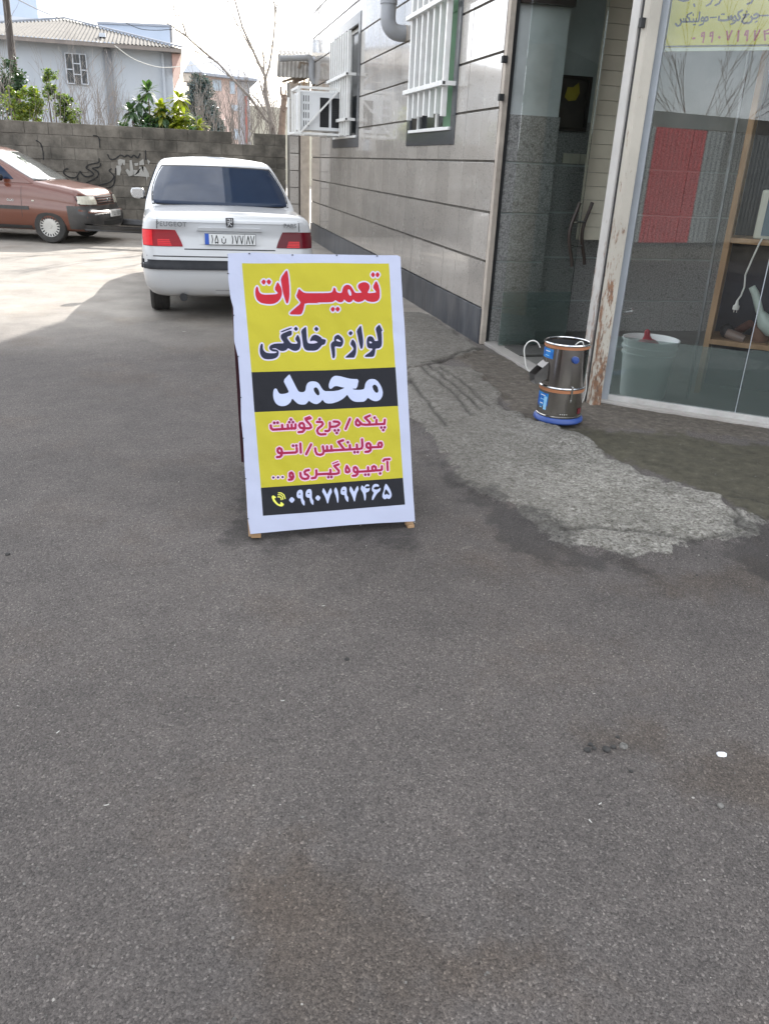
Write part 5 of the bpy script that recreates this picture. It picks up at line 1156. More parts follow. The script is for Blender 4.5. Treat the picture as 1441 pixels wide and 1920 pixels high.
for sx in (-1, 1):
    q = [(sx * .40, .628), (sx * .775, .635), (sx * .765, .765), (sx * .44, .762)]
    q = q if sx < 0 else q
    hl = patch(bv2, 'headlight', M_lens, q, 'front', RC, .010, (16, 6), .03, rnd_=.05)
    patch(bv2, 'lamp_rim', M_dark, [(sx * .385, .618), (sx * .785, .622), (sx * .775, .775), (sx * .43, .772)], 'front', hl, .005, (16, 6), .02, rnd_=.04)
    patch(bv2, 'corner_lens', M_lens, [(3.52, .65), (3.655, .64), (3.64, .755), (3.54, .765)], 'right' if sx > 0 else 'left', RC, .006, (6, 5), .015, rnd_=.05)
    patch(bv2, 'side_repeater', M_lens, [(2.76, .655), (2.80, .655), (2.80, .675), (2.76, .675)], 'right' if sx > 0 else 'left', RC, .008, (3, 2), .01)
gr = patch(bv2, 'grille', M_dark, [(.36, .632), (-.36, .632), (-.385, .762), (.385, .762)], 'front', RC, .006, (10, 4), .02)
for z in (.655, .695, .733): patch(bv2, 'grille_bar', M_carred, [(.35, z), (-.35, z), (-.36, z + .010), (.36, z + .010)], 'front', gr, .012, (10, 1), .006)
mb = MB(); mb.prism([(-.06, .70), (-.01, .69), (.02, .66), (.05, .69), (.045, .72), (-.02, .725)], lambda x, z: (x, 3.752, z), (0, .010, 0)); mb.build('maker_badge', M_chrome, gr)
pl2 = MB().box(-.235, .235, 3.860, 3.870, .43, .54).build('number_plate', M_plate, RC, bevel=.003)
mb = MB()
for ch, x0 in (('1', .185), ('9', .145), ('5', .09), ('n', .03), ('1', -.03), ('8', -.075), ('5', -.125), ('8', -.18)):
    strokes2d(mb, [[(x0 - px_ * .036, .448 + pz_ * .075) for px_, pz_ in s] for s in DIG[ch]], .009, lambda x, z, q: (x, 3.8712 + q, z))
mb.build('plate_digits', M_ink, pl2, fix=False)
t_ = textmesh('model_lettering', 'GLXi', .05, M_badge, RC, (.8015, 2.40, .66), (R(90), 0, R(90)), .002, 1.1, .001)
for x0, y0, x1, y1 in ((-.35, 2.78, .05, 2.66), (.10, 2.80, .52, 2.66)):
    mb = MB(); mb.bar((x0, y0, .985), ((x0 + x1) / 2, (y0 + y1) / 2, 1.03), .018, .012); mb.bar(((x0 + x1) / 2, (y0 + y1) / 2, 1.03), (x1, y1, 1.035), .014, .02); mb.build('wiper', M_plastic, RC)
for sx in (-1, 1):
    mb = MB(); mb.lathe([(0, -.05), (.04, -.045), (.058, -.01), (.058, .02), (.04, .05), (0, .055)], (0, 0, 0), 18); o = mb.build('door_mirror', M_plastic, RC, smooth=60); o.location = (sx * .86, 2.30, 1.00); o.scale = (1.4, .8, 1)
    for y in (.70, 3.02): wheel(RC, sx * .715, y, .272, sx, True, 36, .165)
mb = MB(); mb.box(-.62, .62, .3, 3.6, .19, .24); mb.build('underbody', M_dark, RC)
cut_arches(body2, [(.70, .28), (3.02, .28)], .325, .80)
# ------------------------------------------------------------------ printed artwork, drawn as shapes into an in-memory texture
class Art:
    def __init__(s, s0, s1, t0, t1, res, bg):
        s.s0, s.t0, s.res = s0, t0, res; s.w = int((s1 - s0) * res); s.h = int((t1 - t0) * res)
        s.img = np.zeros((s.h, s.w, 3), np.float32) + np.array(bg, np.float32)
    def px(s, st): return (np.asarray(st, float) - [s.s0, s.t0]) * s.res
    def _blend(s, x0, y0, a, c):
        hh, ww = a.shape; s.img[y0:y0 + hh, x0:x0 + ww] = s.img[y0:y0 + hh, x0:x0 + ww] * (1 - a[..., None]) + np.array(c, np.float32) * a[..., None]
    def _box(s, pts, pad):
        x0 = max(0, int(pts[:, 0].min() - pad)); x1 = min(s.w, int(pts[:, 0].max() + pad) + 2); y0 = max(0, int(pts[:, 1].min() - pad)); y1 = min(s.h, int(pts[:, 1].max() + pad) + 2)
        if x1 <= x0 or y1 <= y0: return None
        X, Y = np.meshgrid(np.arange(x0, x1) + .5, np.arange(y0, y1) + .5); return x0, y0, X, Y
    def dist(s, X, Y, p, closed):
        d = np.full(X.shape, 1e9); n = len(p)
        for i in range(n if closed else n - 1):
            a = p[i]; b = p[(i + 1) % n]; ab = b - a; t = np.clip(((X - a[0]) * ab[0] + (Y - a[1]) * ab[1]) / (ab @ ab + 1e-9), 0, 1)
            d = np.minimum(d, (X - a[0] - t * ab[0]) ** 2 + (Y - a[1] - t * ab[1]) ** 2)
        return np.sqrt(d)
    def inside(s, X, Y, p):
        m = np.zeros(X.shape, bool); n = len(p)
        for i in range(n):
            a = p[i]; b = p[(i + 1) % n]
            if a[1] == b[1]: continue
            m ^= ((a[1] > Y) != (b[1] > Y)) & (X < (b[0] - a[0]) * (Y - a[1]) / (b[1] - a[1]) + a[0])
        return m
    def poly(s, pts, c, grow=0, holes=(), smooth=True):
        p = s.px(pts)
        bx = s._box(p, grow + 2)
        if bx is None: return
        x0, y0, X, Y = bx; ins = s.inside(X, Y, p); d = s.dist(X, Y, p, True); sd = np.where(ins, -d, d)
        for h in holes:
            q = s.px(h); ih = s.inside(X, Y, q); dh = s.dist(X, Y, q, True); sd = np.maximum(sd, np.where(ih, dh, -dh))
        s._blend(x0, y0, np.clip(grow + .5 - sd, 0, 1).astype(np.float32), c)
    def stroke(s, pts, wd, c, grow=0):
        p = s.px(pts); r = wd * s.res / 2 + grow; bx = s._box(p, r + 2)
        if bx is None: return
        x0, y0, X, Y = bx; s._blend(x0, y0, np.clip(r + .5 - s.dist(X, Y, p, False), 0, 1).astype(np.float32), c)
    def material(s, name, rough=.35, bump=None):
        im = bpy.data.images.new(name, s.w, s.h, alpha=False, float_buffer=False); im.colorspace_settings.name = 'sRGB'
        a = np.ones((s.h, s.w, 4), np.float32); a[..., :3] = np.clip(s.img, 0, 1); im.pixels.foreach_set(a.ravel()); im.pack()
        m, nt, b = newmat(name); t = nt.nodes.new('ShaderNodeTexImage'); t.image = im; t.extension = 'EXTEND'
        uvn = nt.nodes.new('ShaderNodeUVMap'); uvn.uv_map = 'print'; nt.links.new(uvn.outputs[0], t.inputs[0]); nt.links.new(t.outputs[0], b.inputs['Base Color'])
        b.inputs['Roughness'].default_value = rough; b.inputs['Specular IOR Level'].default_value = .45
        v = _pos(nt); nt.links.new(_bump(nt, _noise(nt, v, 7, 5), .45, .012), b.inputs['Normal']); return m
def chaikin(p, n=2):
    p = [tuple(q) for q in p]
    for _ in range(n):
        o = []
        for i in range(len(p)):
            a = p[i]; b = p[(i + 1) % len(p)]; c0 = p[i - 1]
            # keep sharp corners sharp
            o.append((a[0] * .8 + b[0] * .2, a[1] * .8 + b[1] * .2)); o.append((a[0] * .2 + b[0] * .8, a[1] * .2 + b[1] * .8))
        p = o
    return p
VW = {'a': (470, 500, 11.085), 'b': (590, 500, 11.085), 'c': (480, 600, 11.085), 'd': (600, 600, 11.085), 'e': (500, 690, 12.008), 'f': (610, 690, 12.008), 'g': (500, 900, 12.008), 'h': (620, 900, 12.008),
      'i': (495, 770, 11.085), 'j': (610, 765, 11.085), 'k': (500, 840, 12.008), 'l': (615, 840, 12.008), 'm': (1240, 0, 13.72), 'n': (1340, 0, 14.27), '0': (0, 0, 1)}
def vp(view, pts): o = VW[view]; return [(o[0] + x / o[2], o[1] + y / o[2]) for x, y in pts]
def vm(*segs): return [q for v, p in segs for q in vp(v, p)]
# ---- survey of the sign board plane
zb_ = .022
sBL = gnd(469, 1001, zb_); sBR = gnd(776, 978, zb_); d_ = ray(430, 476); sTL = Vector(EYE + d_ * ((1.105 - H) / d_[2]))
SX = (sBR - sBL).normalized(); SN = SX.cross(sTL - sBL).normalized(); SN = -SN if SN.y > 0 else SN; SY = SN.cross(SX).normalized(); SY = -SY if SY.z < 0 else SY
def sst(u, v): q = onP(u, v, sBL, SN) - sBL; return (q.dot(SX), q.dot(SY))
def S(pts): return [sst(u, v) for u, v in pts]
ART = Art(-.05, .78, -.03, 1.22, 1150, (.665, .685, .765))
YEL, BLK, RED, NAVY, MAG, WHT, HAL = (.67, .635, .15), (.05, .055, .085), (.66, .08, .15), (.10, .115, .20), (.56, .07, .23), (.68, .71, .81), (.72, .70, .79)
ART.poly(S([(453, 494.8), (590, 495), (727.5, 495.3), (761, 700), (744, 762), (757, 945.5), (492.5, 966.8), (476, 773), (471, 699)]), YEL)
ART.poly(S([(453, 494.8), (590, 494.9), (727.5, 495.3), (739.3, 689.3), (744, 762), (753, 896), (757, 945.7), (492.5, 966.8), (489, 914.6), (476.7, 773), (471, 698.6)]), YEL)
ART.img[:] = np.array((.665, .685, .765), np.float32)
ART.poly(S([(453, 494.8), (590, 494.9), (727.5, 495.3), (739.3, 689.3), (744, 762), (753, 896), (757, 945.7), (492.5, 966.8), (489, 914.6), (476.7, 773), (471, 698.6)]), YEL)
# faint blotches of uneven print
ART.poly(S([(471, 698.6), (605, 695), (739.3, 689.3), (743.8, 761.6), (610, 768), (476.7, 773)]), BLK)
ART.poly(S([(489, 914.6), (620, 905.5), (752.8, 896), (757, 945.7), (625, 957), (492.5, 966.8)]), BLK)
G = ART.res * .0024
def word(polys, col, halo=True):
    P2 = [(chaikin(S(p), 1), [chaikin(S(h), 1) for h in hs]) for p, hs in polys]
    if halo:
        for p, hs in P2: ART.poly(p, HAL, .0062 * ART.res, hs)
    for p, hs in P2: ART.poly(p, col, 0, hs)
word([
 (vp('a', [(130, 410), (152, 445), (160, 500), (185, 550), (230, 580), (300, 590), (440, 590), (510, 585), (550, 570), (555, 555), (485, 480), (548, 325), (590, 380), (625, 445), (643, 520), (640, 600), (610, 680), (550, 745), (480, 778), (400, 788), (300, 782), (200, 760), (130, 700), (98, 620), (90, 530), (100, 455)]), []),
 (vp('a', [(265, 266), (318, 320), (270, 392), (211, 325)]), []), (vp('a', [(370, 266), (424, 325), (375, 396), (316, 320)]), []),
 (vp('a', [(740, 75), (765, 150), (785, 300), (797, 450), (800, 620), (785, 720), (765, 770), (748, 778), (730, 760), (690, 650), (660, 540), (635, 400), (613, 255)]), []),
 (vm(('a', [(1441, 765), (1118, 765), (1105, 830), (1085, 920), (1060, 975), (1030, 1000), (830, 1000), (808, 985), (812, 960), (960, 830), (1005, 795), (1030, 755), (1025, 735), (935, 625), (965, 550), (993, 462), (1050, 520), (1095, 548), (1160, 560), (1441, 562)]),
     ('b', [(300, 560), (345, 545), (362, 505), (375, 455), (393, 450), (415, 470), (430, 530), (460, 555), (520, 562), (550, 550), (565, 470), (590, 420), (640, 390), (700, 395), (745, 430), (790, 510), (820, 555), (870, 562), (950, 555), (955, 545), (880, 455), (880, 400), (920, 360), (985, 335), (1050, 335), (1105, 365), (1130, 415), (1120, 480), (1080, 550), (1110, 562), (1240, 550), (1265, 535), (1190, 435), (1262, 295), (1310, 380), (1335, 480), (1340, 590), (1335, 660), (1300, 715), (1230, 742), (1150, 742), (1070, 725), (1022, 690), (985, 725), (920, 748), (860, 745), (815, 725), (785, 690), (755, 735), (710, 755), (660, 745), (620, 715), (597, 690), (575, 735), (540, 752), (490, 752), (450, 730), (415, 705), (380, 735), (340, 750), (0, 752)])),
  [vp('b', [(680, 480), (715, 495), (740, 545), (750, 595), (735, 622), (710, 610), (685, 570), (668, 520)])]),
 (vp('b', [(370, 836), (417, 890), (370, 953), (316, 890)]), []), (vp('b', [(465, 833), (519, 890), (468, 953), (412, 892)]), []),
 (vp('b', [(1195, 118), (1246, 178), (1198, 241), (1148, 180)]), []), (vp('b', [(1288, 118), (1339, 178), (1290, 241), (1242, 180)]), [])], RED)
word([
 (vp('c', [(115, 500), (135, 515), (135, 600), (160, 655), (210, 690), (290, 700), (380, 698), (425, 680), (420, 665), (330, 660), (275, 625), (265, 570), (300, 530), (370, 503), (450, 495), (585, 492), (505, 380), (512, 300), (735, 210), (740, 320), (625, 360), (700, 470), (740, 495), (830, 500), (865, 480), (802, 400), (860, 300), (905, 380), (925, 470), (920, 560), (890, 620), (830, 650), (770, 645), (710, 620), (658, 590), (620, 635), (560, 655), (500, 650), (450, 625), (400, 595), (325, 600), (330, 612), (420, 622), (458, 650), (468, 700), (450, 760), (400, 800), (330, 822), (240, 828), (160, 815), (105, 770), (75, 700), (68, 620), (80, 545), (100, 505)]), []),
 (vp('c', [(510, 240), (735, 155), (738, 185), (510, 272)]), []), (vp('c', [(823, 138), (874, 190), (825, 241), (772, 192)]), []),
 (vm(('c', [(1040, 130), (1045, 220), (1055, 400), (1065, 460), (1095, 490), (1200, 490), (1290, 465), (1230, 430), (1160, 430), (1135, 448), (1120, 430), (1130, 390), (1165, 330), (1220, 302), (1290, 320), (1370, 375)]), ('d', [(20, 385), (128, 410), (100, 505), (40, 520)]), ('c', [(1340, 560), (1290, 610), (1220, 640), (1060, 640), (1010, 615), (980, 560), (965, 470), (950, 350), (930, 220)])), []),
 (vp('c', [(1250, 133), (1304, 185), (1255, 241), (1203, 185)]), []),
 (vp('d', [(370, 300), (420, 330), (470, 385), (485, 440), (475, 500), (440, 555), (400, 560), (300, 545), (310, 620), (312, 740), (295, 790), (275, 803), (255, 790), (245, 700), (220, 540), (225, 490), (260, 450), (290, 440), (285, 400), (300, 340)]), [vp('d', [(335, 400), (360, 395), (400, 415), (430, 445), (420, 455), (335, 435)])]),
 (vp('d', [(665, 398), (715, 450), (745, 530), (745, 640), (735, 710), (705, 780), (690, 788), (530, 788), (520, 770), (640, 670), (690, 610), (680, 570), (622, 500)]), []), (vp('d', [(628, 228), (674, 275), (630, 331), (578, 278)]), []),
 (vp('d', [(840, 105), (858, 200), (875, 330), (887, 450), (880, 550), (865, 595), (848, 610), (830, 595), (800, 480), (770, 330), (746, 230)]), []),
 (vp('d', [(1222, 93), (1250, 140), (1292, 235), (1265, 232), (1275, 330), (1278, 480), (1265, 550), (1220, 595), (1135, 600), (1130, 680), (1110, 750), (1080, 775), (925, 775), (915, 755), (940, 730), (1030, 670), (1075, 615), (1070, 600), (1000, 595), (965, 560), (955, 480), (960, 410), (985, 355), (1030, 338), (1080, 350), (1110, 390), (1125, 440), (1195, 440), (1190, 390), (1170, 280), (1141, 178)]), [vp('d', [(1003, 455), (1035, 448), (1068, 470), (1060, 490), (1020, 492)])])], NAVY)
word([(vm(('e', [(500, 142), (520, 180), (600, 340), (660, 460), (700, 530), (740, 550), (810, 550), (845, 530), (862, 490), (870, 420), (900, 350), (960, 312), (1040, 305), (1110, 320), (1165, 360), (1210, 440), (1250, 500), (1300, 528)]),
 ('f', [(0, 528), (150, 528), (280, 510), (370, 475), (415, 450), (350, 440), (250, 412), (190, 418), (150, 450), (110, 480), (75, 470), (58, 430), (62, 370), (90, 290), (130, 225), (190, 182), (250, 178), (330, 190), (450, 225), (560, 250), (742, 255), (692, 470), (590, 470), (620, 492), (700, 500), (800, 495), (850, 480), (866, 430), (875, 370), (905, 310), (960, 265), (1030, 252), (1090, 262), (1150, 300), (1200, 370), (1245, 460), (1268, 560), (1255, 650), (1210, 720), (1140, 755), (1070, 755), (1000, 725), (932, 675), (890, 735), (840, 768), (680, 772), (600, 750), (540, 700), (500, 650), (475, 605), (420, 665), (350, 720), (260, 765), (150, 800), (60, 808), (0, 800)]),
 ('e', [(1280, 775), (1238, 720), (1190, 780), (1120, 820), (1060, 815), (990, 785), (935, 740), (900, 790), (850, 830), (760, 832), (690, 815), (620, 755), (560, 690), (530, 770), (470, 830), (400, 862), (320, 868), (250, 850), (190, 800), (150, 720), (132, 630), (138, 530), (160, 475), (190, 465), (220, 480), (245, 540), (280, 585), (340, 592), (420, 580), (490, 550), (430, 430), (358, 290)])),
 [vp('e', [(1080, 440), (1120, 455), (1155, 510), (1172, 580), (1160, 620), (1130, 625), (1090, 590), (1050, 530), (1040, 470)]), vp('f', [(1070, 382), (1110, 390), (1150, 440), (1167, 510), (1160, 555), (1130, 567), (1090, 545), (1055, 490), (1035, 420)])])], WHT, False)
nine = [(740, 212), (785, 225), (802, 280), (803, 400), (815, 440), (842, 480), (838, 570), (820, 572), (780, 530), (757, 470), (748, 410), (700, 410), (668, 385), (658, 340), (665, 280), (695, 232)]; nh = [(705, 310), (740, 297), (750, 315), (735, 328), (710, 325)]
sh9 = lambda p: [(x + 200, y - 14) for x, y in p]
word([(vp('g', [(550, 369), (628, 440), (555, 525), (479, 448)]), []), (vp('g', nine), [vp('g', nh)]), (vp('g', sh9(nine)), [vp('g', sh9(nh))]), (vp('g', [(1135, 329), (1210, 398), (1145, 478), (1067, 405)]), []),
 (vp('g', [(1262, 172), (1310, 240), (1352, 330), (1385, 250), (1432, 172), (1450, 210), (1463, 275), (1425, 340), (1395, 430), (1370, 525), (1350, 528), (1310, 400), (1265, 310), (1230, 260)]), []),
 (vp('h', [(105, 155), (140, 210), (165, 300), (170, 420), (160, 510), (142, 515), (115, 380), (60, 240)]), []),
 (vp('h', [(290, 143), (335, 155), (352, 200), (352, 320), (362, 350), (390, 390), (385, 493), (365, 490), (330, 450), (305, 390), (300, 338), (250, 335), (220, 310), (213, 265), (222, 205), (250, 160)]), [vp('h', [(255, 237), (285, 222), (305, 240), (290, 252), (262, 250)])]),
 (vp('h', [(432, 130), (480, 190), (518, 272), (550, 190), (600, 118), (625, 210), (580, 290), (550, 400), (535, 480), (515, 482), (475, 360), (405, 225)]), []),
 (vp('h', [(690, 112), (720, 140), (740, 160), (770, 110), (810, 93), (855, 105), (860, 140), (800, 140), (765, 155), (780, 185), (830, 190), (870, 170), (865, 230), (830, 270), (780, 280), (785, 380), (770, 460), (750, 465), (735, 370), (715, 290), (655, 195)]), []),
 (vp('h', [(1000, 85), (1050, 95), (1075, 130), (1060, 150), (1000, 148), (955, 175), (960, 205), (1010, 218), (1060, 200), (1105, 165), (1100, 240), (1030, 300), (970, 400), (935, 453), (912, 448), (920, 370), (960, 285), (920, 250), (908, 200), (925, 130), (960, 95)]), []),
 (vp('h', [(1218, 72), (1270, 140), (1320, 230), (1348, 320), (1340, 380), (1300, 425), (1260, 420), (1240, 405), (1210, 432), (1170, 425), (1140, 380), (1145, 310), (1175, 220), (1180, 150)]), [vp('h', [(1215, 200), (1260, 250), (1300, 320), (1285, 335), (1255, 325), (1238, 300), (1220, 330), (1195, 330), (1185, 310), (1195, 250)])])], WHT, False)
word([(vp('g', [(140, 340), (205, 380), (195, 410), (175, 400), (170, 430), (210, 490), (260, 540), (295, 550), (300, 500), (320, 490), (380, 540), (375, 560), (345, 590), (290, 592), (220, 560), (150, 490), (115, 420), (105, 370)]), [])], (.85, .85, .35), False)
for st in ([(245, 380), (285, 378), (315, 400), (320, 440)], [(250, 330), (310, 332), (350, 370), (358, 430)], [(258, 287), (320, 290), (380, 335), (405, 415)]): ART.stroke(S(vp('g', st)), .0045, (.85, .85, .35))
SM = [('i', [(132, 312), (140, 370), (175, 397), (400, 385), (640, 368)]), ('i', [(363, 305), (370, 388)]), ('i', [(478, 298), (488, 380)]), ('i', [(560, 295), (566, 380)]), ('i', [(640, 290), (642, 345), (615, 380)]),
 ('i', [(715, 310), (735, 270), (780, 262), (812, 290), (822, 350), (790, 372), (738, 358), (715, 310)]), ('i', [(820, 350), (818, 410), (785, 442), (705, 450)]), ('i', [(820, 370), (920, 372), (962, 350), (952, 310), (880, 230), (850, 190), (955, 160)]),
 ('i', [(1085, 240), (1190, 240), (1212, 280), (1180, 320), (1110, 370), (1087, 420), (1110, 475), (1160, 498), (1265, 490)]), ('i', [(1355, 255), (1360, 350), (1345, 408), (1310, 428), (1262, 425)]),
 ('j', [(85, 395), (200, 388), (265, 350), (282, 320), (250, 290), (160, 285)]), ('j', [(492, 232), (408, 438)]), ('j', [(645, 240), (617, 290), (622, 345), (665, 368), (705, 348), (700, 305), (645, 240)]), ('j', [(690, 290), (750, 345), (830, 352), (900, 345)]), ('j', [(900, 163), (803, 205), (900, 300), (905, 345)]), ('j', [(880, 350), (1200, 335), (1208, 250)]), ('j', [(1035, 340), (1038, 252)]),
 ('j', [(1085, 800), (1077, 760), (1097, 725), (1140, 725), (1153, 770), (1135, 812), (1095, 812), (1085, 800)]), ('j', [(1085, 815), (940, 818)]), ('j', [(840, 770), (850, 740), (888, 732), (918, 760), (923, 820), (880, 832), (847, 812), (840, 770)]), ('j', [(925, 820), (920, 878), (885, 908), (822, 912)]),
 ('j', [(748, 655), (758, 790), (745, 840), (700, 852), (480, 862), (350, 870), (0, 887)]), ('j', [(645, 765), (650, 850)]), ('j', [(500, 775), (505, 855)]), ('j', [(360, 672), (262, 705), (385, 860)]), ('j', [(115, 795), (120, 880)]), ('j', [(25, 800), (30, 885)]),
 ('i', [(1212, 745), (1235, 850), (1215, 900), (1160, 920), (1090, 905), (1060, 850), (1052, 788)]), ('i', [(1235, 842), (1441, 828)]), ('i', [(965, 705), (862, 905)]),
 ('i', [(740, 688), (750, 872)]), ('i', [(665, 780), (670, 850), (640, 872), (390, 882)]), ('i', [(275, 840), (277, 800), (310, 777), (348, 800), (363, 860), (330, 888), (292, 873), (275, 840)]), ('i', [(365, 860), (355, 930), (320, 962), (265, 966)]),
 ('l', [(1220, 290), (1250, 258), (1360, 250)]), ('l', [(1310, 315), (1318, 495)]), ('l', [(1188, 412), (1190, 480), (1160, 500), (1080, 505)]), ('l', [(980, 500), (977, 430), (1015, 407), (1053, 430), (1058, 490), (1020, 513), (980, 500)]), ('l', [(1060, 505), (900, 522), (690, 533)]), ('l', [(885, 435), (890, 515)]),
 ('l', [(570, 490), (577, 440), (610, 432), (643, 460), (658, 530), (610, 548), (577, 525), (570, 490)]), ('l', [(660, 530), (650, 588), (610, 623), (550, 626)]), ('l', [(418, 405), (392, 470), (397, 538), (435, 548), (473, 528), (468, 480), (418, 405)]),
 ('l', [(232, 368), (133, 405), (235, 510), (235, 560), (190, 580), (0, 592)]), ('l', [(45, 495), (50, 585)]), ('k', [(1441, 577), (1130, 592)]), ('k', [(1105, 505), (1110, 610), (1085, 668), (1003, 680)]), ('k', [(745, 565), (755, 640), (790, 683), (850, 698), (918, 683), (933, 640), (900, 602), (852, 590), (842, 540), (870, 508), (938, 497)]),
 ('k', [(510, 610), (512, 572), (545, 552), (573, 580), (588, 650), (545, 663), (514, 640), (510, 610)]), ('k', [(588, 640), (575, 688), (550, 708), (493, 714)])]
TH = [('i', [(832, 163), (935, 124)]), ('l', [(100, 352), (212, 307)])]
DT = [('i', x, y) for x, y in ((203, 258), (270, 255), (512, 245), (588, 243), (545, 190), (1143, 183), (590, 732), (657, 728))] + [('j', x, y) for x, y in ((187, 467), (258, 463), (227, 520), (998, 205), (1138, 410), (1205, 407), (1178, 463), (458, 715), (600, 920), (665, 917))] + [('l', x, y) for x, y in ((1152, 572), (825, 600), (897, 597), (0, 657), (70, 653))]
D3 = [('k', x, y) for x, y in ((145, 665), (248, 660), (350, 655))]
for g in (1, 0):
    for v, p in SM: ART.stroke(S(vp(v, p)), .0100, MAG if not g else (.80, .66, .75), .0052 * ART.res * g)
    for v, p in TH: ART.stroke(S(vp(v, p)), .0050, MAG if not g else (.80, .66, .75), .005 * ART.res * g)
    for v, x, y in DT: ART.stroke(S(vp(v, [(x, y), (x + .5, y)])), .0118, (.47, .08, .25) if not g else (.80, .66, .75), .005 * ART.res * g)
    for v, x, y in D3: ART.stroke(S(vp(v, [(x, y), (x + .5, y)])), .0095, (.25, .12, .30) if not g else (.80, .70, .78), .0045 * ART.res * g)
M_art = ART.material('printed sign banner', .45); M_art.node_tree.nodes['Principled BSDF'].inputs['Specular IOR Level'].default_value = .22
M_banner_back = pm('maroon banner backing', (.10, .035, .05), (.07, .025, .035), 5, .6)
M_banner_white = pm('white banner vinyl', (.40, .44, .58), (.36, .40, .53), 4, .4)
sign = thing('sandwich_board', 'yellow and black A frame sign with red and navy Persian lettering standing on the road', 'sign board', tuple((sBL + sBR) / 2 * .5 + Vector((.29, 1.7, 0))))
def curve_at(tab, v):
    for (a, b), (c, d) in zip(tab, tab[1:]):
        if v <= c: return b + (d - b) * (v - a) / (c - a)
    return tab[-1][1]
Ledge = [(u, v) for u, v in [(427, 477), (427, 500), (427.6, 526), (432, 560), (437, 577), (437.8, 611), (438.5, 640), (441, 650), (446, 672), (450.6, 736), (451.7, 786), (456, 830), (458, 873), (461, 917), (464, 972), (469, 1001)]]
Redge = [(748, 481), (749, 486), (750.2, 518), (753, 566), (756, 602), (758, 638), (761, 700), (762.8, 745), (768, 845.5), (772, 920), (776, 977)]
Ls = S(Ledge); Rs = S(Redge)
def edge_s(tab, t):
    for (s0, t0), (s1, t1) in zip(tab, tab[1:]):
        if t <= t0 and t >= t1: return s0 + (s1 - s0) * (t0 - t) / (t0 - t1 + 1e-9)
    return tab[0][0] if t > tab[0][1] else tab[-1][0]
Tt = S([(427, 476.5), (480, 474.5), (520, 477.5), (600, 478.5), (700, 479.5), (743, 480), (748, 483)]); Bt = S([(469, 1001), (552, 993), (657, 984), (710, 980.5), (776, 977)])
def t_at(tab, f):
    s = tab[0][0] + (tab[-1][0] - tab[0][0]) * f
    for (a, b), (c, d) in zip(tab, tab[1:]):
        if s <= c + 1e-9: return b + (d - b) * (s - a) / (c - a + 1e-9)
    return tab[-1][1]
nu, nv = 70, 110; vs, uv = [], []
for j in range(nv + 1):
    for i in range(nu + 1):
        f, g = i / nu, j / nv; t = t_at(Bt, f) * (1 - g) + t_at(Tt, f) * g; s = edge_s(Ls, t) * (1 - f) + edge_s(Rs, t) * f
        e = min(f, 1 - f, g, 1 - g); k = min(1, e * 9)
        dz = .0045 * noise.noise(Vector((s * 5, t * 3.2, 1.3))) * 3.4 + .0040 * noise.noise(Vector((s * 16 + t * 9, t * 11, 4))) + .0035 * math.sin((s * 1.2 + t) * 11 + 2.5 * noise.noise(Vector((s * 3, t * 3, 9)))) * noise.noise(Vector((s * 2, t * 1.5, 7)))
        dz += .006 * max(0, 1 - abs(f) * 14) * noise.noise(Vector((0, t * 9, 2))) + .004 * max(0, 1 - (1 - g) * 16) * noise.noise(Vector((s * 9, 0, 5)))
        vs.append(sBL + SX * s + SY * t + SN * (.012 + dz * (.35 + .65 * k))); uv.append(((s - ART.s0) * ART.res / ART.w, (t - ART.t0) * ART.res / ART.h))
k = nu + 1; fs = [(j * k + i, j * k + i + 1, (j + 1) * k + i + 1, (j + 1) * k + i) for j in range(nv) for i in range(nu)]
mb = MB(); mb.add(vs, fs); me = mb.mesh('banner', M_art, 0); ul = me.uv_layers.new(name='print')
for lp in me.loops: ul.data[lp.index].uv = uv[lp.vertex_index]
bn = link('banner', me, sign); bn.matrix_basis = sign.matrix_basis.inverted()
# folded vinyl edges
mb = MB(); edge = [j * k for j in range(nv + 1)]; a = [vs[i] for i in edge]; b_ = [p - SN * .034 - SX * .000 + SX * .004 for p in a]; m0 = len(a)
mb.add(a + b_, [(i, i + 1, m0 + i + 1, m0 + i) for i in range(m0 - 1)])
edge = [j * k + nu for j in range(nv + 1)]; a = [vs[i] for i in edge]; b_ = [p - SN * .034 - SX * .004 for p in a]; mb.add(a + b_, [(i, i + 1, m0 + i + 1, m0 + i) for i in range(m0 - 1)])
edge = [nv * k + i for i in range(nu + 1)]; a = [vs[i] for i in edge]; b_ = [p - SN * .040 + Vector((0, 0, .001)) for p in a]; m1 = len(a); mb.add(a + b_, [(i, i + 1, m1 + i + 1, m1 + i) for i in range(m1 - 1)])
P_(mb, 'folded_edge', M_banner_white, sign, smooth=60, fix=False)
def sp3(s, t, n=0): return sBL + SX * s + SY * t + SN * n
mb = MB(); Wd, Ht = Rs[-1][0], Tt[2][1]
for (s0, t0, s1, t1) in ((.012, -.012, .022, Ht - .02), (Wd - .02, -.012, Wd - .035, Ht - .02), (.03, .06, Wd - .03, .06), (.03, Ht - .03, Wd - .06, Ht - .03), (.03, Ht * .5, Wd - .04, Ht * .5)): mb.bar(sp3(s0, t0, -.016), sp3(s1, t1, -.016), .034, .022, up=tuple(SN))
P_(mb, 'front_frame', M_wood, sign, bevel=.002)
mb = MB(); mb.bar(sp3(.004, -.006, -.008), sp3(.045, -.008, -.008), .02, .02); mb.bar(sp3(Wd - .032, -.022, -.010), sp3(Wd - .002, -.023, -.010), .030, .03); P_(mb, 'foot', M_wood, sign, bevel=.002)
rbl = gnd(457, 866, .02); rtl = sp3(Ls[0][0] + .02, Ht - .02, -.05)
rv = rbl - rtl; rw = SX * (Wd - .03)
nr = rw.cross(rv).normalized(); nr = nr if nr.y > 0 else -nr
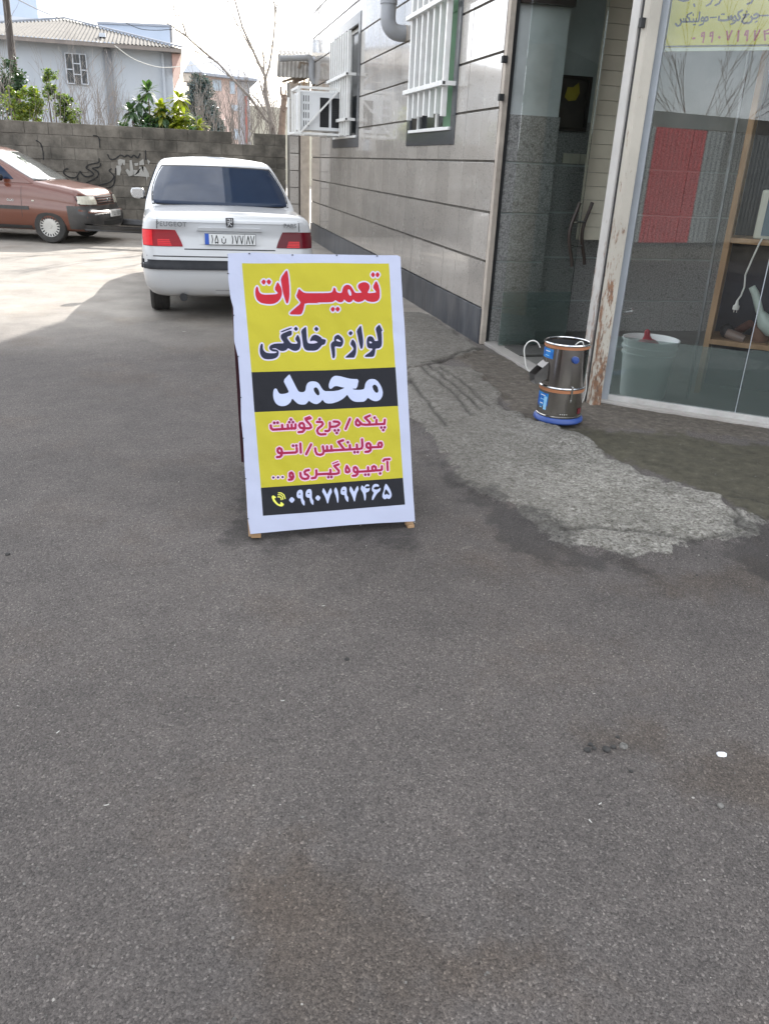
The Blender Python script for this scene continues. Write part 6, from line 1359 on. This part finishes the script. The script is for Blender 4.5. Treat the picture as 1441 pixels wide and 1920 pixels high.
mb = MB(); mb.add([rtl + nr * .012, rtl + rw + nr * .012, rtl + rw + rv * .96 + nr * .012, rtl + rv * .96 + nr * .012], [(0, 1, 2, 3)]); P_(mb, 'rear_banner', M_banner_white, sign, fix=False)
mb = MB(); mb.add([rtl - SX * .004, rtl + rw, rtl + rw + rv * .96, rtl + rv * .96 - SX * .006], [(0, 1, 2, 3)]); P_(mb, 'rear_backing', M_banner_back, sign, fix=False)
mb = MB()
for x in (.0, .97): mb.bar(rtl + rw * x + nr * .006, rtl + rw * x + rv + nr * .006, .022, .02)
mb.bar(rtl + rv * .55 + nr * .005, rtl + rw * .97 + rv * .55 + nr * .005, .03, .016); P_(mb, 'rear_frame', M_banner_back, sign, bevel=.002)
mb = MB()
for i in range(7):
    j = int(nv * (.06 + .145 * i)); p = vs[j * k]; mb.obox(p + SN * .001 - SX * .004 , SX * .007, SY * .004, SN * .003)
for i in range(4):
    p = vs[nv * k + int(nu * (.12 + .25 * i))]; mb.obox(p - SY * .006 + SN * .0005, SX * .006, SY * .004, SN * .003)
P_(mb, 'staples', M_ink, sign)

# ---- yellow poster inside the shop window
WPL = (A0 + N * .032); wn_ = tuple(N)
def wst(u, v): q = onP(u, v, WPL, wn_) - WPL; return (q.dot(T), q.z)
AW = Art(.03, 1.45, 2.16, 2.62, 900, (.80, .77, .10))
def WS(v, p): return [wst(a, b) for a, b in vp(v, p)]
AW.poly([(.03, 2.162), (1.45, 2.162), (1.45, 2.180), (.03, 2.180)], (.80, .84, .76)); AW.poly([(.03, 2.182), (1.45, 2.182), (1.45, 2.192), (.03, 2.192)], (.22, .22, .12))
DK = (.04, .04, .03); RD = (.62, .06, .04)
for v, p, w_ in (('m', [(350, 610), (400, 670), (460, 650), (490, 590)], .010), ('m', [(480, 500), (500, 560), (560, 560), (650, 560)], .010), ('m', [(560, 480), (565, 560)], .007), ('m', [(610, 480), (615, 560)], .007), ('m', [(650, 560), (930, 550)], .009), ('m', [(760, 330), (660, 380), (640, 430), (700, 470), (720, 550)], .009),
    ('m', [(810, 490), (815, 550)], .007), ('m', [(880, 480), (885, 550)], .007), ('m', [(970, 320), (960, 450), (940, 545)], .009), ('m', [(1010, 490), (1040, 440), (1080, 470), (1090, 540), (1010, 535), (1010, 490)], .009), ('m', [(1090, 540), (1050, 620), (960, 655)], .008), ('m', [(1090, 520), (1130, 540), (1185, 510), (1170, 440), (1120, 450), (1100, 500)], .009),
    ('m', [(1240, 455), (1395, 445)], .007), ('n', [(100, 450), (90, 530), (160, 550), (290, 540), (420, 510), (430, 430)], .011), ('n', [(340, 450), (350, 520)], .008), ('n', [(390, 440), (395, 510)], .008), ('n', [(470, 560), (470, 480), (520, 430), (560, 500), (550, 560), (480, 540)], .009), ('n', [(560, 540), (510, 610), (420, 650)], .009), ('n', [(710, 280), (620, 330), (610, 400), (660, 480), (620, 540), (540, 545)], .011),
    ('n', [(890, 390), (760, 400), (830, 440), (740, 500), (710, 570), (770, 625), (850, 610)], .011), ('n', [(960, 440), (990, 500), (960, 580), (880, 625)], .010), ('n', [(990, 500), (1080, 490), (1180, 420), (1090, 370), (1040, 400)], .011), ('n', [(1230, 420), (1410, 410)], .008), ('n', [(170, 380), (230, 380)], .008), ('n', [(840, 300), (842, 325)], .008), ('n', [(1075, 590), (1110, 570)], .008), ('m', [(810, 635), (860, 635)], .007), ('m', [(800, 360), (805, 400)], .006),
    ('m', [(440, -10), (560, 20), (680, -5)], .012), ('m', [(820, 110), (840, 160)], .010), ('m', [(1290, 0), (1250, 90), (1150, 145)], .010), ('n', [(150, -10), (100, 90), (0, 140)], .010), ('n', [(1000, -10), (960, 70), (860, 105)], .011)):
    AW.stroke(WS(v, p), w_, DK)
for v, p, w_ in (('m', [(800, 990), (835, 985)], .011), ('m', [(1080, 920), (1020, 930), (1030, 850), (1085, 840), (1085, 930), (1055, 1085)], .009), ('m', [(1300, 920), (1240, 930), (1250, 850), (1305, 830), (1305, 930), (1280, 1075)], .009), ('n', [(100, 990), (115, 1010)], .011), ('n', [(310, 840), (340, 1060), (440, 830)], .010), ('n', [(625, 830), (600, 1090)], .011), ('n', [(860, 940), (790, 930), (830, 830), (875, 830), (860, 940), (845, 1080)], .010), ('n', [(1060, 830), (1055, 1070), (1180, 810)], .010), ('n', [(1310, 830), (1330, 1070)], .010), ('n', [(1330, 900), (1441, 890)], .010), ('n', [(1350, 830), (1441, 790)], .009)):
    AW.stroke(WS(v, p), w_, RD)
M_poster = AW.material('yellow window poster', .5)
mb = MB(); c4 = [(.048, 2.162), (1.45, 2.162), (1.45, 2.62), (.048, 2.62)]; mb.add([WPL + T * s + Vector((0, 0, z)) for s, z in c4] + [WPL + T * s + N * .002 + Vector((0, 0, z)) for s, z in c4], [(0, 1, 2, 3), (7, 6, 5, 4), (0, 4, 5, 1), (1, 5, 6, 2), (2, 6, 7, 3), (3, 7, 4, 0)])
me = mb.mesh('window_poster', M_poster); ul = me.uv_layers.new(name='print')
for lp in me.loops: s, z = c4[lp.vertex_index % 4]; ul.data[lp.index].uv = ((s - AW.s0) * AW.res / AW.w, (z - AW.t0) * AW.res / AW.h)
o = link('window_poster', me); tag(o, 'yellow poster with dark and red Persian writing at the top of the shop window', 'poster')

# ------------------------------------------------------------------ grain mill outside the door
_g = bvh_of([ground]); gc = Vector((2.257, 4.493, max(_g.ray_cast(Vector((2.257 + .15 * math.cos(q), 4.493 + .15 * math.sin(q), 1)), Vector((0, 0, -1)))[0].z for q in [k * .4 for k in range(16)]) - .003)); gm = thing('grain_mill', 'stainless steel drum mill with blue base and orange bands outside the shop door', 'mill', tuple(gc))
def L_(prof, mat, name, par=gm, n=48, sm=35, loc=(0, 0, 0)):
    mb = MB(); mb.lathe(prof, (0, 0, 0), n); o = mb.build(name, mat, par, smooth=sm); o.location = loc; return o
L_([(0, 0), (.148, 0), (.154, .008), (.153, .020), (.143, .034), (.138, .036), (0, .036)], M_blue, 'base')
L_([(.135, .036), (.141, .038), (.142, .044), (.138, .047), (.136, .195), (.134, .196)], M_steel, 'lower_drum')
L_([(.136, .194), (.1390, .195), (.1390, .214), (.136, .215)], M_orange, 'orange_band')
L_([(.136, .215), (.142, .217), (.1435, .222), (.140, .227), (.136, .228)], M_chrome, 'joint_ring')
L_([(.135, .228), (.1355, .46), (.1345, .478), (.1305, .478), (.130, .24), (0, .238)], M_steel, 'upper_drum')
L_([(.1355, .460), (.1380, .461), (.1380, .478), (.1355, .479)], M_orange, 'orange_band')
L_([(.134, .479), (.141, .480), (.143, .485), (.141, .491), (.134, .492), (.130, .488), (.130, .480)], M_chrome, 'rim')
L_([(.128, .30), (.1295, .475)], M_dark, 'dark_lining')
def cylpatch(name, mat, a0, a1, z0, z1, r, par=gm, n=12):
    mb = MB(); mb.grid(lambda u, v: (r * math.cos(R(a0 + (a1 - a0) * u)), r * math.sin(R(a0 + (a1 - a0) * u)), z0 + (z1 - z0) * v), n, 2); return mb.build(name, mat, par, smooth=60, fix=False)
CA = math.degrees(math.atan2(-gc.y, -gc.x)) % 360
M_lab = pm('blue label print', (.03, .22, .55), (.02, .09, .38), 22, .25, lo=.42, hi=.6); M_lab2 = pm('pale label print', (.30, .55, .75), (.2, .45, .7), 30, .25)
for a0, a1, z0, z1 in ((CA - 80, CA - 33, .395, .452), (CA - 78, CA - 32, .065, .180)):
    lb = cylpatch('label', M_lab, a0, a1, z0, z1, .1372)
    for q in range(4 if z1 < .3 else 2): cylpatch('label_line', M_lab2 if q % 2 else M_plate, a0 + 18, a0 + 36 - 3 * q, z1 - .018 - q * .026, z1 - .013 - q * .026, .1377, lb, 6)
    if z1 < .3: cylpatch('label_panel', M_lab2, a1 - 13, a1 - 3, z0 + .012, z1 - .02, .1377, lb, 5)
kn = L_([(0, -.004), (.02, -.004), (.022, .01), (.018, .022), (0, .024)], M_blue, 'knob', sm=40); a = R(CA + 24); kn.matrix_basis = Matrix.Translation((.138 * math.cos(a), .138 * math.sin(a), .405)) @ Vector((math.cos(a), math.sin(a), 0)).to_track_quat('Z', 'Y').to_matrix().to_4x4()
sw_ = cylpatch('switch', pm('dark red switch', (.16, .02, .03), (.12, .015, .02), 9, .4), CA + 54, CA + 70, .062, .098, .140)
for q in range(4): cylpatch('status_light', M_cable, CA + 4 + q * 5.5, CA + 6.4 + q * 5.5, .062, .066, .1385, gm, 2)
mb = MB(); a = R(CA + 27)
for r0, zt in ((.142, .232), (.141, .150)): mb.lathe([(0, -.006), (.006, -.006), (.006, .006), (0, .006)], (r0 * math.cos(a), r0 * math.sin(a), zt), 10)
mb.bar((.1425 * math.cos(a), .1425 * math.sin(a), .24), (.1415 * math.cos(a), .1415 * math.sin(a), .145), .012, .004, up=(math.cos(a), math.sin(a), 0)); mb.build('latch', M_chrome, gm)
# spout on the left
a = R(CA - 62); d = Vector((math.cos(a), math.sin(a), 0)); s_ = Vector((-d.y, d.x, 0))
def sp(rr, w_, z): return d * rr + s_ * w_ + Vector((0, 0, z))
mb = MB(); hw = .042
P8 = [sp(.125, hw, .375), sp(.125, -hw, .375), sp(.215, hw, .285), sp(.215, -hw, .285), sp(.132, hw, .265), sp(.132, -hw, .265), sp(.200, hw * .9, .235), sp(.200, -hw * .9, .235)]
mb.add(P8, [(0, 2, 4), (2, 6, 4), (1, 5, 3), (3, 5, 7), (4, 6, 7, 5)]); mb.add([p + Vector((0, 0, .0015)) + d * .0015 for p in P8], [(0, 2, 4), (2, 6, 4), (1, 5, 3), (3, 5, 7), (4, 6, 7, 5)])
mb.add([sp(.128, hw, .372), sp(.128, -hw, .372), sp(.168, -hw, .338), sp(.168, hw, .338)], [(0, 1, 2, 3)]); mb.build('chute', pm('dull steel sheet', (.24, .23, .22), (.16, .155, .15), 6, .4, metal=.8), gm, fix=False)
def cord(name, pts, r=.0042):
    P3 = [Vector(p) for p in pts]; o = []
    for i in range(len(P3) - 1):
        for q in range(6): o.append(P3[i].lerp(P3[i + 1], q / 6))
    o.append(P3[-1])
    for _ in range(8): o = [o[0]] + [(o[i - 1] + o[i] * 2 + o[i + 1]) / 4 for i in range(1, len(o) - 1)] + [o[-1]]
    mb = MB(); mb.tube(o, r, 8); return P_(mb, name, M_cable, gm, smooth=60)
gpl = (2.20, 4.45, 0); gn = (.45, .9, 0)
def gp_(u, v, off=0): return onP(u, v, (gc.x + off * .0, gc.y, 0), gn)
cord('cord', [gp_(1012, 652), gp_(1008, 642), gp_(1000, 638), gp_(990, 640), gp_(981, 652), gp_(983, 672), gp_(986, 692), gp_(996, 700), gp_(1006, 703)])
cord('cord', [gp_(1078, 647), gp_(1086, 640), gp_(1093, 641), gp_(1094, 655), gp_(1093, 680), gp_(1098, 700), gp_(1099, 725), gp_(1095, 745), gp_(1089, 757)], .0035)

# ------------------------------------------------------------------ bits lying on the road
M_stone = pm('gravel', (.20, .19, .175), (.07, .068, .062), 60, .9); M_stoned = pm('dark gravel', (.05, .048, .045), (.028, .027, .026), 60, .9); M_pale = pm('pale chips', (.36, .34, .31), (.27, .255, .23), 30, .8)
def pebble(mb, c, r, rg):
    sc3 = (r * rg.uniform(.7, 1.3), r * rg.uniform(.7, 1.3), r * rg.uniform(.4, .8)); a = rg.uniform(0, 6.28); vs = []
    for (x, y, z) in ((1, 0, 0), (.3, .95, 0), (-.8, .6, 0), (-.8, -.6, 0), (.3, -.95, 0), (.35, .3, .8), (-.3, .1, .9), (.1, -.45, .75)):
        x *= rg.uniform(.75, 1.15); y *= rg.uniform(.75, 1.15); X, Y = x * math.cos(a) - y * math.sin(a), x * math.sin(a) + y * math.cos(a); vs.append((c[0] + X * sc3[0], c[1] + Y * sc3[1], c[2] + z * sc3[2]))
    mb.add(vs, [(0, 1, 5), (1, 2, 6), (1, 6, 5), (2, 3, 6), (3, 4, 7), (3, 7, 6), (4, 0, 5), (4, 5, 7), (5, 6, 7)])
gb = bvh_of([ground])
def gz(x, y):
    h_, _, _, _ = gb.ray_cast(Vector((x, y, 1)), Vector((0, 0, -1))); return h_.z if h_ else 0
rg = random.Random(99)
polys_edge = [poly_px(p) for p in Z_damp_shade[:2]]; pcon = [poly_px(p) for p in Z_con]; pdirt = [poly_px(p) for p in Z_dirt]
mbs = [MB(), MB(), MB()]
pts = np.array([(rg.uniform(-2.2, 4.6), .6 + 8 * rg.random() ** 1.3) for _ in range(15000)])
de = np.max([sdist(pts, p) for p in polys_edge], 0); dd = np.max([sdist(pts, p) for p in pdirt + pcon], 0)
for (x, y), e, q in zip(pts, de, dd):
    pr = .22 + (.7 if e > -.03 else 0) + (.7 if -.05 < q else 0)
    if rg.random() > pr: continue
    if x > 2.55 and y > 4.85: continue
    if x > 2.8 and (x - 2.825) * .6243 + (y - 4.993) * .781 > -.05: continue
    r = rg.choice([.0018, .0025, .003, .004]) * (1.5 if e > -.03 and rg.random() < .4 else 1)
    m_i = 1 if (e > -.03 and rg.random() < .7) else (2 if rg.random() < .09 else 0)
    pebble(mbs[m_i], (x, y, gz(x, y)), r, rg)
for m_, mm, nm, lb in ((mbs[0], M_stone, 'gravel', 'fine grey grit scattered over the road and the concrete ramp'), (mbs[1], M_stoned, 'gravel', 'dark loose gravel along the broken asphalt edge'), (mbs[2], M_pale, 'gravel', 'pale chips scattered over the asphalt')):
    o = m_.build(nm, mm, fix=False); tag(o, lb, 'gravel', kind='stuff')
def lump(name, label, cat, u, v, r, mat, seed, group=None):
    rg2 = random.Random(seed); g_ = gnd(u, v); bm = bmesh.new(); bmesh.ops.create_icosphere(bm, subdivisions=2, radius=r)
    for q in bm.verts: q.co *= 1 + .25 * noise.noise(q.co * (2.2 / r) + Vector((seed, 0, 0))); q.co.z = max(q.co.z * .7, -r * .25)
    me = bpy.data.meshes.new(name); bm.to_mesh(me); bm.free(); me.materials.append(mat); o = link(name, me); o.location = (g_.x, g_.y, gz(g_.x, g_.y) + r * .2); o.rotation_euler[2] = seed; return tag(o, label, cat, group)
lump('stone', 'dark crumbled lump at the left end of the debris cluster on the near asphalt', 'stone', 1100, 1406, .010, M_stoned, 1)
lump('stone', 'dark crumb second from the left in the debris cluster', 'stone', 1113, 1403, .007, M_stoned, 2)
lump('stone', 'dark jagged lump in the middle of the debris cluster', 'stone', 1136, 1405, .012, M_stoned, 3)
lump('stone', 'round grey pebble at the right of the debris cluster', 'stone', 1168, 1399, .0125, M_stone, 4)
lump('stone', 'small dark crumb above the round grey pebble', 'stone', 1157, 1381, .006, M_stoned, 5)
lump('stone', 'dark crumb touching the left lump of the debris cluster', 'stone', 1106, 1396, .0075, M_stoned, 9)
lump('stone', 'dark sliver of stone between the middle lump and the round pebble', 'stone', 1149, 1400, .008, M_stoned, 10)
lump('stone', 'small dark stone just below the debris cluster', 'stone', 1182, 1445, .006, M_stoned, 11)
lump('stone', 'lone pale grey stone below the torn white scrap', 'stone', 1350, 1510, .009, M_stone, 6)
lump('stone', 'small dark pebble alone on the asphalt below the sign', 'stone', 650, 1236, .008, M_stoned, 7)
lump('stone', 'dark speck of stone near the left edge of the road', 'stone', 15, 1040, .010, M_stoned, 8)
def flatbit(name, label, cat, u, v, poly, sc_m, mat, rz):
    g_ = gnd(u, v); mb = MB(); mb.prism(poly, lambda x, y: (x * sc_m, y * sc_m, .002 + .002 * abs(x)), (0, 0, .0012)); o = mb.build(name, mat); o.location = (g_.x, g_.y, gz(g_.x, g_.y) + .001); o.rotation_euler = (0, 0, rz); return tag(o, label, cat)
M_sliv = pm('dull sliver', (.46, .45, .42), (.38, .37, .34), 6, .6)
M_scrap = pm('white scrap', (.74, .75, .78), (.66, .67, .70), 6, .5)
flatbit('plastic_scrap', 'torn three fingered white plastic scrap on the near asphalt', 'scrap', 1352, 1414, [(-.6, .5), (-1, .35), (-.4, .25), (-1.1, .05), (-.4, -.05), (-.8, -.35), (.1, -.5), (.8, -.3), (.9, .3), (.4, .55)], .0145, M_scrap, -.3).rotation_euler = (R(38), 0, -.3)
for (u, v, rz, lb) in ((1106, 1540, 1.75, 'white seed sliver right of centre near the bottom of the road'), (109, 1373, .9, 'white sliver near the left edge of the near road'), (530, 1315, .1, 'white sliver lying flat below the sign'), (1124, 1507, .4, 'faint white sliver above the seed sliver'), (606, 1136, .2, 'tiny white fleck just below the sign'), (200, 1509, .2, 'pale fleck at the lower left of the road'), (345, 621, 0., 'white fleck on the road behind the white car')):
    flatbit('white_sliver', lb, 'litter', u, v, [(-1, 0), (-.6, .25), (.5, .25), (1, .05), (.6, -.2), (-.6, -.2)], .0065 if v > 1000 else .015, M_sliv, rz)
flatbit('paper_scrap', 'crumpled white paper lying by the foot of the block wall', 'scrap', 214, 431, [(-1, -.5), (-.8, .5), (-.1, .3), (.2, .7), (.9, .4), (1, -.4)], .09, M_scrap, 0)

# ------------------------------------------------------------------ across the street, seen mirrored in the shop window
FX = -4.7
def mirror_z(u, v):
    p = onP(u, v, A0, wn_); d = Vector(ray(u, v)); n_ = N; r = d - n_ * 2 * d.dot(n_); t = (FX - p.x) / r.x; return p + r * t
q = [mirror_z(1215, 330), mirror_z(1310, 330), mirror_z(1345, 330), mirror_z(1370, 330)]
ztop = mirror_z(1260, 240).z; zbot = max(.02, mirror_z(1240, 455).z)
fen = thing('sheet_fence', 'red and grey corrugated sheet fence across the street mirrored in the shop window', 'fence', (FX, -2, 0))
M_redsheet = pm('red sheet', (.70, .06, .07), (.62, .05, .06), 3, .5); M_greysheet = pm('pale grey sheet', (.42, .45, .45), (.36, .39, .39), 3, .5); M_drk = pm('dull grey sheet', (.25, .26, .25), (.2, .21, .2), 3, .6)
def sheet(y0, y1, mat):
    wn2 = max(2, int(abs(y1 - y0) / .10)); mb = corr((FX, y0, zbot), (0, y1 - y0, 0), (0, 0, ztop - zbot), .007, wn2, wn2 * 8, 1); P_(mb, 'sheet_panel', mat, fen, smooth=60, fix=False)
sheet(q[0].y, q[1].y, M_redsheet); sheet(q[1].y, q[2].y, M_greysheet)
sheet(q[2].y, q[2].y - 3.5, M_drk); sheet(q[0].y + .9, q[0].y, M_greysheet)
mb = MB(); mb.box(FX - .22, FX - .05, -14, 4.5, 0, ztop + .25); P_(mb, 'plinth_wall', M_block, fen)
q0 = thing('mirrored_house', 'low tan roofed house beyond the corrugated fence across the street', 'house', (FX - 5, -6, 0))
mb = MB(); mb.box(FX - 16, FX - 11, -16, -7.0, 0, 2.9); P_(mb, 'wall', M_beige, q0)
mb = MB(); mb.prism([(FX - 16.3, 2.9), (FX - 10.6, 2.9), (FX - 13.4, 3.6)], lambda x, z: (x, -16.3, z), (0, 9.6, 0)); P_(mb, 'roof', M_roofg, q0)
mt = thing('mirrored_tree', 'bare tree beyond the sheet fence across the street', 'tree', (FX - 3, -6, 0)); rgm = random.Random(8); tw = MB(); ps = []
mb = MB(); mb.tube([(FX - 3, -6, 0), (FX - 3.05, -6.1, 1.2), (FX - 2.9, -6.0, 2.2)], [.10, .08, .06], 8); P_(mb, 'trunk', M_barkd, mt, smooth=60)
for k in range(7): bare(mt, (FX - 2.9, -6.0, 2.2 - .12 * k), (rgm.uniform(-.7, .7), rgm.uniform(-.7, .7), 1), rgm.uniform(1.8, 2.8), .016, 2, rgm, ps, .6)
for p_, r_ in ps: tw.tube(p_, [max(.005, q * .8) for q in r_], 4, cap=False)
P_(tw, 'twigs', M_barkd, mt, fix=False)['kind'] = 'stuff'
